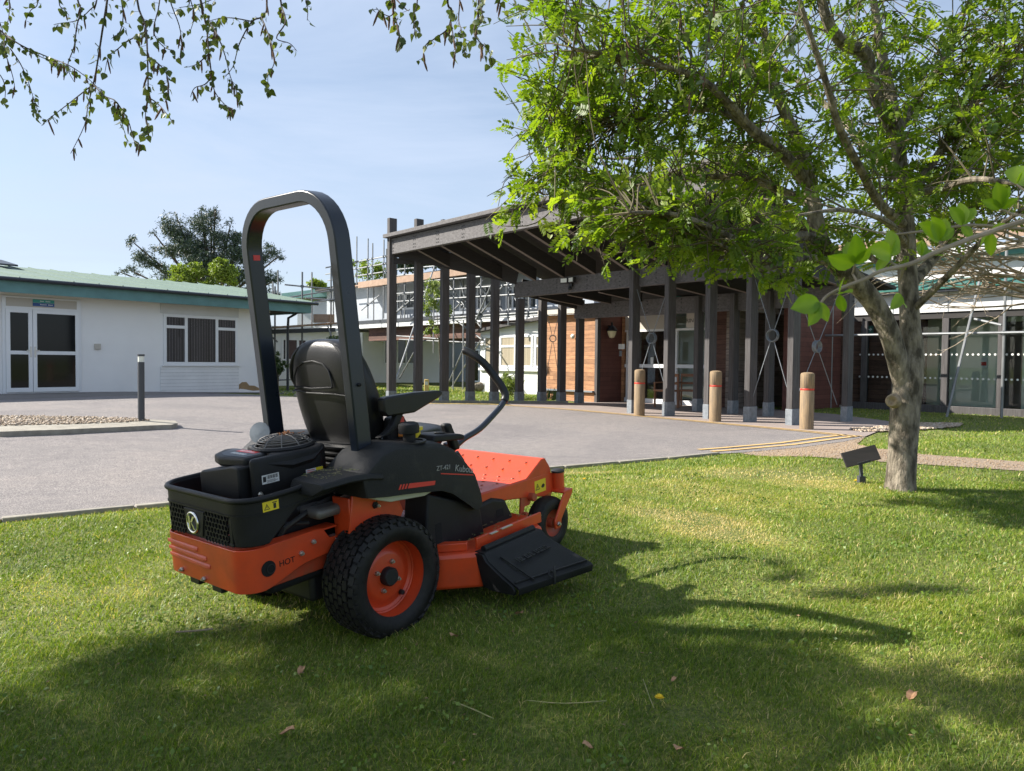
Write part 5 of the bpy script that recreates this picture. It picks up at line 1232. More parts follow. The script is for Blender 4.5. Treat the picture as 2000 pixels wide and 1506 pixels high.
# stripe, lettering, badges on the right fender
xo = .4885
stp = MB(); stp.prism([(.150, .592), (.312, .572), (.318, .590), (.162, .612)], xo, xo+.0008, 0)
for k in range(3): y = .098+k*.017; stp.prism([(y, .598-k*.002), (y+.010, .597-k*.002), (y+.022, .617-k*.002), (y+.012, .618-k*.002)], xo, xo+.0008, 0)
stp.prism([(.355, .612), (.57, .560), (.568, .566), (.355, .617)], xo, xo+.0008, 0)
stp.build('orange_stripe', M['label_red'], fR)
text('ZT-421', .030, (xo+.0006, .375, .637), (0, 1, -.10), (0, .1, 1), M['silver_ink'], fR, 'model_lettering')
text('Kubota', .044, (xo+.0006, .510, .603), (0, 1, -.28), (0, .28, 1), M['silver_ink'], fR, 'maker_lettering')
wl2 = MB().box(.30, .345, .015, .055, .7865, .7875).build('top_label', M['warn'], fR); wl2.rotation_euler = (.25, 0, 0); wl2.location = (0, .19, .0)
bpy.data.objects.remove(wl2)
cap = MB().lathe([(.028, 0), (.028, .03), (.046, .036), (.048, .06), (.044, .076), (.030, .083), (.0, .085)], 26, Matrix.Translation((.40, .26, .775)), cap=False).build('fuel_cap', M['plastic'], fR, smooth=True)
rg = MB().lathe([(.075, 0), (.075, .006), (.060, .006), (.060, .001), (.03, .001)], 30, Matrix.Translation((.40, .26, .768)), cap=False).build('cap_recess', M['plastic'], fR, smooth=True)
cy = MB().lathe([(.018, 0), (.018, .03), (.030, .034), (.030, .048), (.0, .05)], 16, Matrix.Translation((.30, .40, .76)), cap=False).build('yellow_knob', M['ycap'], mw, smooth=True)
th_ = MB(); th_.bar((.27, .33, .77), (.265, .345, .83), .03, .016); th_.build('throttle_lever', M['throttle'], mw, bevel=.005)
cs_ = MB(); cs_.prism([(.27, .70), (.42, .70), (.41, .80), (.375, .865), (.33, .875), (.29, .86), (.275, .80)], .195, .25, 0); cs_.build('control_console', M['plastic'], mw, bevel=.012, seg=3)
MB().box(.2503, .2510, .335, .372, .835, .86).build('red_mark', M['label_red'], mw)
cb_ = MB(); cb_.prism([(.38, .745), (.60, .722), (.60, .745), (.57, .755), (.40, .775)], .24, .42, 0); cb_.build('console_top', M['plastic'], mw, bevel=.008)
MB().lathe([(.028, 0), (.026, .006), (.0, .007)], 20, Matrix.Translation((.35, .50, .765)) @ rx(R(-8)), cap=False).build('cup_rim', M['plastic'], mw, smooth=True)
mt_ = MB(); mt_.loft([[(.30, y-.02, z), (.345, y-.02, z), (.345, y+.03, z), (.30, y+.03, z)] for y, z in ((.62, .66), (.60, .72), (.575, .77), (.565, .80))]); mt_.build('lever_pivot', M['plastic'], mw, bevel=.014, seg=3)
# tank, side panels, brackets
MB().loft([[(.28, y, z), (.46, y, z), (.455, y, z-dz), (.30, y, z-dz)] for y, z, dz in ((.0, .585, .012), (.08, .575, .03), (.28, .56, .035), (.33, .555, .02), (.345, .55, .006))]).build('fuel_tank', M['tank'], mw, bevel=.008)
br_ = MB(); br_.prism([(-.105, .44), (-.075, .60), (.12, .60), (.165, .56), (.20, .47), (.17, .43)], .385, .398, 0); br_.box(.28, .39, -.09, -.078, .40, .59); bro = br_.build('wheel_bracket', M['orange'], mw, bevel=.004)
bolt('bracket_bolt', (.398, .04, .535), .016, bro, (1, 0, 0), M['black']); bolt('bracket_nut', (.41, .045, .532), .008, bro, (1, 0, 0))
sp2 = MB(); sp2.prism([(.26, .27), (.30, .53), (.50, .45), (.64, .40), (.665, .24), (.64, .225), (.30, .215)], .30, .455, 0); spo = sp2.build('side_cover', M['plastic'], mw, bevel=.012, seg=3)
MB().prism([(.33, .29), (.37, .29), (.37, .38), (.33, .38)], .4552, .4558, 0).build('cover_slot', M['void'], spo)
MB().prism([(.40, .245), (.64, .255), (.64, .262), (.40, .252)], .4552, .4575, 0).build('cover_rib', M['plastic'], spo)
bc = MB(); bc.prism([(.66, .22), (.68, .375), (.80, .385), (.90, .355), (.96, .245), (.93, .225)], .20, .40, 0); bco = bc.build('belt_cover', M['plastic'], mw, bevel=.018, seg=3)
MB().prism([(.82, .275), (.875, .275), (.875, .315), (.82, .315)], .4002, .4008, 0).build('cover_slot', M['void'], bco)
# ---- levers, pedal
def lever(s):
    p = [(.31, .62, .66), (.315, .70, .70), (.315, .82, .73), (.31, .95, .79), (.305, 1.03, .835), (.30, 1.06, .875), (.275, 1.055, .93), (.235, 1.04, .99), (.20, 1.02, 1.045), (.16, 1.0, 1.085), (.11, .985, 1.115), (.09, .98, 1.12)]
    def cat(p, n=4):
        o = []
        for i in range(len(p)-1):
            a, b, c, d = V(p[max(i-1, 0)]), V(p[i]), V(p[i+1]), V(p[min(i+2, len(p)-1)])
            for k in range(n):
                t = k/n; o.append(.5*((2*b)+(-a+c)*t+(2*a-5*b+4*c-d)*t*t+(-a+3*b-3*c+d)*t**3))
        return o+[V(p[-1])]
    q = [V((x*s, y, z)) for x, y, z in p]; q = cat(q)
    l = MB(); l.tube(q[:22], .0155, 12); lo = l.build('control_lever', M['rops'], mw, smooth=True)
    g = MB(); g.tube(q[17:], [.0215]*(len(q[17:])-1)+[.019], 14); g.build('lever_grip', M['vinyl'], lo, smooth=True)
lever(1)
l2 = MB(); l2.tube([(-.31, .62, .66), (-.315, .66, .72), (-.32, .68, .76)], .0135, 12); l2.build('control_lever', M['rops'], mw, smooth=True)
kn = MB(); kn.loft([ssec(.70, .03, .56, .62, xo=-.31, n=12), ssec(.74, .034, .53, .60, xo=-.31, n=12), ssec(.79, .033, .50, .565, xo=-.31, n=12), ssec(.805, .02, .505, .55, xo=-.31, n=12)]); kn.build('console_knob', M['plastic'], mw, smooth=True)
lc = MB(); lc.prism([(.30, .58), (.64, .58), (.66, .66), (.60, .70), (.35, .745)], -.44, -.24, 0); lc.build('console_top', M['plastic'], mw, bevel=.01)
pd = MB(); pd.tube([(.22, .62, .43), (.22, .70, .45), (.20, .80, .48), (.17, .83, .55), (.16, .80, .60)], .014, 10); pd.tube([(.22, .60, .44), (.16, .66, .50), (.10, .74, .53), (.08, .80, .50), (.10, .85, .46), (.18, .80, .44)], .012, 10); pdo = pd.build('pedal_arm', M['black'], mw, smooth=True)
p2 = MB(); p2.prism([(.735, .555), (.75, .61), (.735, .655), (.745, .66), (.80, .662), (.80, .655), (.76, .648), (.77, .61), (.755, .56)], .13, .185, 0); p2.box(.05, .10, .79, .85, .565, .572); p2.build('pedal_pad', M['galv'], pdo, bevel=.003)

# dry clippings and dust lying on the flat parts
dc = MB()
def sprinkle(n, x0, x1, y0, y1, zf):
    for _ in range(n):
        x, y = random.uniform(x0, x1), random.uniform(y0, y1); z = zf(x, y)+.001; a = random.uniform(0, 6.3); l = random.uniform(.005, .016)
        dc.bar((x, y, z), (x+math.cos(a)*l, y+math.sin(a)*l, z+.001), .0016, .0008)
sprinkle(70, .29, .45, -.25, -.06, lambda x, y: .7135); sprinkle(60, -.3, .36, .66, 1.09, lambda x, y: .4265-(y-.62)*.014)
sprinkle(60, -.58, .60, .47, .95, lambda x, y: .249)
tag(dc.build('clippings', M['clippings'], mw), kind='stuff')
# ============================================================ TREES AND PLANTS
M['bark'] = mat('grey rowan bark', (.30, .255, .195), .9, col2=(.065, .052, .035), scale=16, stretch=(1, 1, .35), lo=.38, hi=.62, bump=1, bscale=42)
M['bark'].node_tree.nodes['Bump'].inputs['Distance'].default_value = .03
M['bark_pale'] = mat('pale bare twig', (.33, .27, .20), .85, col2=(.20, .16, .11), scale=20)
M['bark_dark'] = mat('dark twig', (.055, .04, .03), .9)
M['pine_bark'] = mat('pine bark', (.10, .07, .05), .9)
M['cutwood'] = mat('healed cut wood', (.36, .27, .18), .8, col2=(.22, .16, .10), scale=30)
M['rowan_leaf'] = leafmat('rowan leaves', [(.045, .09, .008), (.085, .14, .010), (.145, .21, .014), (.23, .275, .03)], trans=.45, tint=1.9)
M['birch_leaf'] = leafmat('birch leaves', [(.05, .08, .02), (.085, .12, .025), (.15, .18, .03)], trans=.35, tint=1.3)
M['catkin'] = mat('brown catkin', (.11, .055, .03), .9)
M['pine_leaf'] = leafmat('pine needles', [(.035, .055, .042), (.05, .078, .055), (.075, .105, .065)], trans=.1)
M['spring_leaf'] = leafmat('spring yellow green leaves', [(.10, .15, .02), (.16, .22, .03), (.22, .27, .05)], trans=.35)
M['shrub_leaf'] = leafmat('shrub leaves', [(.025, .05, .015), (.05, .09, .02), (.09, .13, .03)], trans=.2)
M['lime_leaf'] = leafmat('light bush leaves', [(.09, .14, .03), (.16, .22, .05), (.28, .32, .10)], trans=.3)
M['hazel_leaf'] = leafmat('broad young leaves', [(.13, .22, .012), (.18, .28, .014), (.25, .34, .02)], trans=.5, tint=1.9)
def unit(v): return v/np.maximum(np.linalg.norm(v, axis=-1, keepdims=True), 1e-9)
def leaves(pos, axis_, size, ratio=.5, fold=.25, up_=None):
    """one folded leaf (two quads' worth of triangles) per position: verts (n*4,3)"""
    n = len(pos); axis_ = unit(axis_); r = unit(rng.normal(size=(n, 3))) if up_ is None else up_; side_ = unit(np.cross(axis_, r)); nrm = np.cross(side_, axis_)
    L_ = np.asarray(size).reshape(-1, 1)*np.ones((n, 1)); w = L_*ratio*.5
    b = pos; t = pos+axis_*L_; m = pos+axis_*L_*.45
    l = m+side_*w+nrm*w*fold; q = m-side_*w+nrm*w*fold
    Vv = np.stack([b, l, t, q], 1).reshape(-1, 3); k = np.arange(n)*4
    idx = np.stack([k, k+1, k+2, k, k+2, k+3], 1).reshape(-1)
    return Vv, idx
def leafobj(name, pos, axis_, size, m, parent, ratio=.5, fold=.25, lv=None, kind=None, up_=None):
    Vv, idx = leaves(pos, axis_, size, ratio, fold, up_); n = len(pos)
    if lv is None: lv = rng.uniform(0, 1, n)
    o = bigmesh(name, Vv, np.full(n*2, 3), idx, m, parent, np.repeat(lv, 4))
    return tag(o, kind=kind) if kind else o
def catmull(p, n=5):
    p = [Vector(q) for q in p]; o = []
    for i in range(len(p)-1):
        a, b, c, d = p[max(i-1, 0)], p[i], p[i+1], p[min(i+2, len(p)-1)]
        for k in range(n):
            t = k/n; o.append(.5*((2*b)+(-a+c)*t+(2*a-5*b+4*c-d)*t*t+(-a+3*b-3*c+d)*t**3))
    return o+[p[-1]]
def taper(n, r0, r1, pw=1): return [r0+(r1-r0)*(i/(n-1))**pw for i in range(n)]

# ---------------- the rowan
tb_ = G(1757, 958); TD = (tb_-CAM).dot(fwd)
rowan = thing('rowan_tree', 'spreading rowan tree in fresh leaf with forked grey trunk', 'tree')
def RP(px, py, dd=0): return P(px, py, TD+dd)
k_ = TD/F
trunk = MB()
main = [RP(1757, 975), RP(1759, 940), RP(1763, 880), RP(1768, 800), RP(1775, 740), RP(1783, 690, .02), RP(1778, 640, .03), RP(1775, 580, .05), RP(1772, 520, .08), RP(1768, 440, .10), RP(1760, 350, .16), RP(1752, 265, .2), RP(1738, 180, .25), RP(1720, 90, .3), RP(1700, -40, .35)]
mr = [x*k_ for x in (34, 27.5, 26, 27.5, 26, 20.5, 19, 18, 18, 17, 15, 13, 11, 9, 5)]
def thick(pts, rad, n, seg=5, wob=0):
    q = catmull(pts, seg); rr = np.interp(np.linspace(0, len(pts)-1, len(q)), range(len(pts)), rad)
    trunk.tube(q, list(rr*(1+wob*rng.normal(size=len(q))*.3)), n); return q
limbs = []
limbs.append((thick(main, mr, 18, wob=.03), mr))
l1 = [RP(1768, 760), RP(1752, 700, -.04), RP(1735, 645, -.06), RP(1705, 590, -.08), RP(1665, 545, -.12), RP(1625, 505, -.16), RP(1600, 465, -.2), RP(1588, 400, -.25), RP(1575, 330, -.3), RP(1552, 260, -.35), RP(1520, 190, -.4), RP(1500, 100, -.45), RP(1480, -30, -.5)]
r1 = [x*k_ for x in (20, 19, 19, 19, 20, 18, 16, 14, 12, 10, 9, 7, 4)]
limbs.append((thick(l1, r1, 16, wob=.03), r1))
lst = [
 ([(1600, 470, -.2), (1570, 462, -.3), (1520, 470, -.5), (1440, 468, -.8), (1380, 440, -1.0), (1310, 418, -1.2), (1230, 415, -1.3)], (11, 10, 9, 7, 5, 4, 2)),
 ([(1640, 520, -.15), (1590, 505, -.4), (1530, 515, -.7), (1478, 525, -.8), (1440, 495, -.9), (1390, 470, -1.0)], (8, 8, 6, 5, 4, 2)),
 ([(1588, 400, -.25), (1540, 380, -.1), (1470, 350, 0), (1400, 345, .1), (1300, 352, .2), (1180, 372, .3), (1060, 380, .3)], (10, 9, 7, 6, 4, 3, 1.5)),
 ([(1583, 370, -.27), (1530, 300, -.5), (1470, 255, -.7), (1420, 200, -.9), (1360, 150, -1.0), (1250, 120, -1.1), (1120, 95, -1.2)], (11, 10, 9, 7, 5, 4, 2)),
 ([(1470, 255, -.7), (1400, 215, -.6), (1300, 225, -.5), (1200, 245, -.4), (1080, 260, -.3)], (7, 5, 4, 3, 1.5)),
 ([(1520, 190, -.4), (1460, 130, -.1), (1400, 60, .2), (1340, 0, .4), (1280, -80, .5)], (8, 7, 6, 4, 2)),
 ([(1575, 330, -.3), (1520, 290, .2), (1440, 290, .7), (1330, 300, 1.1), (1200, 310, 1.4), (1090, 300, 1.5)], (8, 7, 6, 5, 3, 1.5)),
 ([(1752, 265, .2), (1715, 200, .1), (1690, 105, 0), (1655, 90, -.1), (1620, 50, -.2), (1600, -20, -.3), (1590, -90, -.4)], (13, 12, 13, 12, 10, 8, 6)),
 ([(1760, 350, .16), (1700, 300, .6), (1640, 230, 1.0), (1560, 160, 1.3), (1450, 60, 1.6), (1350, -60, 1.8)], (10, 9, 7, 6, 4, 2)),
 ([(1768, 440, .1), (1720, 400, -.4), (1680, 330, -.8), (1640, 250, -1.1), (1610, 150, -1.3), (1570, 30, -1.5), (1540, -80, -1.6)], (9, 8, 7, 6, 5, 4, 2)),
 ([(1772, 520, .08), (1720, 515, .5), (1660, 470, .9), (1600, 430, 1.2), (1500, 390, 1.5), (1400, 385, 1.7)], (9, 7, 6, 5, 3, 2)),
 ([(1775, 560, .05), (1810, 520, .3), (1850, 470, .5), (1885, 420, .7), (1930, 350, .9), (1990, 250, 1.0), (2060, 130, 1.1)], (12, 11, 9, 7, 6, 4, 2)),
 ([(1765, 400, .14), (1820, 320, .1), (1880, 230, .1), (1950, 140, .1), (2040, 40, .1)], (10, 8, 6, 4, 2)),
 ([(1752, 265, .2), (1800, 180, .3), (1860, 90, .4), (1900, -20, .5)], (8, 6, 4, 2)),
 ([(1765, 380, .16), (1830, 370, -.5), (1900, 350, -.9), (1990, 360, -1.2), (2090, 380, -1.4)], (8, 6, 5, 3, 2)),
 ([(1778, 610, .04), (1850, 540, -.3), (1930, 460, -.7), (2010, 400, -1.0), (2100, 340, -1.3)], (8, 6, 4, 3, 2)),
 ([(1770, 480, .09), (1740, 440, -.7), (1700, 420, -1.2), (1640, 410, -1.6), (1560, 420, -1.9)], (7, 6, 4, 3, 1.5)),
]
for pts, rad in lst:
    q = thick([RP(*p) for p in pts], [r_*k_ for r_ in rad], 8, 4); limbs.append((q, rad))
to = trunk.build('trunk', M['bark'], rowan, smooth=True)
kn_ = G(1748, 775); kp = P(1742, 783, TD-32*k_)
tn = (CAM-kp).normalized(); Qk = Matrix.Translation(kp+tn*.0) @ (tn+Vector((-.4, 0, 0))).to_track_quat('Z', 'Y').to_matrix().to_4x4()
MB().lathe([(.058, -.05), (.052, -.012), (.040, .004), (.028, .002), (.022, -.006), (.012, -.010), (.0, -.011)], 16, Qk, cap=False).build('healed_knot', M['cutwood'], to, smooth=True)
# leafy clusters: centres grouped in soft volumes that follow the limbs
nodes = np.array([list(p) for q, _ in limbs[1:] for p in q]+[list(p) for p in limbs[0][0][45:]])
blobs = [  # px, py, depth offset, rx, ry(depth), rz in metres, count of twigs
 (1060, 110, -.6, .55, .9, .55, 40), (1180, 60, -.8, .7, 1.1, .6, 62), (1330, 60, -.3, .8, 1.4, .6, 75), (1090, 200, -.3, .42, .7, .3, 26), (1240, 190, -.5, .7, 1.1, .5, 62), (1400, 180, -.6, .6, 1.2, .5, 52),
 (1040, 262, .0, .26, .4, .13, 9), (1000, 350, -.4, .24, .4, .22, 12), (995, 425, -.4, .2, .3, .2, 9), (1110, 330, -.5, .42, .5, .3, 28), (1200, 330, -.5, .55, .7, .35, 40), (1340, 310, .2, .65, 1.2, .4, 50), (1480, 290, 0, .55, 1.2, .4, 34),
 (1100, 420, -.6, .42, .4, .25, 26), (1220, 440, -.7, .6, .8, .28, 44), (1350, 440, -.8, .6, .8, .3, 42), (1170, 490, -.4, .35, .5, .12, 14), (1300, 510, -.9, .3, .4, .12, 11), (1400, 525, -1.0, .26, .3, .12, 8), (1470, 470, -.7, .5, .8, .3, 28), (1500, 400, .3, .6, 1.2, .3, 34),
 (1560, 500, -.5, .4, .5, .22, 14), (1530, 560, -.7, .25, .3, .12, 7), (1410, 340, .8, .6, .8, .4, 30), (1620, 380, .4, .6, 1.3, .4, 36), (1640, 260, .3, .55, 1.4, .4, 32), (1560, 120, .2, .45, 1.3, .5, 20), (1700, 300, -.6, .5, .9, .5, 30), (1480, 70, .3, .5, 1.3, .5, 30),
 (1760, 120, .4, .6, 1.2, .6, 66), (1850, 250, .3, .7, 1.4, .6, 90), (1950, 120, .3, .7, 1.2, .7, 96), (1950, 330, .3, .7, 1.3, .5, 78), (1840, 400, .5, .6, 1.2, .4, 48), (1720, 450, .8, .6, 1.0, .3, 22), (1660, 500, -.3, .4, .6, .25, 12),
 (2120, 100, .2, .9, 1.5, .9, 60), (2150, 350, .2, .7, 1.3, .6, 36), (1250, -100, 0, 1.4, 1.6, .5, 70), (1650, -120, .2, 1.4, 1.6, .5, 70), (1680, 30, .9, .4, .6, .5, 14)]
tw = MB(); LP = []; LA = []; LL = []
for px, py, dd, rx_, ry_, rz_, cnt in blobs:
    c = RP(px, py, dd)
    for _ in range(int(cnt*.96)):
        v = rng.normal(size=3); v = v/np.linalg.norm(v)*rng.uniform(.15, 1)**.5
        e = np.array([c.x+v[0]*rx_, c.y+v[1]*ry_, c.z+v[2]*rz_])
        d2 = ((nodes-e)**2).sum(1); cand = np.argsort(d2)[:12]; s = nodes[rng.choice(cand)]
        e_ = Vector(e); s_v = Vector(s); dist = (e_-s_v).length
        if dist > 1.1: s_v = e_+(s_v-e_).normalized()*random.uniform(.5, .9)
        mid = (s_v+e_)/2+Vector(rng.normal(size=3)*.06)+Vector((0, 0, .05)); q = catmull([s_v, mid, e_], 4)
        tw.tube(q, taper(len(q), .0065, .0022), 4, cap=False)
        dirn = (e_-mid).normalized()
        for j in range(random.randint(3, 6)):
            t = random.uniform(.35, 1.0); a = s_v.lerp(mid, t*2) if t < .5 else mid.lerp(e_, t*2-1)
            dv = Vector(rng.normal(size=3)*.75)+dirn*.7+Vector((0, 0, random.uniform(-.35, .45))); LP.append(a); LA.append(dv.normalized()); LL.append(random.uniform(.10, .155))
M['twig'] = mat('brown green twig', (.13, .11, .06), .85, col2=(.08, .065, .04), scale=20)
tw.build('twigs', M['twig'], rowan, smooth=True)
LP = np.array([list(p) for p in LP]); LA = np.array([list(p) for p in LA]); LL = np.array(LL); n = len(LP)
pos = []; ax_ = []; sz = []; lvv = []
base_lv = rng.uniform(0, 1, n)
rnd = unit(rng.normal(size=(n, 3))*.55+np.array([0, 0, 1.0])); sd = unit(np.cross(LA, rnd)); nr = np.cross(sd, LA)
if nr[:, 2].mean() < 0: nr = -nr; sd = -sd
NP = 5
for k in range(NP):
    t = .28+.72*k/NP
    droop = -nr*(t**2)[..., None]*.15 if hasattr(t, 'shape') else -nr*(t**2)*.15
    ctr = LP+LA*(LL*t)[:, None]+droop*LL[:, None]
    for sgn in (-1, 1):
        pos.append(ctr); ax_.append(sd*sgn*.9+LA*.55-nr*.15*t); sz.append(LL*.36*(1-.35*abs(t-.55))); lvv.append(base_lv*.75+rng.uniform(0, .25, n))
pos.append(LP+LA*LL[:, None]*1.0-nr*.15*LL[:, None]); ax_.append(LA-nr*.2); sz.append(LL*.33); lvv.append(base_lv)
nrr = unit(np.tile(nr, (2*NP+1, 1))+rng.normal(size=(n*(2*NP+1), 3))*.30)
leafobj('crown', np.concatenate(pos), np.concatenate(ax_), np.concatenate(sz), M['rowan_leaf'], rowan, ratio=.55, fold=.3, lv=np.concatenate(lvv), up_=nrr)
# flower buds, pale
fb = LP[rng.choice(n, 260)]; B_n = 14
fp = np.repeat(fb, B_n, 0)+rng.normal(size=(260*B_n, 3))*.016
M['bud'] = leafmat('cream flower buds', [(.40, .42, .22), (.5, .5, .3)], trans=.2)
leafobj('flower_buds', fp, rng.normal(size=fp.shape), np.full(len(fp), .008), M['bud'], rowan, ratio=1)

# ---------------- the birch whose twigs hang in from the upper left
birch = thing('birch_tree', 'birch tree with hanging twigs, heart shaped leaves and catkins at top left', 'tree', (-6.6, 1.6, -.1))
def bl(p): return Vector(p)-Vector((-6.6, 1.6, -.1))
M['birch_bark'] = mat('white birch bark', (.55, .53, .5), .8, col2=(.08, .07, .06), scale=3, stretch=(1, 1, 6), lo=.5, hi=.62)
bt = MB(); q = catmull([bl(p) for p in ((-6.6, 1.6, -.2), (-6.55, 1.7, 1.5), (-6.4, 1.8, 3.2), (-6.3, 2.0, 5), (-6.2, 2.1, 7), (-6.3, 2.2, 9))]); bt.tube(q, taper(len(q), .15, .02), 14)
limbsB = [((-6.4, 1.8, 3.6), (-5.0, 2.1, 4.6), (-3.4, 2.5, 4.5), (-2.0, 2.7, 4.1), (-.9, 2.8, 3.6)), ((-6.35, 1.9, 4.2), (-4.5, 2.9, 5.0), (-2.5, 3.3, 4.8), (-1.0, 3.1, 4.2), (.1, 2.8, 3.6), (.9, 2.6, 3.2)), ((-6.3, 2, 5), (-4, 2.2, 5.8), (-1.5, 2.4, 5.3), (.3, 2.3, 4.2), (1.2, 2.2, 3.3)), ((-6.4, 1.8, 3.4), (-4.8, 2.6, 3.9), (-3.6, 3.0, 3.8), (-2.6, 3.0, 3.4)), ((-6.3, 2.0, 5.2), (-7.5, 1.5, 6.2), (-8.5, 1.2, 6.6)), ((-6.3, 2, 4.6), (-7, 3, 5.4), (-7.4, 4.2, 5.8)), ((-6.3, 2, 5.6), (-5.5, .8, 6.4), (-5, -.2, 6.8))]
for L_ in limbsB:
    q = catmull([bl(p) for p in L_]); bt.tube(q, taper(len(q), .04, .009), 7)
bt.build('trunk', M['birch_bark'], birch, smooth=True)
hang = [  # drooping twigs: image waypoints and a depth each
 ([(225, -170), (212, -20), (200, 60), (190, 125), (182, 165), (172, 205), (165, 245), (138, 300)], 2.6), ([(182, 165), (150, 190), (118, 215), (85, 240)], 2.6), ([(182, 165), (205, 188), (228, 200), (238, 240), (250, 280)], 2.6), ([(228, 200), (250, 235), (262, 275), (275, 283)], 2.55),
 ([(262, -150), (268, 0), (284, 50), (288, 110), (289, 190), (284, 225), (290, 262)], 2.5), ([(289, 190), (305, 200), (320, 215), (338, 240)], 2.5), ([(288, 110), (310, 125), (325, 145), (328, 180), (322, 200)], 2.45), ([(288, 60), (250, 80), (225, 100), (212, 110), (205, 140)], 2.7),
 ([(380, -150), (390, -10), (403, 50), (408, 105), (414, 150), (420, 180), (440, 205), (455, 212)], 2.7), ([(403, 30), (425, 70), (440, 110), (450, 150), (462, 180), (463, 200)], 2.65), ([(414, 150), (400, 165), (380, 172), (372, 190)], 2.7), ([(408, 105), (385, 125), (370, 130)], 2.75),
 ([(515, -140), (521, -5), (517, 30), (492, 42), (470, 80), (462, 105), (455, 130), (440, 150)], 2.8), ([(510, 32), (525, 70), (532, 95), (535, 125), (523, 150), (527, 182)], 2.75), ([(545, -100), (548, 0), (556, 30), (556, 48), (540, 75), (566, 85), (580, 100)], 2.8), ([(590, -90), (596, -10), (601, 20), (600, 40)], 2.6), ([(492, 42), (460, 36), (435, 35), (412, 40)], 2.85),
 ([(-60, 20), (0, 60), (40, 88), (90, 110), (135, 128), (170, 152), (200, 180)], 3.1), ([(0, 85), (12, 110), (25, 150), (30, 180)], 3.1), ([(20, 95), (40, 125), (55, 160), (68, 200), (80, 232)], 3.1), ([(40, 88), (52, 98), (100, 120), (128, 130)], 3.0), ([(-50, 100), (-5, 140), (10, 170), (8, 205)], 3.0), ([(-40, 10), (0, 45), (10, 100)], 2.4),
 ([(140, -120), (150, -10), (158, 20), (150, 50), (145, 90), (132, 130), (145, 160)], 2.9), ([(180, -100), (190, -5), (175, 20), (150, 40), (120, 45), (105, 48)], 2.8), ([(120, -100), (115, 0), (125, 18), (135, 30)], 2.9), ([(10, -120), (18, -10), (18, 25), (14, 50)], 3.0), ([(75, -100), (75, 0), (60, 20), (50, 40)], 3.0),
 ([(320, -120), (330, -10), (350, 50), (355, 90), (352, 120)], 2.6), ([(345, -100), (372, 0), (380, 30), (372, 60)], 2.6), ([(310, -100), (312, 0), (300, 60), (318, 90), (335, 100), (345, 120)], 2.7), ([(225, -60), (240, 20), (235, 60), (218, 75)], 2.5), ([(455, -110), (430, -20), (400, 5), (350, 15)], 2.7),
 ([(765, -130), (770, -10), (765, 30), (745, 25), (735, 15)], 2.3), ([(770, -30), (768, 15), (775, 45), (780, 80), (780, 100)], 2.3), ([(810, -110), (815, 0), (808, 30), (810, 60), (806, 75)], 2.3), ([(775, 0), (795, 20), (800, 18)], 2.3),
 ([(875, -120), (874, 0), (882, 20), (875, 55), (850, 75), (830, 90), (826, 120)], 2.35), ([(880, 40), (885, 70), (890, 95), (885, 115)], 2.35), ([(900, -100), (898, 0), (896, 40), (905, 70), (908, 110)], 2.3), ([(928, -80), (935, 20), (925, 60), (935, 80), (955, 100), (962, 130)], 2.2), ([(930, -20), (942, 30), (930, 60)], 2.2), ([(980, -60), (975, 0), (985, 10)], 2.4),
 ([(1110, -120), (1105, 20), (1095, 70), (1080, 110)], 2.6), ([(1210, -130), (1220, 40), (1225, 120), (1215, 165)], 2.5), ([(1300, -120), (1330, 30), (1325, 110), (1330, 180)], 2.4), ([(1420, -120), (1385, 60), (1375, 150), (1340, 200)], 2.3), ([(1470, -100), (1450, 40), (1455, 140)], 2.4), ([(1570, -90), (1560, 20), (1540, 90)], 2.3)]
ht = MB(); bp = []; ba = []; bs = []; cat_ = MB()
for k, (pts, dpt) in enumerate(hang):
    q = catmull([bl(P(x, y, dpt+.12*math.sin(x*.05+y*.03))) for x, y in pts], 4)
    main_ = len(pts) > 6; ht.tube(q, taper(len(q), .0042 if main_ else .0026, .0010), 5)
    Lq = [0]
    for a, b in zip(q, q[1:]): Lq.append(Lq[-1]+(b-a).length)
    t = random.uniform(.0, .05); i = 0
    while t < Lq[-1]:
        while i < len(Lq)-2 and Lq[i+1] < t: i += 1
        a = q[i].lerp(q[i+1], (t-Lq[i])/max(Lq[i+1]-Lq[i], 1e-6))
        for _ in range(random.choice((0, 1, 1, 2, 2))):
            st = Vector((random.gauss(0, 1), random.gauss(0, 1), random.uniform(-.9, .2))).normalized()*random.uniform(.008, .022)
            ht.tube([a, a+st], .0007, 3, cap=False); d = Vector((random.gauss(0, .45), random.gauss(0, .45), -1)).normalized()
            bp.append(a+st); ba.append(d); bs.append(random.choice((.015, .018, .022, .026, .031, .024)))
        if random.random() < .22:
            d = Vector((random.gauss(0, .18), random.gauss(0, .18), -1)).normalized(); ln_ = random.uniform(.03, .055)
            cat_.tube([a, a+d*ln_*.2, a+d*ln_*.7, a+d*ln_], [.0015, .0032, .0034, .0012], 6)
        t += random.uniform(.018, .042)
ht.build('hanging_twigs', M['bark_dark'], birch, smooth=True); tag(cat_.build('catkins', M['catkin'], birch, smooth=True), kind='stuff')
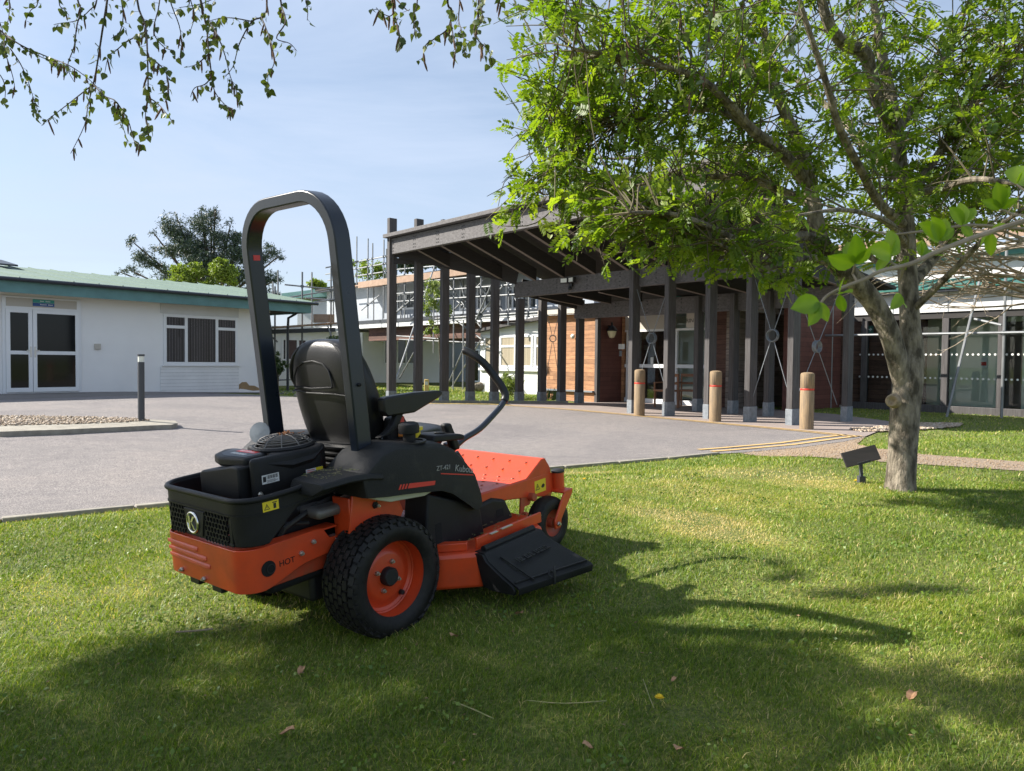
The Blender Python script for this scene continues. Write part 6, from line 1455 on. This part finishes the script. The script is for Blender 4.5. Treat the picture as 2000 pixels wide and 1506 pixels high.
def heart(pos, axis_, size):
    """birch leaf outline: seven points, folded on the midrib"""
    n = len(pos); axis_ = unit(axis_); r = unit(rng.normal(size=(n, 3))); s = unit(np.cross(axis_, r)); nn = np.cross(s, axis_); L_ = size[:, None]
    prof = [(0, 0), (.06, .30), (.30, .42), (.62, .26), (1.0, 0)]
    Vv = []
    for u, w in prof: Vv.append(pos+axis_*L_*u)
    Lft = [pos+axis_*L_*u+s*L_*w+nn*L_*w*.28-nn*L_*u*u*.18 for u, w in prof[1:4]]; Rgt = [pos+axis_*L_*u-s*L_*w+nn*L_*w*.28-nn*L_*u*u*.18 for u, w in prof[1:4]]
    tipv = pos+axis_*L_-nn*L_*.18; mid = pos+axis_*L_*.5-nn*L_*.05
    A = np.stack([pos, *Lft, tipv, *Rgt[::-1], mid], 1).reshape(-1, 3); k = (np.arange(n)*9)[:, None]
    f = np.array([[0, 1, 8], [1, 2, 8], [2, 3, 8], [3, 4, 8], [4, 5, 8], [5, 6, 8], [6, 7, 8], [7, 0, 8]]).reshape(1, -1)
    return A, (k+f).reshape(-1)
bp = np.array([list(p) for p in bp]); ba = np.array([list(p) for p in ba]); bs = np.array(bs)
A, idx = heart(bp, ba, bs); bigmesh('leaves', A, np.full(len(bp)*8, 3), idx, M['birch_leaf'], birch, np.repeat(rng.uniform(0, 1, len(bp)), 9))
# crown up to the left, unseen; leaf clusters added where they shade the lawn
def cloud(blobs_, n, clump=.5):
    out = []
    tot = sum(b[3]*b[4]*b[5] for b in blobs_)
    for x, y, z, a, b, c in blobs_:
        k = max(3, int(n*a*b*c/tot)); sub = max(2, k//60)
        v = unit(rng.normal(size=(sub, 3)))*(rng.uniform(.2, 1, (sub, 1))**.45); cc = v*np.array([a, b, c])*.86+np.array([x, y, z])
        m = rng.normal(size=(k, 3))*np.array([a, b, c])*clump*.32; out.append(cc[rng.integers(0, sub, k)]+m)
    return np.concatenate(out)
crownB = []
for k in range(125):
    gx = random.uniform(-2.8, 5.0); gy = random.uniform(.9, 2.5 if gx < 0 else (2.9 if gx < 1 else 3.6)); z = random.uniform(2.9, 5.8)
    c = (gx-1.365*z, gy+.17*z, z)
    if c[0]/c[1] < -.95 or (z-1.15)/c[1] > .85: crownB.append((*c, random.uniform(.15, .36), random.uniform(.10, .22), random.uniform(.14, .26)))
_n0 = len(crownB)
crownB += [(-6.9, 2.0, 6.2, 1.2, .8, 1.0), (-5.9, 3.2, 5.4, .8, .7, .8), (-7.6, 3.6, 5.6, 1.0, .8, .8), (-6.2, 1.2, 4.4, .9, .7, .7), (-8.4, 2.6, 4.6, 1.0, .9, .8), (-5.3, 1.8, 3.6, .6, .5, .5), (-5.2, 2.7, 3.1, .45, .3, .4), (-9.6, 3.6, 6.6, 1.3, .9, 1.0), (-4.9, .9, 3.0, .5, .4, .4), (-4.4, 1.6, 2.6, .35, .25, .3), (-10.8, 2.4, 6.0, 1.3, .8, 1.0), (-5.8, .2, 3.9, .8, .6, .6), (-7.6, .8, 5.4, 1.0, .7, .8), (-6.6, 4.3, 6.4, .5, .35, .4), (-4.6, 3.0, 5.0, .5, .4, .4), (-5.0, 2.9, 5.6, .5, .4, .4), (-6.6, 3.4, 5.2, .6, .4, .4), (-8.0, 3.2, 5.4, .6, .4, .4), (-8.2, 3.1, 4.8, .6, .4, .4), (-3.9, 2.9, 5.4, .5, .4, .4), (-7.2, 2.7, 4.6, .5, .3, .4)]
cp_ = cloud(crownB, 31000, .26)-np.array([-6.6, 1.6, -.1])
leafobj('crown', cp_, rng.normal(size=cp_.shape)+np.array([0, 0, -.6]), rng.uniform(.05, .085, len(cp_)), M['birch_leaf'], birch, ratio=.8)

# ---------------- sprig of broad leaves reaching in from the right, close by
sprig = thing('leafy_sprig', 'bright green broad leaved sprig reaching in close from the right', 'branch')
spd = .95
s1 = [(2120, 400), (2000, 432), (1900, 465), (1830, 492), (1780, 515), (1720, 530), (1690, 545), (1650, 560), (1615, 578), (1598, 600)]
sq = catmull([P(x, y, spd+.08*(x-1600)/400) for x, y in s1], 5); sm1 = MB(); _a = P(2120, 400, spd+.104); sm1.tube(catmull([Vector((1.75, 1.5, -.1)), Vector((1.7, 1.45, .5)), Vector((1.55, 1.35, 1.0)), Vector((1.25, 1.2, 1.28)), _a], 5), taper(21, .011, .0042), 7); _b = P(2120, 440, 1.15); sm1.tube(catmull([Vector((1.62, 1.4, .8)), Vector((1.35, 1.3, 1.2)), _b], 4), taper(9, .006, .003), 6); sm1.tube(sq, taper(len(sq), .0042, .0016), 7)
s2 = catmull([P(x, y, 1.15) for x, y in ((2120, 440), (2000, 447), (1900, 440), (1800, 452), (1735, 457), (1660, 440))], 4); sm1.tube(s2, taper(len(s2), .003, .0012), 6)
tufts = [(1670, 515, .96, [(-28, -78, 48), (6, -80, 52), (-60, -12, 46), (35, -30, 40)]), (1740, 498, .99, [(-50, -20, 38), (5, -75, 52), (-30, 30, 40), (20, -30, 34)]), (1600, 590, .94, [(-52, 10, 46), (-18, 50, 46), (10, 22, 40), (-38, 46, 30)]), (1640, 575, .95, [(5, -42, 34), (10, 50, 36), (25, -12, 24)]), (1800, 500, 1.0, [(10, -45, 34), (45, -10, 44), (-4, -62, 30)]), (1835, 470, 1.02, [(-10, -55, 44), (30, -90, 48), (50, -40, 40), (-52, -60, 46)]), (1880, 440, 1.05, [(-45, -78, 42), (-5, -70, 46), (40, -58, 44), (30, 42, 30)]), (1955, 408, 1.08, [(-8, -78, 50), (22, -70, 44), (45, -30, 38), (-40, -20, 36)]), (1935, 455, 1.08, [(0, 40, 44), (-30, 30, 34), (40, -30, 30)]), (1985, 360, 1.1, [(0, -50, 44), (20, -10, 40)]), (1760, 575, 1.0, [(-18, 30, 30), (6, 40, 28)])]
bp_ = []; lf = MB(); lvs = []
def broad(base, tip_, wid, nrm):
    d = tip_-base; L_ = d.length; d.normalize(); s = d.cross(nrm).normalized(); nn = s.cross(d)
    prof = [(0, .03), (.12, .26), (.3, .44), (.52, .5), (.74, .40), (.9, .2), (1, .01)]
    rows = []
    for u, w in prof:
        c = base+d*(L_*u)-nn*(L_*.16*u*u); w *= random.uniform(.88, 1.08); rows.append([c+s*(wid*w)+nn*(wid*w*.42), c+s*(wid*w*.5)+nn*(wid*w*.10), c, c-s*(wid*w*.5)+nn*(wid*w*.10), c-s*(wid*w)+nn*(wid*w*.32)])
    b0 = len(lf.v); lf.loft(rows, closed=False, cap=False); q0 = random.uniform(0, .6); lvs.extend([min(1, q0+(.4 if i % 5 == 2 else (.12 if (i//5) % 2 else 0))) for i in range(len(lf.v)-b0)])
for cx, cy, dd, ls in tufts:
    base = P(cx, cy, dd)
    j = min(range(len(sq)), key=lambda i: (sq[i]-base).length); sm1.tube([sq[j], (sq[j]+base)/2+Vector((0, .01, 0)), base], [.0018, .0015, .0012], 5)
    for dx, dy, L_ in ls:
        s_ = L_*1.02/max(math.hypot(dx, dy), 1); t_ = P(cx+dx*s_, cy+dy*s_, dd+random.uniform(-.03, .03)); nrm = (CAM-base).normalized()+Vector((random.gauss(0, .5), random.gauss(0, .3), random.gauss(.3, .4)))
        broad(base, t_, (t_-base).length*.52, nrm)
sm1.build('stem', M['bark_pale'], sprig, smooth=True)
lo_ = lf.build('leaves', M['hazel_leaf'], sprig, smooth=True); a = lo_.data.attributes.new('lv', 'FLOAT', 'POINT'); a.data.foreach_set('value', np.array(lvs, np.float32))

# ---------------- bare shrub branches at the right
bare = thing('bare_tree', 'pale leafless tree branches fanning in from the right edge', 'tree')
bm_ = MB(); DB = 7.6
root = P(2380, 900, DB); root.z = 0
def grow(p, d, L_, r, lev):
    n = max(3, int(L_/.16)); pts = [p]; q = Vector(p); dd = Vector(d).normalized()
    for i in range(n):
        dd = (dd+Vector((random.gauss(0, .13), random.gauss(0, .13), random.gauss(0, .10)))).normalized(); q = q+dd*(L_/n); pts.append(Vector(q))
        if lev > 0 and i > 0 and random.random() < .85:
            s = Vector((random.gauss(0, .8), random.gauss(0, .8), random.gauss(0, .5))); grow(q, dd*.9+s*.55, L_*random.uniform(.35, .65), r*.55, lev-1)
    bm_.tube(pts, taper(len(pts), r, r*.35), 5 if lev > 1 else 3, cap=False)
q = catmull([root, P(2370, 760, DB), P(2330, 640, DB), P(2290, 560, DB)]); bm_.tube(q, taper(len(q), .09, .05), 10)
for a, b, L_ in (((2290, 560), (2000, 535), 1.9), ((2290, 560), (2000, 470), 2.0), ((2320, 640), (2040, 590), 1.7), ((2290, 560), (2040, 420), 1.8), ((2300, 600), (2030, 560), 2.0), ((2290, 560), (1990, 505), 2.1), ((2290, 560), (2020, 455), 2.0), ((2320, 620), (2010, 575), 1.9), ((2290, 560), (2060, 490), 1.8), ((2300, 580), (1980, 540), 1.6)):
    p0 = P(*a, DB); p1 = P(*b, DB+random.uniform(-.6, .5)); qq = catmull([p0, (p0+p1)/2+Vector((0, 0, .06)), p1]); bm_.tube(qq, taper(len(qq), .035, .02), 6)
    d = (p1-p0).normalized()
    for k in range(4): grow(p1, d*.9+Vector((-.2, random.gauss(0, .3), random.gauss(-.05, .18))), L_*random.uniform(.3, .58), .014, 3)
bm_.build('branches', M['bark_pale'], bare, smooth=True)

# ---------------- trees and shrubs further off
def tree(name, label, cat, base, blobs_, n, size, m, trunk_h, tr=.15, ratio=.5, group=None, bark=None, clump=.5, mainr=None, limbs_=True):
    t = thing(name, label, cat, base, 0, group); B_ = Vector(base)
    tm = MB(); cs = [Vector(b[:3])-B_ for b in blobs_]; topc = sum(cs, Vector())/len(cs)
    q = catmull([Vector((0, 0, -.2)), Vector((topc.x*.2, topc.y*.2, trunk_h*.4)), Vector((topc.x*.6, topc.y*.6, trunk_h))]); tm.tube(q, taper(len(q), tr, tr*.5), 8)
    if limbs_:
        for c in cs:
            qq = catmull([q[-1 if c.z > trunk_h else len(q)//2], (q[-1]+c)/2+Vector((0, 0, -.1)), c], 4); tm.tube(qq, taper(len(qq), tr*.35, tr*.1), 5)
    tm.build('trunk', bark or M['pine_bark'], t, smooth=True)
    p = cloud(blobs_, n, clump)-np.array(base); leafobj('crown', p, rng.normal(size=p.shape), rng.uniform(size*.6, size*1.3, len(p)), m, t, ratio=ratio)
    return t
def BL(px, py, d, rx_px, rz_px, ry=None):
    p = P(px, py, d); s = d/F; return (p.x, p.y, p.z, rx_px*s, (ry or rx_px*s), rz_px*s)
# pine behind the office
DPn = 46
pine_b = [BL(*a) for a in ((393, 412, DPn, 7, 12), (345, 424, DPn, 7, 10), (450, 440, DPn, 8, 12), (420, 408, DPn, 8, 8), (335, 440, DPn, 24, 22), (352, 462, DPn, 26, 16), (400, 440, DPn, 28, 24), (412, 425, DPn, 18, 12), (440, 470, DPn, 34, 20), (375, 480, DPn, 40, 18), (330, 490, DPn, 30, 12), (460, 500, DPn, 36, 22), (400, 510, DPn, 44, 20), (262, 475, DPn, 12, 16), (275, 500, DPn, 22, 14), (300, 515, DPn, 24, 12), (258, 530, DPn, 16, 10), (236, 532, DPn, 12, 5), (500, 500, DPn, 32, 16), (530, 490, DPn, 20, 12), (545, 500, DPn, 12, 8), (520, 540, DPn, 26, 14), (500, 575, DPn, 30, 14), (545, 545, DPn, 14, 8), (455, 540, DPn, 38, 18), (470, 465, DPn, 18, 12), (300, 455, DPn, 10, 6), (545, 575, DPn, 12, 8), (360, 540, DPn, 46, 18))]
pb_ = P(430, 700, DPn); tree('pine_tree', 'dark green pine rising behind the office roof', 'tree', (pb_.x, pb_.y, 0), pine_b, 32000, .22, M['pine_leaf'], 4.5, .35, ratio=.22, clump=.75)
DY = 40
yb = [BL(*a) for a in ((360, 545, DY, 26, 24), (388, 528, DY, 16, 14), (345, 525, DY, 14, 12), (335, 560, DY, 26, 16), (375, 515, DY, 8, 8))]; p = P(365, 700, DY)
tree('yellow_green_tree', 'yellow green spring tree left of its brighter neighbour before the pine', 'tree', (p.x, p.y, 0), yb, 9000, .13, M['spring_leaf'], 2.6, .15)
yb = [BL(*a) for a in ((430, 530, DY, 22, 22), (450, 540, DY, 16, 20), (432, 513, DY, 14, 10), (410, 560, DY, 22, 16), (455, 520, DY, 8, 8))]; p = P(436, 700, DY)
tree('yellow_green_tree', 'brightest yellow green spring tree just left of the roll bar', 'tree', (p.x, p.y, 0), yb, 9000, .13, M['spring_leaf'], 2.6, .15)
D1_ = 52
b = [BL(620, 556, D1_, 16, 9)]; p = P(620, 700, D1_); tree('far_tree', 'small pale tree top between the roll bar posts', 'tree', (p.x, p.y, 0), b, 1400, .2, M['spring_leaf'], 4, .1)
b = [BL(*a) for a in ((720, 530, D1_, 26, 26), (745, 520, D1_, 18, 22), (700, 510, D1_, 16, 14), (760, 545, D1_, 16, 14))]; p = P(725, 700, D1_); tree('far_tree', 'thin leafed tree behind the scaffolding poles', 'tree', (p.x, p.y, 0), b, 1500, .2, M['spring_leaf'], 4, .12)
b = [BL(*a) for a in ((800, 515, D1_, 30, 16), (850, 508, D1_, 34, 14), (900, 515, D1_, 26, 14), (940, 518, D1_, 24, 10))]; p = P(850, 700, D1_); tree('far_tree', 'dark tree seen through the gap under the canopy beam', 'tree', (p.x, p.y, 0), b, 7000, .25, M['pine_leaf'], 4, .2)
D2_ = 23.8
b = [BL(*a) for a in ((850, 560, D2_, 24, 22), (838, 600, D2_, 20, 24), (868, 610, D2_, 16, 24), (846, 645, D2_, 16, 18), (870, 580, D2_, 14, 14))]; p = G(862, 765)
tree('garden_tree', 'slim young tree in new leaf standing before the scaffolded block', 'tree', (p.x, p.y, 0), b, 2100, .085, M['lime_leaf'], 1.9, .05, ratio=.6, bark=M['bark'])
b = [BL(*a) for a in ((1000, 752, 23, 24, 18), (988, 738, 23, 12, 12), (1012, 745, 23, 12, 12))]; p = G(1000, 775); tree('garden_shrub', 'light green bush in front of the white annexe', 'shrub', (p.x, p.y, 0), b, 4500, .06, M['lime_leaf'], .3, .02, bark=M['bark'])
b = [BL(*a) for a in ((655, 672, 28.5, 22, 14), (668, 690, 28.5, 14, 20), (640, 680, 28.5, 12, 12))]; p = P(660, 752, 28.5); tree('garden_shrub', 'rounded evergreen shrub seen just above the mower seat', 'shrub', (p.x, p.y, 0), b, 4200, .09, M['shrub_leaf'], .9, .04)
b = [BL(*a) for a in ((540, 700, 24.5, 8, 12), (543, 722, 24.5, 12, 10), (555, 712, 24.5, 8, 6), (538, 735, 24.5, 7, 8))]; p = P(543, 765, 24.5); tree('garden_shrub', 'dark leggy shrub at the far corner of the office', 'shrub', (p.x, p.y, 0), b, 1500, .08, M['shrub_leaf'], .6, .03)
# strap leaved plants along the foot of the orange wall
def clump(px, py, n, h, label, spread=.35):
    q = G(px, py); t = thing('strap_leaf_plant', label, 'plant', (q.x, q.y, 0), 0, 'leafy clumps along the orange wall'); m_ = MB()
    for _ in range(n):
        a = random.uniform(0, 6.3); r_ = random.uniform(0, spread); x, y = r_*math.cos(a), r_*math.sin(a)*.5; hh = h*random.uniform(.6, 1); w = .012; dx, dy = random.gauss(0, .07), random.gauss(0, .07)
        m_.add([(x-w, y, 0), (x+w, y, 0), (x+w+dx*.4, y+dy*.4, hh*.6), (x-w+dx*.4, y+dy*.4, hh*.6), (x+dx, y+dy, hh)], [(0, 1, 2, 3), (3, 2, 4)])
    o = m_.build('foliage', M['shrub_leaf'], t); return t
clump(1092, 782, 120, .42, 'green leafy clump at the left foot of the orange wall', .5); clump(1122, 782, 110, .40, 'green leafy clump in the middle of the orange wall foot', .4); clump(1153, 780, 90, .55, 'taller green clump by the corner of the orange wall', .25)
q = G(945, 765.5); lg = thing('log', 'short cut log lying on the grass before the white annexe', 'log', (q.x, q.y, 0)); m_ = MB(); m_.tube([(-.45, 0, .15), (-.1, .03, .2), (.3, .0, .17), (.5, -.02, .12)], [.13, .2, .17, .1], 10); m_.build('wood', M['bark'], lg, smooth=True)
M['marker'] = mat('faded yellow marker', (.55, .40, .14), .7)
q = G(833, 768); mk = thing('marker_post', 'short yellow marker post on the grass behind the seat', 'post', (q.x, q.y, 0)); m_ = MB().box(-.08, .08, -.05, .05, 0, .50).build('post', M['marker'], mk, bevel=.02); MB().box(-.06, .06, -.056, -.051, .3, .42).build('plate', M['label_white'], m_)
# plaque under the rowan
q = G(1682, 944); pq = thing('garden_plaque', 'tilted dark plaque on a short stake beside the rowan trunk', 'sign', (q.x, q.y, q.z)); d = (q-CAM).dot(fwd)
c = P(1681, 891, d)-q; a = P(1648, 896, d)-q; e = P(1715, 879, d)-q; w = (e-a).length; ux = (e-a).normalized(); uz = Vector((.1, .35, .9)).normalized(); un = ux.cross(uz).normalized(); uz = un.cross(ux)*-1 if (un.cross(ux)).z < 0 else un.cross(ux)
m_ = MB(); hh = 15*d/F; vs = []
for o_ in (-.008, .008):
    for i, j in ((-1, -1), (1, -1), (1, 1), (-1, 1)): vs.append(c+ux*(i*w/2)+uz*(j*hh)+un*o_)
m_.add(vs, [(0, 1, 2, 3), (7, 6, 5, 4), (0, 4, 5, 1), (1, 5, 6, 2), (2, 6, 7, 3), (3, 7, 4, 0)]); m_.build('plate', M['timber_dark'], pq, bevel=.003)
m_ = MB(); m_.bar((0, 0, -.03), (0, 0, .06), .05, .05); m_.bar((0, 0, .05), c-uz*.02-un*.0+Vector((0, .02, -.01)), .022, .022); m_.bar(c-uz*.055-ux*.05, c-uz*.055+ux*.05, .02, .02); m_.build('stake', M['graphite'], pq)

# ============================================================ GRASS
def patchy(x, y):      # straw-coloured dry patches on the mound
    d = 0
    for cx, cy, rx_, ry_, a, s in PATCH:
        dx, dy = x-cx, y-cy; u = dx*math.cos(a)+dy*math.sin(a); v = -dx*math.sin(a)+dy*math.cos(a); d = np.maximum(d, s*np.exp(-((u/rx_)**2+(v/ry_)**2)**1.6))
    return d
def gp_(px, py): q = G(px, py); return q.x, q.y
PATCH = []
for px, py, rx_, ry_, s in ((1330, 1010, .50, .22, 1.0), (1390, 1040, .40, .24, 1.0), (1440, 1050, .4, .24, .7), (1500, 930, .8, .5, .85), (1560, 945, .6, .3, .8), (1400, 960, 1.1, .6, .5), (1130, 925, .6, .25, .9), (1180, 935, .5, .2, .4), (1300, 955, .4, .15, .4), (1250, 985, .35, .12, .5), (60, 1150, .35, .12, .35), (250, 1160, .2, .1, .3), (1650, 1160, .4, .2, .35), (1420, 1400, .3, .15, .3), (950, 1290, .15, .06, .4), (1900, 1350, .4, .3, .4)):
    x, y = gp_(px, py); PATCH.append((x, y, rx_, ry_, R(-35), s))
M['grass'] = leafmat('grass blades', [(.050, .100, .006), (.110, .185, .010), (.215, .30, .020), (.38, .375, .085), (.68, .52, .25)], trans=.32, rough=.5, tint=1.35)
Hv = np.vectorize(H); inside_path = inpoly(path)
def lownoise(x, y, f, seed=0):
    r_ = np.random.default_rng(seed); o = 0
    for k in range(6):
        a = r_.uniform(0, 6.28); q = f*(1+k*.45); o = o+np.sin((x*math.cos(a)+y*math.sin(a))*q+r_.uniform(0, 6.28))
    return o/6
def blades(name, n, y0, y1, h0, h1, w0, xm, cond):
    y = np.sqrt(rng.uniform(y0**2, y1**2, n)); x = rng.uniform(-1, 1, n)*(y*.74+xm)
    k = cond(x, y); x, y = x[k], y[k]; n = len(x)
    x = x+rng.normal(size=n)*.0; z = Hv(x, y)
    clmp = lownoise(x, y, 9, 1)*.5+lownoise(x, y, 23, 2)*.5+rng.normal(size=n)*.35
    h = rng.uniform(h0, h1, n)*(1+.35*np.clip(clmp, -1, 1.5)); dry = patchy(x, y); dd_ = (x-K0[0])*KD[1]-(y-K0[1])*KD[0]; dry = np.maximum(dry, .75*np.exp(-np.clip(dd_, 0, 9)/.13)*(y < 11)); h *= 1-.5*dry; h *= 1+.35*lownoise(x, y, 6, 3)
    a = rng.uniform(0, 6.28, n); lean = rng.uniform(.15, 1.35, n)*h; b = lownoise(x, y, 3.1, 5)*3+rng.normal(size=n)*1.6
    dx, dy = np.cos(b)*lean, np.sin(b)*lean; w = w0*rng.uniform(.6, 1.3, n); sx, sy = np.cos(a)*w/2, np.sin(a)*w/2
    Z = np.zeros(n); base = np.stack([x, y, z-.004], 1); s = np.stack([sx, sy, Z], 1)
    m = base+np.stack([dx*.35, dy*.35, h*.62], 1); t = base+np.stack([dx, dy, h], 1)
    Vv = np.stack([base-s, base+s, m+s*.75, m-s*.75, t], 1).reshape(-1, 3); q = (np.arange(n)*5)[:, None]
    idx = np.concatenate([q+np.array([[0, 1, 2, 3]]), q+np.array([[3, 2, 4]])], 1).reshape(-1); fn = np.tile([4, 3], n)
    lv = np.clip(.27+.20*lownoise(x, y, 1.7, 9)+.14*clmp+rng.normal(size=n)*.15+dry*.78+(rng.uniform(size=n) < .11)*.5, 0, 1)
    o = bigmesh(name, Vv, fn, idx, M['grass'], None, np.repeat(lv, 5)); tag(o, kind='stuff'); return o
nearp = inpoly([(-40, -20.4), (-14, -2.15), (-3.57, 5.15), (.56, 8.05), *near[-2:], *tipn, tip, (6.3, 12.6), (7.7, 14.4), (7.6, 17.3), (5.5, 20), (-6, 22), (-60, 30)])
def lawncond(x, y):
    d = (x-K0[0])*KD[1]-(y-K0[1])*KD[0]; ok = np.ones(len(x), bool)
    far_ = np.where((d < .6) | (y > 6.5))[0]; ok[d < -.05] = ok[d < -.05]
    for i in far_:
        if nearp(x[i], y[i]) or inside_path(x[i], y[i]): ok[i] = False
    return ok
blades('grass', 330000, 1.05, 3.2, .010, .029, .0023, .9, lawncond)
blades('grass', 270000, 3.2, 6.2, .010, .030, .0036, .8, lawncond)
blades('grass', 110000, 6.2, 10.5, .014, .034, .0065, .6, lawncond)
blades('grass', 60000, 10.5, 20, .02, .04, .012, .5, lambda x, y: lawncond(x, y) & (x > 5))
gA = inpoly([(-6.5, 21.4), (-3.4, 20.75), (1.5, 21.3), (1.0, 23), (1.1, 26), (-2, 29), (-3.6, 37), (-8, 31), (-9, 27)])
def condA(x, y): return np.array([gA(a, b) for a, b in zip(x, y)])
blades('grass', 70000, 20, 33, .03, .08, .02, .0, lambda x, y: (x > -9) & (x < 1.6) & condA(x, y))
# clover and plantain leaves, bits of bark and old catkins among the blades
def among(n, y0, y1, clusters, spread):
    cy = np.sqrt(rng.uniform(y0**2, y1**2, clusters)); cx = rng.uniform(-1, 1, clusters)*(cy*.74+.6); k = rng.integers(0, clusters, n)
    x = cx[k]+rng.normal(size=n)*spread; y = cy[k]+rng.normal(size=n)*spread; c = lawncond(x, y); return x[c], y[c]
M['weed_leaf'] = leafmat('clover and plantain', [(.06, .12, .012), (.10, .17, .018), (.16, .23, .03)], trans=.2)
x, y = among(6000, 1.3, 6.5, 300, .06); nn_ = len(x); p = np.stack([x, y, Hv(x, y)+rng.uniform(.010, .026, nn_)], 1)
tag(leafobj('lawn_weeds', p, np.c_[rng.normal(size=(nn_, 2)), rng.uniform(.1, .5, nn_)], rng.uniform(.010, .024, nn_), M['weed_leaf'], None, ratio=.75), kind='stuff')
M['litter'] = leafmat('brown litter', [(.20, .12, .06), (.34, .22, .12), (.12, .08, .05)], trans=0, rough=.9)
x, y = among(2600, 1.3, 7, 900, .2); nn_ = len(x); p = np.stack([x, y, Hv(x, y)+rng.uniform(.010, .028, nn_)], 1)
tag(leafobj('lawn_litter', p, np.c_[rng.normal(size=(nn_, 2)), rng.normal(size=nn_)*.2], rng.uniform(.006, .018, nn_), M['litter'], None, ratio=.35), kind='stuff')
# daisies and dandelions are few enough to be things
M['dandelion'] = mat('yellow dandelion', (.80, .55, .02), .7)
def flower(px, py, r_, label, hgt=.04):
    q = G(px, py); f = thing('dandelion', label, 'flower', (q.x, q.y, q.z)); MB().tube([(0, 0, -.01), (.004, 0, hgt)], .0015, 5).build('stem', M['spring_leaf'], f)
    m_ = MB()
    for k in range(26):
        a = 2*math.pi*k/26*2.4; rr_ = r_*(1-.5*(k/26)); m_.bar((.004, 0, hgt), (.004+rr_*math.cos(a), rr_*math.sin(a), hgt+.004+.010*(k/26)), .003, .001)
    m_.build('flower_head', M['dandelion'], f)
flower(1285, 1388, .017, 'yellow dandelion low in the grass at the bottom of the picture'); flower(1140, 946, .016, 'yellow dandelion beyond the front wheel of the mower'); flower(1670, 949, .014, 'small yellow dandelion close to the tilted plaque')
M['dry_leaf'] = mat('dry brown leaf', (.46, .27, .14), .8, col2=(.30, .16, .08), scale=60)
def dleaf(px, py, s, label, m=None):
    q = G(px, py, .02); f = MB(); a = random.uniform(0, 6.3); d = Vector((math.cos(a), math.sin(a), .15)); sd_ = Vector((-math.sin(a), math.cos(a), 0))
    rows = [[d*(u*s)+sd_*(w*s)+Vector((0, 0, .35*s*w+.12*s*math.sin(u*5))), d*(u*s)+Vector((0, 0, .12*s*math.sin(u*5)-.05*s)), d*(u*s)-sd_*(w*s)+Vector((0, 0, .5*s*w+.12*s*math.sin(u*5)))] for u, w in ((-.5, .03), (-.3, .25), (0, .36), (.25, .28), (.4, .32), (.55, .02))]
    f.loft(rows, closed=False, cap=False); o = f.build('dry_leaf', m or M['dry_leaf'], smooth=True); o.location = (q.x, q.y, q.z+.006)
    return tag(o, label, 'leaf', 'dry leaves on the lawn')
for px, py, s, l in ((1013, 1200, .045, 'curled dry leaf in the shade below the black chute'), (888, 1244, .045, 'dry leaf in the mower shadow right of the rear wheel'), (588, 1312, .04, 'dry leaf on the grass left of and below the big rear wheel'), (560, 1432, .045, 'dry leaf near the bottom edge, left of the rear wheel'), (1327, 1465, .045, 'pale dry leaf at the bottom, just right of the low dandelion'), (1148, 1460, .032, 'small dry leaf at the bottom, left of the low dandelion'), (1780, 1362, .045, 'dark reddish dry leaf in the shaded grass at lower right'), (1316, 1330, .025, 'tiny dry leaf just above the low dandelion'), (282, 1134, .025, 'small reddish dry leaf on the sunlit grass at the left'), (870, 1400, .0, None)):
    if l: dleaf(px, py, s, l)
def stick(pts, r_, label, name='straw', m=None):
    q = [G(x, y, .025) for x, y in pts]; o = MB().tube([Vector((p.x, p.y, p.z+.004)) for p in catmull(q, 4)], r_, 5).build(name, m or M['clippings'], smooth=True); tag(o, label, 'twig')
stick([(344, 1236), (380, 1234), (416, 1230)], .004, 'short grey twig on the grass left of the rear wheel', 'twig', M['bark_pale'])
stick([(888, 1373), (925, 1388), (964, 1406)], .0022, 'long dry straw lying below the rear wheel'); stick([(1030, 1370), (1100, 1376), (1185, 1371)], .0018, 'thin pale straw lying flat left of the low dandelion'); stick([(1256, 1329), (1267, 1360), (1277, 1385)], .0016, 'thin straw standing over the low dandelion')
